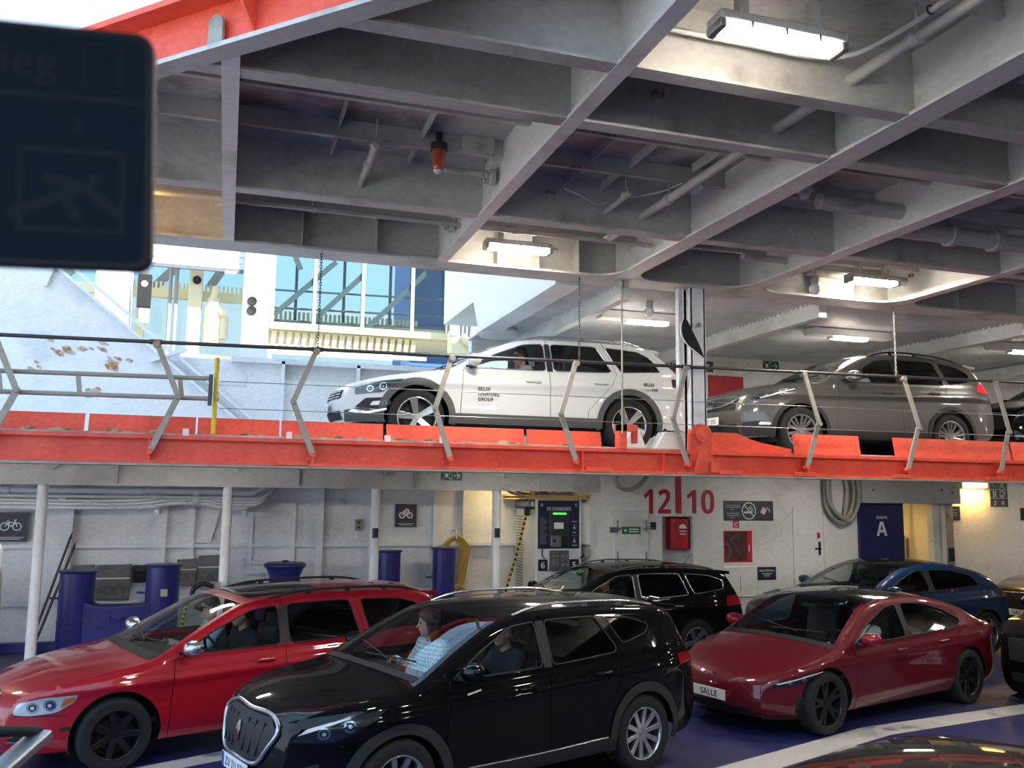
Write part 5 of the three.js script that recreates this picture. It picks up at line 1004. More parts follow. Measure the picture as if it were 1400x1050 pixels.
  for (const s of [1, -1]) {
    part('fender', sideGeo(PT[0], s), body, car);
    const fd = part('door', sideGeo(PT[1], s), body, car), rd = part('door', sideGeo(PT[2], s), body, car), qp = part('quarter_panel', sideGeo(PT[3], s), body, car);
    doors.push([fd, rd, qp]);
    wins.forEach((q, i) => {
      const own = [fd, rd, qp][S.winOwner?.[i] ?? Math.min(i, 2)];
      patch('side_window', grow(q, 0.008), s, i === 0 || S.allClear ? glassFront : glassDark, own, -0.008, 0.12);
      part('window_trim', onSide(q, 0.008, s, 0.0), S.winTrim ?? carTrim, own);
    });
    // black pillar between the door windows
    if (S.pillar) patch('pillar_trim', S.pillar, s, S.pillarMat ?? carTrim, rd, 0.003);
    for (const [hx, hy, i] of S.handles ?? []) {
      const p = side([hx, hy], s), nn = sideN([hx, hy], s);
      const g = new RoundedBoxGeometry(0.2, 0.032, 0.035, 3, 0.015).translate(0, 0, 0.018);
      g.applyMatrix4(new THREE.Matrix4().lookAt(nn, V3(0, 0, 0), V3(0, 1, 0))).translate(p.x, p.y, p.z);
      part('door_handle', plain(g), S.handleMat ?? body, [fd, rd][i]);
    }
    for (const f of S.patches ?? []) patch(f.name, f.smooth ? smooth2(f.pts, 5) : roundPoly(f.pts, f.r ?? 0.02), s, f.mat, car, f.off ?? 0.004, 0.06);
    // wheel arch and sill cladding
    if (S.clad) {
      for (const cx of [0, wb]) {
        const a0 = Math.atan2(ys - r, Math.sqrt(ra * ra - (ys - r) ** 2)), o = [], R2 = ra + S.clad;
        for (let i = 0; i <= 24; i++) { const a = a0 - 0.03 + (Math.PI - 2 * a0 + 0.06) * i / 24; o.push([cx + Math.cos(a) * R2, r + Math.sin(a) * R2]); }
        for (let i = 24; i >= 0; i--) { const a = a0 + (Math.PI - 2 * a0) * i / 24; o.push([cx + Math.cos(a) * (ra - 0.012), r + Math.sin(a) * (ra - 0.012)]); }
        patch('wheel_arch_trim', o, s, S.cladMat ?? cladding, car, 0.012);
      }
      patch('sill_trim', [[ra + 0.01, ys + 0.005], [wb - ra - 0.01, ys + 0.005], [wb - ra - 0.06, ys + 0.12], [ra + 0.06, ys + 0.12]], s, S.cladMat ?? cladding, car, 0.012);
      if (S.sillLine) part('sill_strip', onSide([[ra + 0.1, ys + 0.13], [wb / 2, ys + 0.12], [wb - ra - 0.1, ys + 0.13]], 0.008, s, 0.012, false), silver, car);
    }
  }
  // top and ends: a sheet spanning both silhouette edges
  const cols = [-1, -0.985, -0.96, -0.93, -0.8, -0.6, -0.4, -0.2, 0, 0.2, 0.4, 0.6, 0.8, 0.93, 0.96, 0.985, 1], nc = cols.length;
  const strip = (i, s) => { const p = sil[i], ww = W(p[0], p[1]); return V3(p[0] + p[2] * (1 - s * s), p[1] + p[3] * (1 - s * s), s * ww); };
  const gp = [], gi = [];
  for (let i = 0; i < sil.length; i++) for (const s of cols) gp.push(...strip(i, s).toArray());
  const grid = new THREE.BufferGeometry(); grid.setAttribute('position', new THREE.Float32BufferAttribute(gp, 3));
  for (let i = 0; i < sil.length - 1; i++) for (let j = 0; j < nc - 1; j++) { const a = i * nc + j, b = a + 1, c = a + nc, d = c + 1; gi.push(a, b, c, b, d, c); }
  grid.setIndex(gi); grid.computeVertexNormals();
  const gN = grid.attributes.normal;
  function sheet(i0, i1, j0, j1, off = 0) {
    const P = [], N = [], U = [], I = [], ww = j1 - j0 + 1;
    for (let i = i0; i <= i1; i++) for (let j = j0; j <= j1; j++) {
      const k = i * nc + j, nx = gN.getX(k), ny = gN.getY(k), nz = gN.getZ(k);
      P.push(gp[k * 3] + nx * off, gp[k * 3 + 1] + ny * off, gp[k * 3 + 2] + nz * off); N.push(nx, ny, nz); U.push(gp[k * 3], gp[k * 3 + 2]);
    }
    for (let i = 0; i < i1 - i0; i++) for (let j = 0; j < ww - 1; j++) { const a = i * ww + j, b = a + 1, c = a + ww, d = c + 1; I.push(a, b, c, b, d, c); }
    const g = new THREE.BufferGeometry();
    g.setAttribute('position', new THREE.Float32BufferAttribute(P, 3)); g.setAttribute('normal', new THREE.Float32BufferAttribute(N, 3)); g.setAttribute('uv', new THREE.Float32BufferAttribute(U, 2)); g.setIndex(I);
    return g;
  }
  const [cH, cB, cT, cR, cG] = S.marks.map((k) => k * K), last = sil.length - 1;
  part('front_bumper', sheet(0, cH, 0, nc - 1), body, car);
  part('bonnet', sheet(cH, cB, 0, nc - 1), S.hoodMat ?? body, car);
  part('windscreen_pillar', sheet(cB, cT, 0, 3), body, car); part('windscreen_pillar', sheet(cB, cT, nc - 4, nc - 1), body, car);
  const ws = part('windscreen', sheet(cB, cT, 3, nc - 4), glassScreen, car);
  part('roof', sheet(cT, cR, 0, nc - 1), S.roofMat ?? body, car);
  if (S.sunroof) part('sunroof', sheet(cT + S.sunroof[0], cT + S.sunroof[1], 4, nc - 5, 0.003), glassDark, car);
  part('tailgate', [sheet(cR, cG, 0, 2), sheet(cR, cG, nc - 3, nc - 1), sheet(cG, last, 0, nc - 1)], body, car);
  part('rear_window', sheet(cR, cG, 2, nc - 3), glassDark, car);
  part('windscreen_frame', [sheet(cB - 1, cB + 1, 3, nc - 4, 0.004)], carDark, ws);
  // wipers
  { const a = strip(cB + 2, -0.1), b = strip(cB + 3, 0.72), c = strip(cB + 2, 0.35), d = strip(cB + 4, -0.5); for (const q of [[a, b], [c, d]]) part('wiper', plain(new THREE.TubeGeometry(new THREE.LineCurve3(q[0].clone().add(V3(-0.01, 0.025, 0)), q[1].clone().add(V3(-0.01, 0.02, 0))), 2, 0.008, 5)), carDark, ws); }
  // front-view patches: pts in (z, y) on the nose
  const noseX = (z, y) => {
    let i = 0; while (i < cH && sil[i + 1][1] < y) i++;
    const a = sil[i], b = sil[i + 1], t = cl((y - a[1]) / Math.max(1e-4, b[1] - a[1])), X = a[0] + (b[0] - a[0]) * t, bu = a[2] + (b[2] - a[2]) * t, ww = W(X, y), s = cl(z / ww, -1, 1);
    return X + bu * (1 - s * s);
  };
  const frontGeo = (pts, off) => {
    const T = triangulate(pts, [], 0.06), P = [];
    for (const t of T) for (const q of [t[0], t[1], t[2]]) P.push(noseX(q[0], q[1]) - off, q[1], q[0]);
    const g = new THREE.BufferGeometry(); g.setAttribute('position', new THREE.Float32BufferAttribute(P, 3)); g.computeVertexNormals();
    return plain(g);
  };
  const frontTube = (pts, rad, off, closed) => plain(new THREE.TubeGeometry(new THREE.CatmullRomCurve3(pts.map(([z, y]) => V3(noseX(z, y) - off, y, z)), closed, 'centripetal'), pts.length * 4, rad, 6, closed));
  for (const f of S.front ?? []) {
    if (f.tube) part(f.name, frontTube(f.tube, f.rad ?? 0.012, f.off ?? 0.01, f.closed ?? false), f.mat, car);
    else part(f.name, frontGeo(f.smooth ? smooth2(f.pts, 4) : roundPoly(f.pts, f.r ?? 0.02), f.off ?? 0.006), f.mat, car);
  }
  if (S.plate) {
    const y = S.plate.y, X = noseX(0, y) - 0.02, o = part('number_plate', bx(-0.006, -0.056, -0.26, 0, 0.056, 0.26, 0.003), std({ color: 0xdfe1e2, roughness: 0.4 }), car);
    o.position.set(X - 0.004, y, S.plate.z ?? 0);
    part('plate_print', plain(new THREE.PlaneGeometry(0.51, 0.106).rotateY(-Math.PI / 2).translate(-0.0075, 0, 0)), printMat(512, 108, (g, W2, H2) => {
      g.fillStyle = '#e4e6e6'; g.fillRect(0, 0, W2, H2); g.fillStyle = '#2a4aa0'; if (S.plate.eu ?? true) g.fillRect(0, 0, 46, H2);
      g.fillStyle = '#14161a'; g.font = 'bold 92px sans-serif'; g.textAlign = 'center'; g.textBaseline = 'middle'; g.fillText(S.plate.text, W2 / 2 + 20, H2 / 2 + 4, 420);
    }), o);
  }
  // door mirrors
  for (const s of [1, -1]) {
    const [mx, my] = S.mirror, b = side([mx, my], s), root = V3(mx + 0.02, my + 0.06, b.z + s * 0.14);
    const g = new THREE.SphereGeometry(1, 20, 14); const p = g.attributes.position;
    for (let i = 0; i < p.count; i++) { let x = p.getX(i), y = p.getY(i), z = p.getZ(i); x = x > 0.25 ? 0.25 + (x - 0.25) * 0.12 : x; y = Math.sign(y) * Math.abs(y) ** 0.75; p.setXYZ(i, x * 0.1, y * 0.075 + z * s * 0.008, z * 0.125); }
    g.computeVertexNormals();
    const m = part('door_mirror', plain(g.translate(root.x, root.y, root.z)), S.mirrorMat ?? body, doors[s > 0 ? 0 : 1][0]);
    m.userData.label = S.mirrorLabel;
    part('mirror_foot', [tube([[mx - 0.02, my - 0.01, b.z - s * 0.02], [mx, my + 0.0, b.z + s * 0.06], [mx + 0.02, my + 0.02, b.z + s * 0.14]], 0.028, 8), bx(mx - 0.08, my - 0.03, b.z - 0.01 * s, mx + 0.06, my + 0.012, b.z + 0.004 * s)], carTrim, doors[s > 0 ? 0 : 1][0]);
    if (s > 0 && !m.userData.label) delete m.userData.label;
  }
  // roof rails
  if (S.rails) for (const s of [1, -1]) {
    const [ra0, ra1] = S.rails, pts = [];
    for (let i = 0; i <= 8; i++) { const X = ra0 + (ra1 - ra0) * i / 8, Y = ytop(X), e = Math.min(i, 8 - i) === 0 ? -0.005 : Math.min(i, 8 - i) === 1 ? 0.03 : 0.042; pts.push([X, Y + e, s * (W(X, Y - 0.004) - 0.015)]); }
    part('roof_rail', [tube(pts, 0.014, 30), ...[2, 4, 6].map((k) => bx(pts[k][0] - 0.03, pts[k][1] - 0.05, pts[k][2] - 0.01, pts[k][0] + 0.03, pts[k][1], pts[k][2] + 0.01))], S.railMat ?? carTrim, car);
  }
  if (S.spoiler) { const [sx, sy, len] = S.spoiler, ww = W(sx - 0.1, sy - 0.03) - 0.03; const sh = poly([[sx - 0.1, sy - 0.005], [sx + len, sy - 0.035], [sx + len + 0.005, sy - 0.06], [sx - 0.02, sy - 0.06]]); part('spoiler', plain(extrude(sh, ww * 2 - 0.02, 0.01).translate(0, 0.012, -ww + 0.01)), S.spoilerMat ?? body, car); }
  if (S.antenna) { const [ax] = S.antenna, Y = ytop(ax) + 0.04; part('aerial', [rod([ax, Y, 0], [ax + 0.12, Y + 0.16, 0], 0.004, 6), lathe([[0.001, 0.03], [0.02, 0.02], [0.035, 0]], 12).translate(ax, Y - 0.01, 0)], carDark, car); }
  // underbody with wheel wells, cabin floor
  const well = (cx) => plain(new THREE.CylinderGeometry(ra + 0.004, ra + 0.004, 2 * (w - 0.05), 28, 1, true, 0, Math.PI * 2).rotateX(Math.PI / 2).translate(cx, r, 0));
  const inner = 0.42, under = [];
  under.push(bx(x0 + 0.14, ys + 0.0, -inner, x1 - 0.16, ys + 0.22, inner), bx(ra + 0.02, ys + 0.005, -(w - 0.16), wb - ra - 0.02, ys + 0.16, w - 0.16));
  for (const cx of [0, wb]) for (const s of [1, -1]) {
    const g = plain(new THREE.CylinderGeometry(ra - 0.004, ra - 0.004, w - 0.09 - inner, 26, 1, true, -Math.PI * 0.62, Math.PI * 1.24).rotateX(-Math.PI / 2).rotateZ(0));
    under.push(g.rotateZ(0).translate(cx, r, s * (inner + (w - 0.09 - inner) / 2)));
    under.push(plain(new THREE.CircleGeometry(ra + 0.01, 24).translate(cx, r, s * (inner + 0.005))));
  }
  part('underbody', under, carDark, car);
  // wheels
  const kit = wheelKit(r, S.rimR, S.rim, S.rimMat ?? silver, S.rimMat ?? silver), zc = w - 0.125;
  for (const cx of [0, wb]) for (const s of [1, -1]) {
    const wh = new THREE.Group(); wh.name = 'wheel'; wh.position.set(cx, r, s * zc); if (s < 0) wh.rotation.y = Math.PI;
    wh.rotation.z = (cx ? 0.5 : 0.2) * s; car.add(wh);
    part('tyre', kit.tyre, M.rubber, wh); part('rim', [kit.lip, ...kit.face], S.rimMat ?? silver, wh); part('brake_disc', kit.disc, rimDarkBack, wh);
  }
  // cabin
  const bY = S.belt[0], base = S.sil[S.marks[1]][0];
  part('dashboard', [bx(base + 0.02, bY - 0.35, -(w - 0.22), base + 0.55, bY - 0.05, w - 0.22, 0.06)], cabinMat, car);
  part('cabin_floor', [bx(base, ys + 0.14, -(w - 0.14), x1 - 0.5, ys + 0.18, w - 0.14), bx(x1 - 1.35, ys + 0.2, -(w - 0.2), x1 - 0.35, bY - 0.15, w - 0.2), ...[1, -1].map((s) => bx(base + 0.2, ys + 0.15, s * (w - 0.115), x1 - 0.5, bY - 0.06, s * (w - 0.095)))], cabinMat, car);
  const seatAt = (x, z) => { const st = part('seat', [bx(x - 0.05, 0.42, z - 0.24, x + 0.45, 0.6, z + 0.24, 0.06), new RoundedBoxGeometry(0.14, 0.62, 0.46, 3, 0.06).rotateZ(-0.22).translate(x + 0.52, 0.84, z)].map(plain), S.seatMat ?? seatMat, car); part('headrest', plain(new RoundedBoxGeometry(0.09, 0.17, 0.26, 3, 0.04).rotateZ(-0.15).translate(x + 0.6, bY + 0.24, z)), S.seatMat ?? seatMat, st); };
  const sx = S.seatX ?? 1.05;
  seatAt(sx, 0.36); seatAt(sx, -0.36);
  part('seat', [bx(sx + 0.85, 0.42, -0.62, sx + 1.35, 0.6, 0.62, 0.06), plain(new RoundedBoxGeometry(0.14, 0.58, 1.24, 3, 0.06).rotateZ(-0.3).translate(sx + 1.42, 0.85, 0))], S.seatMat ?? seatMat, car);
  const sw = new THREE.TorusGeometry(0.185, 0.016, 8, 28).rotateY(Math.PI / 2).rotateZ(0.35).translate(base + 0.72, bY - 0.08, 0.36);
  part('steering_wheel', [plain(sw), plain(new RoundedBoxGeometry(0.03, 0.1, 0.3, 2, 0.012).rotateZ(0.35).translate(base + 0.715, bY - 0.09, 0.36))], carDark, car);
  { const q = strip(cT - 4, 0); part('inside_mirror', plain(new RoundedBoxGeometry(0.03, 0.05, 0.2, 2, 0.012).translate(q.x + 0.13, q.y - 0.015, 0)), carDark, car); }
  car.userData.fn = undefined;
  return { car, W, side, ytop, noseX };
}

// the specifications; every car has its own outline
const blackPaint = paint(0x07080b, { metalness: 0, roughness: 0.6, clearcoat: 0.6, specularIntensity: 0.05 });
const lampClear = [];
const lampBowl = std({ color: 0x5c6064, roughness: 0.3, metalness: 0.7 }), lampDark = std({ color: 0x24262a, roughness: 0.4, metalness: 0.3 });
function headlamp(pts, extra = [], bowl = lampBowl) {
  // housing, two bright reflectors with dark projector eyes, clear lens over all
  const xs = pts.map((p) => p[0]), x0 = Math.min(...xs), x1 = Math.max(...xs);
  const span = (x) => { const ys = []; for (let i = 0; i < pts.length; i++) { const a = pts[i], b = pts[(i + 1) % pts.length]; if ((a[0] - x) * (b[0] - x) <= 0 && a[0] !== b[0]) ys.push(a[1] + (b[1] - a[1]) * (x - a[0]) / (b[0] - a[0])); } return [Math.min(...ys), Math.max(...ys)]; };
  const out = [{ name: 'headlight', pts, mat: bowl, off: 0.003, r: 0.03 }];
  for (const k of [0.3, 0.56]) {
    const x = x0 + (x1 - x0) * k, [a, b] = span(x), r = Math.min(0.05, (b - a) * 0.36), ring = (q) => Array.from({ length: 14 }, (_, i) => [x + Math.cos(i / 14 * 6.283) * q, (a + b) / 2 + Math.sin(i / 14 * 6.283) * q]);
    out.push({ name: 'reflector', pts: ring(r), mat: M.chrome, off: 0.006, r: 0.003 }, { name: 'projector', pts: ring(r * 0.62), mat: lampDark, off: 0.009, r: 0.002 }, { name: 'projector_eye', pts: ring(r * 0.32), mat: lampInner, off: 0.0105, r: 0.001 });
  }
  out.push({ name: 'headlight_lens', pts: grow(pts, 0.012), mat: glassLamp, off: 0.016, r: 0.03 });
  return [...out, ...extra];
}
const SPEC = {
  estate: {
    wb: 2.816, r: 0.33, ra: 0.395, rimR: 0.225, rim: 'seven', w: 0.925, sill: 0.235, belt: [0.965, 1.02], th: 0.36, kf: 0.36, Lf: 0.95, kr: 0.14,
    sil: [[-0.8, 0.21, -0.13], [-0.86, 0.33, -0.14], [-0.865, 0.5, -0.14], [-0.83, 0.64, -0.13], [-0.74, 0.73, -0.13, 0.01], [-0.45, 0.82, -0.06, 0.05], [0, 0.905, 0, 0.05], [0.34, 0.965, -0.08, 0.03], [0.78, 1.19, -0.1, 0.03], [1.24, 1.405, -0.08, 0.04], [1.7, 1.455, 0, 0.05], [2.4, 1.47, 0, 0.05], [3.0, 1.455, 0, 0.05], [3.52, 1.39, 0.06, 0.04], [3.64, 1.15, 0.08, 0.02], [3.74, 0.98, 0.1], [3.8, 0.75, 0.08], [3.82, 0.5, 0.06], [3.78, 0.32, 0.06], [3.68, 0.25, 0.05]],
    marks: [4, 7, 9, 13, 15], seams: [[[0.52, 0], [0.46, 0.3], [0.5, 0.9], [0.52, 0.985], [0.1, 1.05], [0.1, 2]], [[1.64, 0], [1.64, 2]], [[2.22, 0], [2.22, 0.45], [2.54, 0.75], [2.59, 1.0], [2.5, 1.45], [2.5, 2]]],
    wins: [[[0.56, 0.99], [0.93, 1.195], [1.3, 1.35], [1.59, 1.378], [1.59, 1.0]], [[1.69, 1.0], [1.69, 1.385], [2.43, 1.39], [2.52, 1.02]], [[2.65, 1.025], [2.57, 1.388], [3.08, 1.365], [3.32, 1.3], [3.36, 1.07]]],
    pillar: [[1.6, 0.99], [1.68, 0.99], [1.68, 1.385], [1.6, 1.38]], handles: [[1.42, 0.86, 0], [2.32, 0.88, 1]], mirror: [0.62, 1.0], rails: [1.5, 3.4], seatX: 1.12, spoiler: [3.52, 1.42, 0.13], sunroof: [2, 12],
  },
  crossover: {
    wb: 2.675, r: 0.35, ra: 0.405, rimR: 0.238, rim: 'ten', w: 0.92, sill: 0.27, belt: [1.05, 1.12], th: 0.36, kf: 0.34, Lf: 0.85, kr: 0.16, clad: 0.075, sillLine: 1,
    sil: [[-0.74, 0.25, -0.1], [-0.8, 0.4, -0.11], [-0.81, 0.62, -0.11], [-0.78, 0.8, -0.11], [-0.7, 0.9, -0.1, 0.01], [-0.38, 0.985, -0.04, 0.05], [0.08, 1.045, 0, 0.05], [0.21, 1.085, -0.07, 0.03], [0.63, 1.3, -0.09, 0.03], [1.04, 1.475, -0.07, 0.04], [1.42, 1.53, 0, 0.05], [1.98, 1.54, 0, 0.05], [2.7, 1.51, 0, 0.05], [3.2, 1.455, 0.06, 0.03], [3.33, 1.24, 0.07, 0.02], [3.43, 1.08, 0.08], [3.5, 0.9, 0.06], [3.53, 0.6, 0.05], [3.47, 0.4, 0.05], [3.36, 0.29, 0.04]],
    marks: [4, 7, 9, 13, 15], seams: [[[0.43, 0], [0.39, 0.35], [0.45, 0.95], [0.47, 1.07], [0.03, 1.15], [0.03, 2]], [[1.5, 0], [1.5, 2]], [[2.03, 0], [2.03, 0.5], [2.33, 0.8], [2.4, 1.12], [2.26, 1.45], [2.26, 2]]],
    wins: [[[0.49, 1.075], [0.83, 1.27], [1.17, 1.43], [1.44, 1.455], [1.45, 1.085]], [[1.56, 1.088], [1.55, 1.458], [2.16, 1.45], [2.36, 1.16], [2.33, 1.125]], [[2.45, 1.19], [2.29, 1.44], [2.63, 1.405], [2.85, 1.33], [2.78, 1.26]]],
    pillar: [[1.46, 1.075], [1.55, 1.075], [1.54, 1.46], [1.45, 1.455]], handles: [[1.25, 0.93, 0], [2.13, 0.96, 1]], mirror: [0.59, 1.09], rails: [1.25, 3.0], railMat: silver, seatX: 1.0, spoiler: [3.2, 1.49, 0.17], winTrim: carTrim,
  },
  alltrack: {
    wb: 2.786, r: 0.345, ra: 0.40, rimR: 0.24, rim: 'five_split', w: 0.915, sill: 0.29, belt: [0.965, 1.03], th: 0.4, kf: 0.34, Lf: 0.9, kr: 0.16, clad: 0.07,
    sil: [[-0.76, 0.27, -0.12], [-0.82, 0.4, -0.13], [-0.83, 0.55, -0.13], [-0.8, 0.67, -0.12], [-0.72, 0.735, -0.12, 0.01], [-0.38, 0.825, -0.05, 0.05], [0.1, 0.91, 0, 0.05], [0.41, 0.965, -0.08, 0.03], [0.84, 1.19, -0.1, 0.03], [1.31, 1.385, -0.08, 0.04], [1.8, 1.43, 0, 0.05], [2.44, 1.435, 0, 0.05], [2.9, 1.42, 0, 0.05], [3.2, 1.355, 0.06, 0.03], [3.47, 1.13, 0.08, 0.02], [3.6, 1.0, 0.1], [3.75, 0.8, 0.08], [3.79, 0.55, 0.06], [3.74, 0.38, 0.05], [3.62, 0.31, 0.04]],
    marks: [4, 7, 9, 13, 15], seams: [[[0.56, 0], [0.52, 0.35], [0.56, 0.92], [0.58, 0.985], [0.08, 1.05], [0.08, 2]], [[1.69, 0], [1.69, 2]], [[2.2, 0], [2.2, 0.5], [2.54, 0.85], [2.62, 1.0], [2.48, 1.4], [2.48, 2]]],
    wins: [[[0.62, 0.985], [1.0, 1.185], [1.38, 1.335], [1.65, 1.358], [1.65, 0.995]], [[1.75, 0.998], [1.74, 1.36], [2.38, 1.365], [2.56, 1.02]], [[2.68, 1.025], [2.5, 1.363], [2.96, 1.335], [3.14, 1.25], [3.27, 1.06]]],
    pillar: [[1.66, 0.985], [1.74, 0.985], [1.73, 1.36], [1.66, 1.36]], handles: [[1.46, 0.84, 0], [2.38, 0.86, 1]], mirror: [0.68, 1.0], rails: [1.35, 3.1], railMat: silver, seatX: 1.15, spoiler: [3.2, 1.385, 0.1], winTrim: silver,
  },
  suv: {
    wb: 2.66, r: 0.355, ra: 0.415, rimR: 0.245, rim: 'leaf', w: 0.93, sill: 0.28, belt: [1.09, 1.16], th: 0.36, kf: 0.34, Lf: 0.85, kr: 0.16, clad: 0.05,
    sil: [[-0.74, 0.26, -0.11], [-0.80, 0.42, -0.12], [-0.81, 0.64, -0.12], [-0.77, 0.82, -0.11], [-0.68, 0.915, -0.1, 0.01], [-0.3, 1.01, -0.04, 0.05], [0.15, 1.075, 0, 0.05], [0.42, 1.105, -0.07, 0.03], [0.85, 1.34, -0.09, 0.03], [1.25, 1.52, -0.07, 0.04], [1.7, 1.59, 0, 0.05], [2.2, 1.6, 0, 0.05], [2.8, 1.55, 0, 0.05], [3.22, 1.48, 0.06, 0.03], [3.40, 1.26, 0.07, 0.02], [3.48, 1.12, 0.08], [3.56, 0.95, 0.06], [3.62, 0.6, 0.05], [3.56, 0.42, 0.05], [3.44, 0.33, 0.04]],
    marks: [4, 7, 9, 13, 15], seams: [[[0.62, 0], [0.58, 0.35], [0.64, 0.98], [0.66, 1.1], [0.2, 1.18], [0.2, 2]], [[1.76, 0], [1.76, 2]], [[2.2, 0], [2.2, 0.55], [2.52, 0.85], [2.62, 1.12], [2.54, 1.5], [2.54, 2]]],
    wins: [[[0.72, 1.115], [1.08, 1.305], [1.42, 1.475], [1.71, 1.505], [1.71, 1.125]], [[1.81, 1.13], [1.80, 1.508], [2.48, 1.505], [2.58, 1.15]], [[2.68, 1.16], [2.58, 1.50], [2.92, 1.45], [3.14, 1.34], [3.08, 1.22]]],
    pillar: [[1.72, 1.115], [1.80, 1.115], [1.79, 1.51], [1.72, 1.51]], handles: [[1.5, 0.97, 0], [2.36, 1.0, 1]], mirror: [0.80, 1.12], rails: [1.35, 3.1], seatX: 1.05, spoiler: [3.22, 1.51, 0.14], winTrim: carTrim,
  },
  wagon: {
    wb: 2.65, r: 0.325, ra: 0.385, rimR: 0.215, rim: 'five_split', w: 0.895, sill: 0.24, belt: [0.95, 1.04], th: 0.38, kf: 0.34, Lf: 0.85, kr: 0.16,
    sil: [[-0.74, 0.22, -0.12], [-0.80, 0.36, -0.12], [-0.80, 0.55, -0.12], [-0.75, 0.67, -0.11], [-0.64, 0.75, -0.1, 0.01], [-0.3, 0.85, -0.04, 0.05], [0.1, 0.915, 0, 0.05], [0.4, 0.955, -0.08, 0.03], [0.86, 1.20, -0.1, 0.03], [1.28, 1.375, -0.07, 0.04], [1.7, 1.42, 0, 0.05], [2.3, 1.425, 0, 0.05], [2.9, 1.395, 0, 0.05], [3.28, 1.34, 0.06, 0.03], [3.43, 1.12, 0.08, 0.02], [3.5, 1.0, 0.08], [3.57, 0.8, 0.06], [3.6, 0.55, 0.05], [3.55, 0.36, 0.05], [3.43, 0.28, 0.04]],
    marks: [4, 7, 9, 13, 15], seams: [[[0.6, 0], [0.56, 0.3], [0.6, 0.88], [0.62, 0.97], [0.2, 1.05], [0.2, 2]], [[1.66, 0], [1.66, 2]], [[2.2, 0], [2.2, 0.45], [2.5, 0.75], [2.58, 1.0], [2.5, 1.4], [2.5, 2]]],
    wins: [[[0.64, 0.975], [1.0, 1.175], [1.34, 1.325], [1.61, 1.345], [1.61, 0.985]], [[1.71, 0.99], [1.70, 1.348], [2.42, 1.345], [2.54, 1.03]], [[2.64, 1.04], [2.52, 1.34], [2.96, 1.305], [3.22, 1.22], [3.2, 1.1]]],
    pillar: [[1.62, 0.975], [1.70, 0.975], [1.70, 1.35], [1.62, 1.35]], handles: [[1.42, 0.84, 0], [2.3, 0.87, 1]], mirror: [0.70, 0.99], rails: [1.35, 3.2], seatX: 1.0, spoiler: [3.28, 1.37, 0.12], winTrim: silver, antenna: [3.0],
  },
  saloon: {
    wb: 2.875, r: 0.34, ra: 0.39, rimR: 0.25, rim: 'twist', w: 0.925, sill: 0.22, belt: [0.90, 0.97], th: 0.42, kf: 0.36, Lf: 0.9, kr: 0.2, Lr: 0.9, crease: 0.4,
    sil: [[-0.66, 0.21, -0.15], [-0.74, 0.32, -0.16], [-0.75, 0.46, -0.16], [-0.71, 0.575, -0.15], [-0.62, 0.64, -0.14, 0.01], [-0.32, 0.755, -0.06, 0.06], [0.03, 0.84, 0, 0.07], [0.26, 0.895, -0.1, 0.05], [0.68, 1.135, -0.1, 0.04], [1.06, 1.315, -0.06, 0.05], [1.57, 1.375, 0, 0.055], [2.2, 1.36, 0.02, 0.05], [2.7, 1.26, 0.04, 0.04], [2.95, 1.185, 0.05, 0.03], [3.25, 1.06, 0.06, 0.03], [3.45, 0.985, 0.06, 0.03], [3.72, 0.945, 0.06, 0.01], [3.82, 0.8, 0.06], [3.83, 0.55, 0.05], [3.75, 0.36, 0.05], [3.6, 0.27, 0.04]],
    marks: [4, 7, 9, 12, 15], seams: [[[0.52, 0], [0.48, 0.3], [0.5, 0.85], [0.5, 0.92], [0.0, 1.0], [0.0, 2]], [[1.62, 0], [1.62, 2]], [[2.32, 0], [2.32, 0.45], [2.62, 0.75], [2.75, 0.98], [2.8, 1.1], [2.8, 2]]],
    wins: [[[0.52, 0.92], [0.9, 1.11], [1.32, 1.265], [1.57, 1.3], [1.57, 0.935]], [[1.67, 0.94], [1.67, 1.305], [2.1, 1.285], [2.5, 1.19], [2.82, 1.05], [2.74, 0.985]]], winOwner: [0, 1], winR: 0.05,
    pillar: [[1.58, 0.925], [1.66, 0.925], [1.66, 1.305], [1.58, 1.3]], handles: [[1.4, 0.8, 0], [2.3, 0.83, 1]], mirror: [0.64, 0.92], seatX: 1.1, winTrim: carTrim,
  },
  coupe: {
    wb: 2.98, r: 0.36, ra: 0.415, rimR: 0.25, rim: 'five_split', w: 0.935, sill: 0.26, belt: [1.03, 1.12], th: 0.4, kf: 0.36, Lf: 0.9, kr: 0.18, clad: 0.04,
    sil: [[-0.66, 0.24, -0.13], [-0.75, 0.38, -0.13], [-0.76, 0.60, -0.13], [-0.71, 0.75, -0.12], [-0.6, 0.825, -0.1, 0.01], [-0.2, 0.935, -0.04, 0.06], [0.22, 1.01, 0, 0.06], [0.55, 1.055, -0.09, 0.04], [1.0, 1.28, -0.1, 0.04], [1.45, 1.445, -0.07, 0.05], [1.88, 1.505, 0, 0.05], [2.35, 1.485, 0, 0.05], [2.9, 1.38, 0.03, 0.04], [3.2, 1.28, 0.05, 0.03], [3.45, 1.11, 0.06, 0.02], [3.56, 1.03, 0.07], [3.66, 0.88, 0.06], [3.70, 0.6, 0.05], [3.63, 0.42, 0.05], [3.48, 0.31, 0.04]],
    marks: [4, 7, 9, 13, 15], seams: [[[0.68, 0], [0.64, 0.35], [0.68, 0.95], [0.7, 1.06], [0.2, 1.15], [0.2, 2]], [[1.82, 0], [1.82, 2]], [[2.5, 0], [2.5, 0.5], [2.82, 0.85], [2.95, 1.12], [2.9, 1.3], [2.9, 2]]],
    wins: [[[0.82, 1.065], [1.18, 1.25], [1.58, 1.395], [1.77, 1.41], [1.77, 1.08]], [[1.88, 1.085], [1.87, 1.412], [2.35, 1.395], [2.78, 1.30], [2.9, 1.15]]], winOwner: [0, 1],
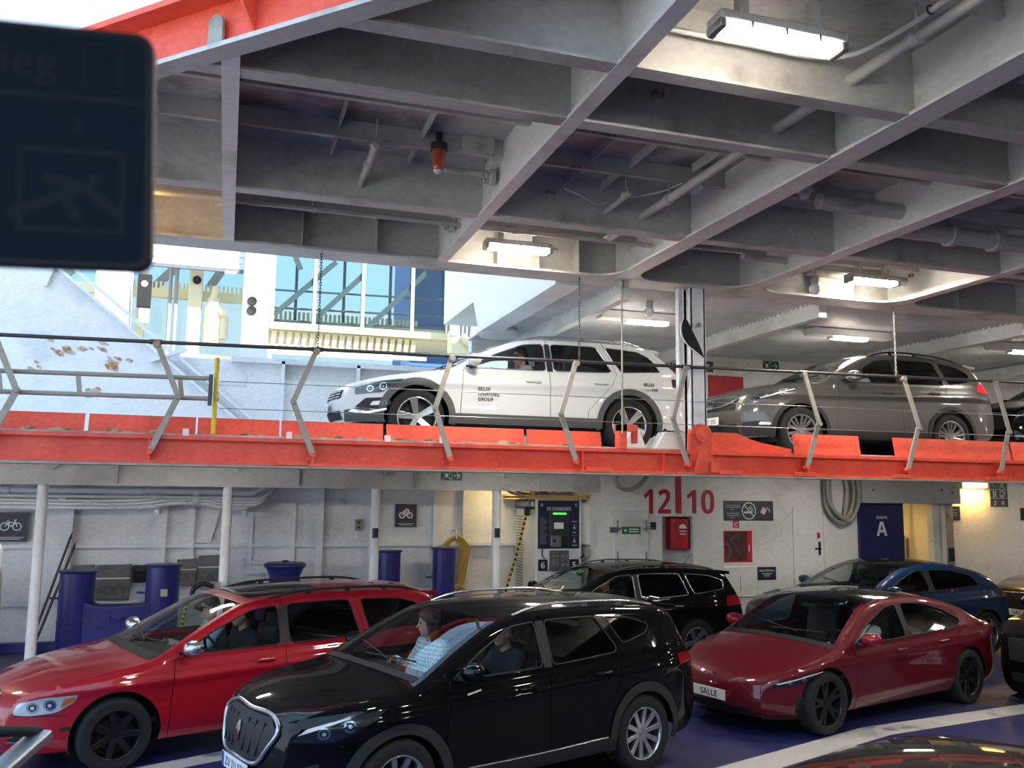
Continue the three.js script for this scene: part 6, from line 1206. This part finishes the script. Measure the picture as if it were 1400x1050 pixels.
    pillar: [[1.78, 1.07], [1.87, 1.07], [1.86, 1.415], [1.78, 1.412]], mirror: [0.86, 1.07], seatX: 1.2, winTrim: carTrim,
  },
};
const black = { mat: carDark };
const cars = {};
{
  // red estate
  const hl = [[-0.82, 0.57], [-0.79, 0.665], [-0.6, 0.715], [-0.34, 0.73], [-0.36, 0.67], [-0.5, 0.585], [-0.7, 0.56]];
  cars.estate = makeCar({ ...SPEC.estate, name: 'estate_car', label: 'bright red estate car with silver door mirrors and black wheels', x: -1.16, z: -9.98, yaw: 20.5, paint: paint(0xa01022, { metalness: 0.1 }), mirrorMat: silver, mirrorLabel: 'silver door mirror cap', rimMat: std({ color: 0x1c1d20, roughness: 0.4, metalness: 0.4 }),
    patches: [...headlamp(hl, [], lampInner), { name: 'indicator_lamp', pts: [[-0.47, 0.62], [-0.45, 0.70], [-0.35, 0.72], [-0.37, 0.675]], mat: amber, off: 0.009 }, { name: 'side_marker', pts: [[-0.47, 0.42], [-0.47, 0.455], [-0.38, 0.455], [-0.38, 0.42]], mat: carDark, r: 0.008 }, { name: 'bumper_groove', pts: [[-0.86, 0.555], [-0.86, 0.565], [-0.42, 0.56], [-0.42, 0.55]], mat: carDark, off: 0.001, r: 0.003 }, { name: 'fog_lamp_trim', pts: [[-0.86, 0.33], [-0.8, 0.40], [-0.62, 0.40], [-0.56, 0.34], [-0.66, 0.32]], mat: M.chrome }, { name: 'fog_lamp_recess', pts: [[-0.86, 0.345], [-0.8, 0.39], [-0.65, 0.39], [-0.6, 0.35], [-0.66, 0.335]], mat: carDark, off: 0.006 }, { name: 'tail_light', pts: [[3.55, 1.25], [3.66, 0.95], [3.78, 0.75], [3.66, 0.75], [3.55, 0.98]], mat: lampRed }],
    front: [{ name: 'grille', pts: [[-0.34, 0.44], [-0.38, 0.68], [0.38, 0.68], [0.34, 0.44]], mat: carDark }, { name: 'grille_trim', tube: [[-0.34, 0.44], [-0.38, 0.68], [0.38, 0.68], [0.34, 0.44]], closed: true, mat: M.chrome }, { name: 'grille_bar', tube: [[-0.34, 0.66], [0.32, 0.47]], mat: M.chrome, rad: 0.014 }, { name: 'lower_intake', pts: [[-0.4, 0.28], [-0.42, 0.38], [0.42, 0.38], [0.4, 0.28]], mat: carDark }],
  });
}
{
  // black crossover
  const hl = [[-0.775, 0.745], [-0.70, 0.835], [-0.42, 0.91], [-0.12, 0.945], [-0.2, 0.885], [-0.36, 0.81], [-0.5, 0.745]];
  cars.crossover = makeCar({ ...SPEC.crossover, name: 'crossover_car', label: 'glossy black crossover car with silver roof rails and spoked alloy wheels', x: 1.06, z: -7.76, yaw: 20.1, paint: blackPaint, winTrim: carTrim, allClear: false,
    patches: [...headlamp(hl, [{ name: 'running_light', pts: [[-0.74, 0.80], [-0.68, 0.842], [-0.4, 0.915], [-0.4, 0.90], [-0.66, 0.825]], mat: M.signWhite, off: 0.018, r: 0.005 }], lampDark), { name: 'lower_claw', pts: [[-0.80, 0.42], [-0.76, 0.55], [-0.6, 0.6], [-0.62, 0.46]], mat: carTrim }, { name: 'side_badge', pts: [[0.62, 0.95], [0.62, 0.965], [0.76, 0.985], [0.76, 0.97]], mat: silver, r: 0.004, off: 0.006 }, { name: 'tail_light', pts: [[3.2, 0.93], [3.2, 1.03], [3.44, 1.03], [3.48, 0.93]], mat: lampRed }, { name: 'bumper_strip', pts: [[-0.8, 0.35], [-0.79, 0.40], [-0.5, 0.40], [-0.5, 0.35]], mat: silver }, { name: 'fuel_flap', pts: [[2.72, 0.86], [2.72, 1.0], [2.86, 1.0], [2.86, 0.86]], mat: blackPaint, off: 0.003, r: 0.03 }],
    front: [{ name: 'grille', pts: [[-0.32, 0.56], [-0.50, 0.80], [-0.36, 0.875], [0.36, 0.875], [0.50, 0.80], [0.32, 0.56]], mat: carTrim, off: 0.012 }, { name: 'grille_trim', tube: [[-0.32, 0.55], [-0.42, 0.66], [-0.51, 0.81], [-0.36, 0.885], [0, 0.89], [0.36, 0.885], [0.51, 0.81], [0.42, 0.66], [0.32, 0.55], [0, 0.545]], closed: true, rad: 0.02, mat: silver, off: 0.012 }, ...[-0.3, -0.2, -0.1, 0.1, 0.2, 0.3].map((z) => ({ name: 'grille_slat', tube: [[z, 0.6], [z * 1.15, 0.84]], mat: rimDarkBack, rad: 0.007, off: 0.024 })), { name: 'badge', pts: [[-0.03, 0.66], [-0.045, 0.74], [-0.02, 0.81], [0.02, 0.79], [0.035, 0.72], [0.02, 0.65]], mat: M.chrome, off: 0.022 }, { name: 'lower_intake', pts: [[-0.44, 0.30], [-0.44, 0.40], [0.44, 0.40], [0.44, 0.30]], mat: carDark }],
    plate: { text: 'ZV IU 020', y: 0.47 },
  });
}
{
  // white estate on the upper level
  const hl = [[-0.72, 0.60], [-0.72, 0.69], [-0.42, 0.765], [-0.16, 0.80], [-0.26, 0.72], [-0.42, 0.63]];
  cars.white = makeCar({ ...SPEC.alltrack, name: 'estate_car', label: 'white estate car with grey wheel arch cladding behind the red ramp edge', x: 2.22, y: 3.16, z: -11.65, yaw: 0, scale: 1.04, paint: paint(0xcdd0d1, { metalness: 0, roughness: 0.45 }), cladMat: std({ color: 0x4a4c4f, roughness: 0.65 }),
    patches: [...headlamp(hl), { name: 'bumper_cladding', pts: [[-0.82, 0.28], [-0.83, 0.42], [-0.62, 0.45], [-0.45, 0.40], [-0.36, 0.28]], mat: std({ color: 0x4a4c4f, roughness: 0.65 }), off: 0.008 }, { name: 'fog_lamp_recess', pts: [[-0.72, 0.45], [-0.6, 0.56], [-0.36, 0.57], [-0.3, 0.50], [-0.4, 0.42]], mat: carTrim, off: 0.006 }, { name: 'fog_lamp_trim', pts: [[-0.74, 0.43], [-0.58, 0.40], [-0.36, 0.44], [-0.36, 0.42], [-0.58, 0.37], [-0.78, 0.40]], mat: M.chrome, off: 0.014, r: 0.01 }, { name: 'fog_lamp', pts: [[-0.55, 0.47], [-0.52, 0.52], [-0.37, 0.53], [-0.36, 0.48]], mat: M.signWhite, off: 0.012 }, { name: 'tail_light', pts: [[3.42, 0.86], [3.42, 0.98], [3.64, 0.98], [3.66, 0.88]], mat: std({ color: 0x2a1014, roughness: 0.2 }) }],
    front: [{ name: 'grille', pts: [[-0.5, 0.57], [-0.5, 0.68], [0.5, 0.68], [0.5, 0.57]], mat: carDark }, ...[0.59, 0.625, 0.66].map((y) => ({ name: 'grille_bar', tube: [[-0.5, y], [0, y], [0.5, y]], mat: M.chrome, rad: 0.008, off: 0.012 })), { name: 'lower_intake', pts: [[-0.5, 0.31], [-0.5, 0.42], [0.5, 0.42], [0.5, 0.31]], mat: carDark }],
    plate: { text: 'GUF 35L', y: 0.47, eu: false },
  });
  const c = cars.white;
  const put = (str, size, x, y) => { const g = textGeo(str, size, 0.002), z = c.W(x + 0.15, y); const o = part('door_lettering', g.translate(x, y, z + 0.006), carTrim, c.car); o.userData.label = 'small dark lettering'; };
  put('BELID', 0.042, 0.74, 0.70); put('LIGHTING', 0.042, 0.74, 0.635); put('GROUP', 0.042, 0.74, 0.57); put('BELID', 0.04, 2.98, 0.86); put('herstal', 0.04, 3.0, 0.80);
}
{
  // grey SUV on the upper level
  const hl = [[-0.72, 0.80], [-0.66, 0.86], [-0.4, 0.93], [-0.02, 1.0], [-0.1, 0.94], [-0.4, 0.855], [-0.6, 0.80]];
  cars.suv = makeCar({ ...SPEC.suv, name: 'sport_utility_car', label: 'dark grey metallic sport utility car on the upper level', x: 7.75, y: 3.16, z: -11.5, yaw: 0, paint: paint(0x5d5c5b, { metalness: 0.55, roughness: 0.35 }), mirrorMat: silver, mirrorLabel: 'bright mirror cap', rimMat: std({ color: 0x8b8d90, roughness: 0.3, metalness: 0.8 }),
    patches: [...headlamp(hl, [{ name: 'running_light', pts: [[-0.6, 0.835], [-0.4, 0.885], [-0.1, 0.965], [-0.12, 0.95], [-0.4, 0.868], [-0.58, 0.82]], mat: M.signWhite, off: 0.019, r: 0.004 }], lampDark), { name: 'bumper_cladding', pts: [[-0.8, 0.28], [-0.8, 0.48], [-0.6, 0.50], [-0.46, 0.46], [-0.4, 0.29]], mat: cladding, off: 0.008 }, { name: 'fog_lamp', pts: [[-0.62, 0.44], [-0.6, 0.485], [-0.47, 0.475], [-0.46, 0.44]], mat: M.signWhite, off: 0.014 }, { name: 'tail_light', pts: [[3.24, 1.08], [3.3, 1.22], [3.42, 1.2], [3.5, 1.06]], mat: phy({ color: 0xc01822, roughness: 0.2, emissive: 0xd01020, emissiveIntensity: 1.2 }) }],
    front: [{ name: 'grille', pts: [[-0.52, 0.66], [-0.52, 0.84], [0.52, 0.84], [0.52, 0.66]], mat: carDark }, { name: 'grille_bar', tube: [[-0.54, 0.82], [-0.3, 0.74], [0, 0.72], [0.3, 0.74], [0.54, 0.82]], mat: M.chrome, rad: 0.022 }, { name: 'grille_bar', tube: [[-0.54, 0.86], [0, 0.865], [0.54, 0.86]], mat: M.chrome, rad: 0.01 }, { name: 'badge', pts: [[-0.06, 0.70], [-0.08, 0.80], [-0.05, 0.80], [-0.04, 0.76], [0.04, 0.76], [0.05, 0.80], [0.08, 0.80], [0.06, 0.70], [0.035, 0.70], [0.03, 0.74], [-0.03, 0.74], [-0.035, 0.70]], mat: M.chrome, off: 0.03, r: 0.004 }, { name: 'lower_intake', pts: [[-0.55, 0.3], [-0.55, 0.46], [0.55, 0.46], [0.55, 0.3]], mat: carDark }],
    plate: { text: 'FHT 55S', y: 0.52, eu: false },
  });
}
{
  // black estate by the wall
  const hl = [[-0.72, 0.6], [-0.7, 0.68], [-0.45, 0.76], [-0.18, 0.78], [-0.3, 0.68], [-0.5, 0.6]];
  cars.wagon = makeCar({ ...SPEC.wagon, name: 'estate_car', label: 'black estate car with roof rails in front of the charging station', x: 4.35, z: -13.2, yaw: 4, scale: 1.02, paint: blackPaint, railMat: silver, handleMat: silver,
    patches: [...headlamp(hl), { name: 'tail_light', pts: [[3.2, 0.84], [3.24, 0.99], [3.46, 1.0], [3.54, 0.86]], mat: lampRed }] });
  // dark red saloon
  const sl = [[-0.66, 0.545], [-0.6, 0.60], [-0.3, 0.675], [-0.08, 0.70], [-0.16, 0.655], [-0.4, 0.575], [-0.56, 0.54]];
  cars.saloon = makeCar({ ...SPEC.saloon, name: 'saloon_car', label: 'dark red saloon car with a black glass roof and dark wheels', x: 6.16, z: -9.3, yaw: 16.3, paint: paint(0x5c0a1a, { metalness: 0.1, roughness: 0.4 }), roofMat: phy({ color: 0x0a0a0c, roughness: 0.06, clearcoat: 1 }), rimMat: std({ color: 0x2a2b2e, roughness: 0.35, metalness: 0.6 }), mirrorMat: paint(0x8c1028),
    patches: [...headlamp(sl, [{ name: 'running_light', pts: [[-0.62, 0.58], [-0.3, 0.665], [-0.1, 0.698], [-0.12, 0.688], [-0.3, 0.652], [-0.6, 0.57]], mat: M.signWhite, off: 0.018, r: 0.003 }], lampDark), { name: 'bumper_vent', pts: [[-0.42, 0.26], [-0.44, 0.40], [-0.36, 0.45], [-0.36, 0.26]], mat: carDark, off: 0.002 }, { name: 'splitter', pts: [[-0.7, 0.205], [-0.72, 0.235], [-0.4, 0.235], [-0.36, 0.205]], mat: carTrim, off: 0.012, r: 0.005 }, { name: 'tail_light', pts: [[3.55, 0.78], [3.58, 0.9], [3.74, 0.92], [3.8, 0.8]], mat: lampRed }],
    front: [{ name: 'lower_intake', pts: [[-0.5, 0.22], [-0.46, 0.30], [0.46, 0.30], [0.5, 0.22]], mat: carDark }, { name: 'badge', pts: [[-0.035, 0.615], [0.035, 0.615], [0.03, 0.605], [0.008, 0.603], [0.0, 0.57], [-0.008, 0.603], [-0.03, 0.605]], mat: M.chrome, off: 0.012, r: 0.002 }],
    plate: { text: 'SALLE', y: 0.415 },
  });
  const ml = [[-0.68, 0.70], [-0.64, 0.77], [-0.4, 0.85], [-0.2, 0.87], [-0.36, 0.76], [-0.5, 0.70]];
  cars.coupe = makeCar({ ...SPEC.coupe, name: 'coupe_car', label: 'dark blue sloping-back car with black roof in front of the blue door', x: 9.15, z: -12.55, yaw: 5, scale: 1.01, paint: paint(0x0f2d52, { metalness: 0.1, roughness: 0.4 }), roofMat: blackPaint,
    patches: [...headlamp(ml), { name: 'tail_light', pts: [[3.4, 0.95], [3.42, 1.06], [3.56, 1.04], [3.6, 0.95]], mat: lampRed }] });
  const gl = [[-0.72, 0.78], [-0.66, 0.86], [-0.4, 0.93], [-0.1, 0.985], [-0.3, 0.86], [-0.5, 0.78]];
  const fr = [{ name: 'grille', pts: [[-0.5, 0.56], [-0.54, 0.82], [0.54, 0.82], [0.5, 0.56]], mat: carDark }, { name: 'grille_trim', tube: [[-0.52, 0.82], [0, 0.845], [0.52, 0.82]], mat: M.chrome, rad: 0.012 }, { name: 'lower_intake', pts: [[-0.5, 0.3], [-0.5, 0.42], [0.5, 0.42], [0.5, 0.3]], mat: carDark }];
  makeCar({ ...SPEC.suv, name: 'sport_utility_car', label: 'black car at the frame edge behind the grey sport utility car', x: 12.75, y: 3.16, z: -11.5, yaw: 0, paint: blackPaint, patches: headlamp(gl), front: fr, plate: { text: 'EL 79 010', y: 0.5, eu: true } });
  makeCar({ ...SPEC.suv, name: 'sport_utility_car', label: 'black car with white number plate by the casing wall', x: 15.1, z: -13.0, yaw: 3, scale: 1.04, paint: paint(0x15100e), patches: headlamp(gl), front: fr, plate: { text: 'URC 92K', y: 0.5, eu: false } });
  makeCar({ ...SPEC.crossover, name: 'crossover_car', label: 'black crossover car waiting behind the dark red saloon car', x: 10.6, z: -8.78, yaw: 14, paint: blackPaint, patches: headlamp([[-0.775, 0.745], [-0.70, 0.835], [-0.42, 0.91], [-0.12, 0.945], [-0.2, 0.885], [-0.36, 0.81], [-0.5, 0.745]]), front: fr, plate: { text: 'PDX 41A', y: 0.47 } });
  makeCar({ ...SPEC.saloon, name: 'saloon_car', label: 'dark saloon car showing only its shiny roof', x: 1.3, z: -2.44, yaw: 15, scale: 1.04, roofMat: blackPaint, paint: blackPaint });
}

// ---------- people in the cars ----------
function surfaceNet(f, lo, hi, h) {                          // one smooth closed surface round f < 0
  const n = [0, 1, 2].map((k) => Math.ceil((hi[k] - lo[k]) / h) + 1), F = new Float32Array(n[0] * n[1] * n[2]), at = (i, j, k) => (k * n[1] + j) * n[0] + i;
  for (let k = 0; k < n[2]; k++) for (let j = 0; j < n[1]; j++) for (let i = 0; i < n[0]; i++) F[at(i, j, k)] = f(lo[0] + i * h, lo[1] + j * h, lo[2] + k * h);
  const id = new Int32Array(F.length).fill(-1), P = [], I = [];
  for (let k = 0; k < n[2] - 1; k++) for (let j = 0; j < n[1] - 1; j++) for (let i = 0; i < n[0] - 1; i++) {
    let c = 0, x = 0, y = 0, z = 0; const v = [];
    for (let q = 0; q < 8; q++) v.push(F[at(i + (q & 1), j + ((q >> 1) & 1), k + (q >> 2))]);
    for (let a = 0; a < 8; a++) for (const bit of [1, 2, 4]) { const b = a | bit; if (a === b) continue; if ((v[a] < 0) !== (v[b] < 0)) { const t = v[a] / (v[a] - v[b]); x += (a & 1) + (bit === 1 ? t : 0); y += ((a >> 1) & 1) + (bit === 2 ? t : 0); z += (a >> 2) + (bit === 4 ? t : 0); c++; } }
    if (c) { id[at(i, j, k)] = P.length / 3; P.push(lo[0] + (i + x / c) * h, lo[1] + (j + y / c) * h, lo[2] + (k + z / c) * h); }
  }
  const quad = (a, b, c, d, flip) => { if (a < 0 || b < 0 || c < 0 || d < 0) return; flip ? I.push(a, c, b, a, d, c) : I.push(a, b, c, a, c, d); };
  for (let k = 1; k < n[2] - 1; k++) for (let j = 1; j < n[1] - 1; j++) for (let i = 1; i < n[0] - 1; i++) {
    const s = F[at(i, j, k)] < 0;
    if (s !== F[at(i + 1, j, k)] < 0) quad(id[at(i, j - 1, k - 1)], id[at(i, j, k - 1)], id[at(i, j, k)], id[at(i, j - 1, k)], !s);
    if (s !== F[at(i, j + 1, k)] < 0) quad(id[at(i - 1, j, k - 1)], id[at(i - 1, j, k)], id[at(i, j, k)], id[at(i, j, k - 1)], !s);
    if (s !== F[at(i, j, k + 1)] < 0) quad(id[at(i - 1, j - 1, k)], id[at(i, j - 1, k)], id[at(i, j, k)], id[at(i - 1, j, k)], !s);
  }
  const g = new THREE.BufferGeometry(); g.setAttribute('position', new THREE.Float32BufferAttribute(P, 3)); g.setIndex(I); g.computeVertexNormals();
  return g;
}
const cap = (a, b, r0, r1) => (x, y, z) => { const dx = b[0] - a[0], dy = b[1] - a[1], dz = b[2] - a[2], L = dx * dx + dy * dy + dz * dz, t = cl(((x - a[0]) * dx + (y - a[1]) * dy + (z - a[2]) * dz) / L); return Math.hypot(x - a[0] - dx * t, y - a[1] - dy * t, z - a[2] - dz * t) - (r0 + (r1 - r0) * t); };
const ell = (c, r) => (x, y, z) => { const a = (x - c[0]) / r[0], b = (y - c[1]) / r[1], d = (z - c[2]) / r[2], q = Math.sqrt(a * a + b * b + d * d); return (q - 1) * Math.min(...r); };
const blend = (fs, k) => (x, y, z) => { let v = 9; for (const f of fs) { const d = f(x, y, z), h = Math.max(0, k - Math.abs(v - d)) / k; v = Math.min(v, d) - h * h * k / 4; } return v; };
// seated figure facing -x, hip at the origin
function person(label, opt) {
  const t = thing('person', label, 'person', opt.at, opt.turn);
  const lean = opt.lean ?? 0.1, sh = [lean, 0.46], o = [];
  const hand = (s) => opt.hands?.[s > 0 ? 0 : 1] ?? [-0.34, 0.3, s * 0.15], elbow = (s) => opt.elbows?.[s > 0 ? 0 : 1] ?? [-0.1, 0.2, s * 0.26];
  const torso = (e) => [cap([0.02, 0.02, 0], [sh[0], 0.3, 0], 0.125 + e, 0.14 + e), cap([sh[0] - 0.01, 0.36, -0.06], [sh[0] - 0.01, 0.36, 0.06], 0.125 + e, 0.125 + e), cap([sh[0], sh[1], -0.16], [sh[0], sh[1], 0.16], 0.062 + e, 0.062 + e)];
  const arm = (s, e, toHand) => { const E = elbow(s), H = hand(s); return [cap([sh[0], sh[1] - 0.01, s * 0.17], E, 0.052 + e, 0.042 + e), cap(E, H, 0.04 + e, (toHand ? 0.027 : 0.033) + e)]; };
  const thighs = (e) => [1, -1].flatMap((s) => [cap([0, 0, s * 0.09], [-0.4, 0.06, s * 0.1], 0.08 + e, 0.06 + e), cap([-0.4, 0.06, s * 0.1], [-0.55, -0.16, s * 0.1], 0.055 + e, 0.045 + e)]);
  const hd = [sh[0] - 0.05 + (opt.headF ?? 0), 0.66, 0], ty = opt.look ?? 0;
  const fingers = (s) => { const H = hand(s), q = []; q.push(cap(H, [H[0] - 0.05, H[1] + 0.015, H[2] - s * 0.01], 0.027, 0.026)); for (let i = 0; i < 4; i++) { const zz = H[2] + s * (-0.03 + i * 0.018), l = [0.03, 0.038, 0.036, 0.026][i]; q.push(cap([H[0] - 0.06, H[1] + 0.03 - i * 0.01, zz], [H[0] - 0.06 - l, H[1] + 0.015 - i * 0.01, zz], 0.009, 0.008), cap([H[0] - 0.06 - l, H[1] + 0.015 - i * 0.01, zz], [H[0] - 0.06 - l * 0.9, H[1] - 0.02 - i * 0.01, zz], 0.008, 0.007)); } q.push(cap([H[0] - 0.02, H[1] + 0.02, H[2] - s * 0.025], [H[0] - 0.06, H[1] + 0.045, H[2] - s * 0.045], 0.01, 0.008)); return q; };
  const body = surfaceNet(blend([...torso(-0.008), ...arm(1, -0.004, true), ...arm(-1, -0.004, true), ...thighs(-0.008), cap([sh[0] - 0.01, 0.48, 0], [hd[0] + 0.015, 0.6, 0], 0.052, 0.05)], 0.03), [-0.62, -0.24, -0.36], [0.32, 0.66, 0.36], 0.016);
  const hands = [1, -1].map((s) => { const H = hand(s); return surfaceNet(blend(fingers(s), 0.008), [H[0] - 0.13, H[1] - 0.08, H[2] - 0.08], [H[0] + 0.05, H[1] + 0.08, H[2] + 0.08], 0.005); });
  const headF = blend([ell([0, 0.035, 0], [0.098, 0.09, 0.078]), ell([-0.02, -0.04, 0], [0.07, 0.08, 0.062]), cap([-0.055, -0.09, -0.012], [-0.055, -0.09, 0.012], 0.026, 0.026), cap([-0.088, 0.01, 0], [-0.112, -0.03, 0], 0.01, 0.014), ell([0.005, -0.005, 0.078], [0.02, 0.032, 0.012]), ell([0.005, -0.005, -0.078], [0.02, 0.032, 0.012]), cap([-0.085, -0.062, -0.018], [-0.085, -0.062, 0.018], 0.011, 0.011)], 0.022);
  const headCut = (x, y, z) => { let v = headF(x, y, z); for (const s of [1, -1]) v = Math.max(v, -ell([-0.098, 0.012, s * 0.032], [0.02, 0.014, 0.018])(x, y, z)); return v; };
  const head = surfaceNet(headCut, [-0.14, -0.15, -0.11], [0.13, 0.15, 0.11], 0.0065);
  const turn = (g) => g.rotateY(ty).rotateZ(opt.nod ?? 0).translate(...hd);
  part('body', [body, ...hands, turn(head)].map(plain), opt.skin ?? M.skin, t);
  const L = opt.hairLong ?? 0;
  const line = (y) => (L ? (y > 0.07 ? -0.1 : y > 0.02 ? -0.1 + (0.07 - y) * 1.2 : -0.04 + (0.02 - y) * 0.3) : (y > 0.085 ? -0.11 : y > 0.05 ? -0.11 + (0.085 - y) * 0.9 : y > 0 ? -0.078 + (0.05 - y) * 1.5 : -0.003 + -y * 0.9));
  const hairF = (x, y, z) => { let v = headF(x, y, z) - 0.013 - 0.003 * Math.sin(x * 90 + z * 70); if (L) v = Math.min(v, ell([0.04, -0.05, 0], [0.07, 0.11 + L, 0.092])(x, y, z)); v = Math.max(v, line(y) - x); if (!L) v = Math.max(v, -0.075 - y); return v; };
  if (!opt.bald) part('hair', plain(turn(surfaceNet(hairF, [-0.14, -0.22, -0.13], [0.15, 0.17, 0.13], 0.008))), std({ color: opt.hair ?? 0x3a2b22, roughness: 0.75 }), t);
  part('eyes', [1, -1].map((s) => plain(turn(new THREE.SphereGeometry(0.012, 10, 8).translate(-0.083, 0.012, s * 0.032)))), std({ color: 0x2a2522, roughness: 0.3 }), t);
  part('shirt', plain(surfaceNet(blend([...torso(0.006), ...(opt.shortSleeve ? [1, -1].map((s) => cap([sh[0], sh[1] - 0.01, s * 0.17], elbow(s).map((v, i) => v * 0.7 + [sh[0], sh[1], s * 0.17][i] * 0.3), 0.06, 0.055)) : [...arm(1, 0.007), ...arm(-1, 0.007)])], 0.035), [-0.62, -0.2, -0.4], [0.34, 0.58, 0.4], 0.016)), opt.shirt, t);
  part('trousers', plain(surfaceNet(blend(thighs(0.004), 0.03), [-0.66, -0.26, -0.22], [0.14, 0.16, 0.22], 0.018)), std({ color: 0x23262e, roughness: 0.85 }), t);
  if (opt.glasses) part('glasses', [...[1, -1].map((s) => plain(turn(new THREE.TorusGeometry(0.021, 0.003, 6, 18).rotateY(Math.PI / 2).translate(-0.112, 0.01, s * 0.033)))), ...[1, -1].map((s) => plain(turn(new THREE.CylinderGeometry(0.0025, 0.0025, 0.1, 6).rotateZ(Math.PI / 2).translate(-0.06, 0.015, s * 0.066))))], opt.glasses, t);
  if (opt.belt) part('seat_belt', tube([[sh[0] - 0.02, 0.53, 0.14], [sh[0] - 0.14, 0.36, 0.06], [-0.1, 0.12, -0.12]], 0.014), M.dark, t);
  return t;
}
const cloth = (c) => std({ color: c, roughness: 0.9 });
// light blue check
const checkTex = dataTex(64, (x, y) => { const a = x % 32 < 9, b = y % 32 < 9; return a && b ? [70, 140, 165] : a || b ? [150, 195, 208] : [225, 234, 236]; }, true, 14);
const check = std({ map: checkTex, roughness: 0.9 });
function seated(key, side, label, opt) {
  const c = cars[key].car, S = opt.seat; c.updateMatrixWorld(true);
  const p = V3(S[0], S[1], S[2] ?? (side > 0 ? 0.36 : -0.36)).applyMatrix4(c.matrixWorld);
  const t = person(label, { ...opt, at: [p.x, p.y, p.z], turn: c.rotation.y });
  // cloth and skin take box uv so that prints keep their size
  t.traverse((o) => { if (o.isMesh && o.name === 'shirt') o.geometry = boxUV(o.geometry); });
  return t;
}
seated('estate', 1, 'person in dark top driving the red estate car', { seat: [1.3, 0.6], shirt: cloth(0x1c1d22), hair: 0x4a3524, hands: [[-0.36, 0.32, 0.12], [-0.36, 0.32, -0.14]] });
seated('estate', -1, 'person in pale shirt beside the driver of the red estate car', { seat: [1.22, 0.6], shirt: cloth(0xc3cdd0), hair: 0x5a4634, glasses: M.dark });
seated('crossover', 1, 'grey-haired person driving the black crossover car', { seat: [1.34, 0.66], shirt: cloth(0x2b2a30), hair: 0x8f8a84, hands: [[-0.3, 0.2, 0.14], [-0.34, 0.3, -0.15]] });
seated('crossover', -1, 'person in light blue checked shirt in the black crossover car', { seat: [1.06, 0.68], shirt: check, hair: 0x5a3a28, hairLong: 0.06, lean: 0.04, look: -0.5, hands: [[-0.2, 0.28, 0.02], [-0.3, 0.34, -0.1]], elbows: [[-0.12, 0.22, 0.22], [-0.1, 0.2, -0.26]] });
seated('white', 1, 'person with glasses driving the white estate car', { seat: [1.42, 0.60], shirt: cloth(0xb9b2a0), hair: 0x2e2822, glasses: M.dark, look: 0.25 });
seated('suv', 1, 'blond person in striped top driving the grey sport utility car', { seat: [1.34, 0.72], shirt: cloth(0xb8bcc0), hair: 0xc8ae84, hairLong: 0.08, look: 0.2 });
seated('wagon', 1, 'short-haired person driving the black estate car by the wall', { seat: [1.28, 0.58], shirt: cloth(0x1f2023), hair: 0x2a2420, look: 0.7 });
seated('saloon', 1, 'person in white shirt with seat belt in the dark red saloon car', { seat: [1.36, 0.50], shirt: cloth(0xd3d6d6), hair: 0x3a2d26, belt: 1 });
seated('coupe', 1, 'person with sunglasses driving the dark blue sloping-back car', { seat: [1.5, 0.64], shirt: cloth(0x2c3038), hair: 0x6b4a34, hairLong: 0.05, glasses: M.dark, look: 0.4 });
renderer.render(scene, camera);
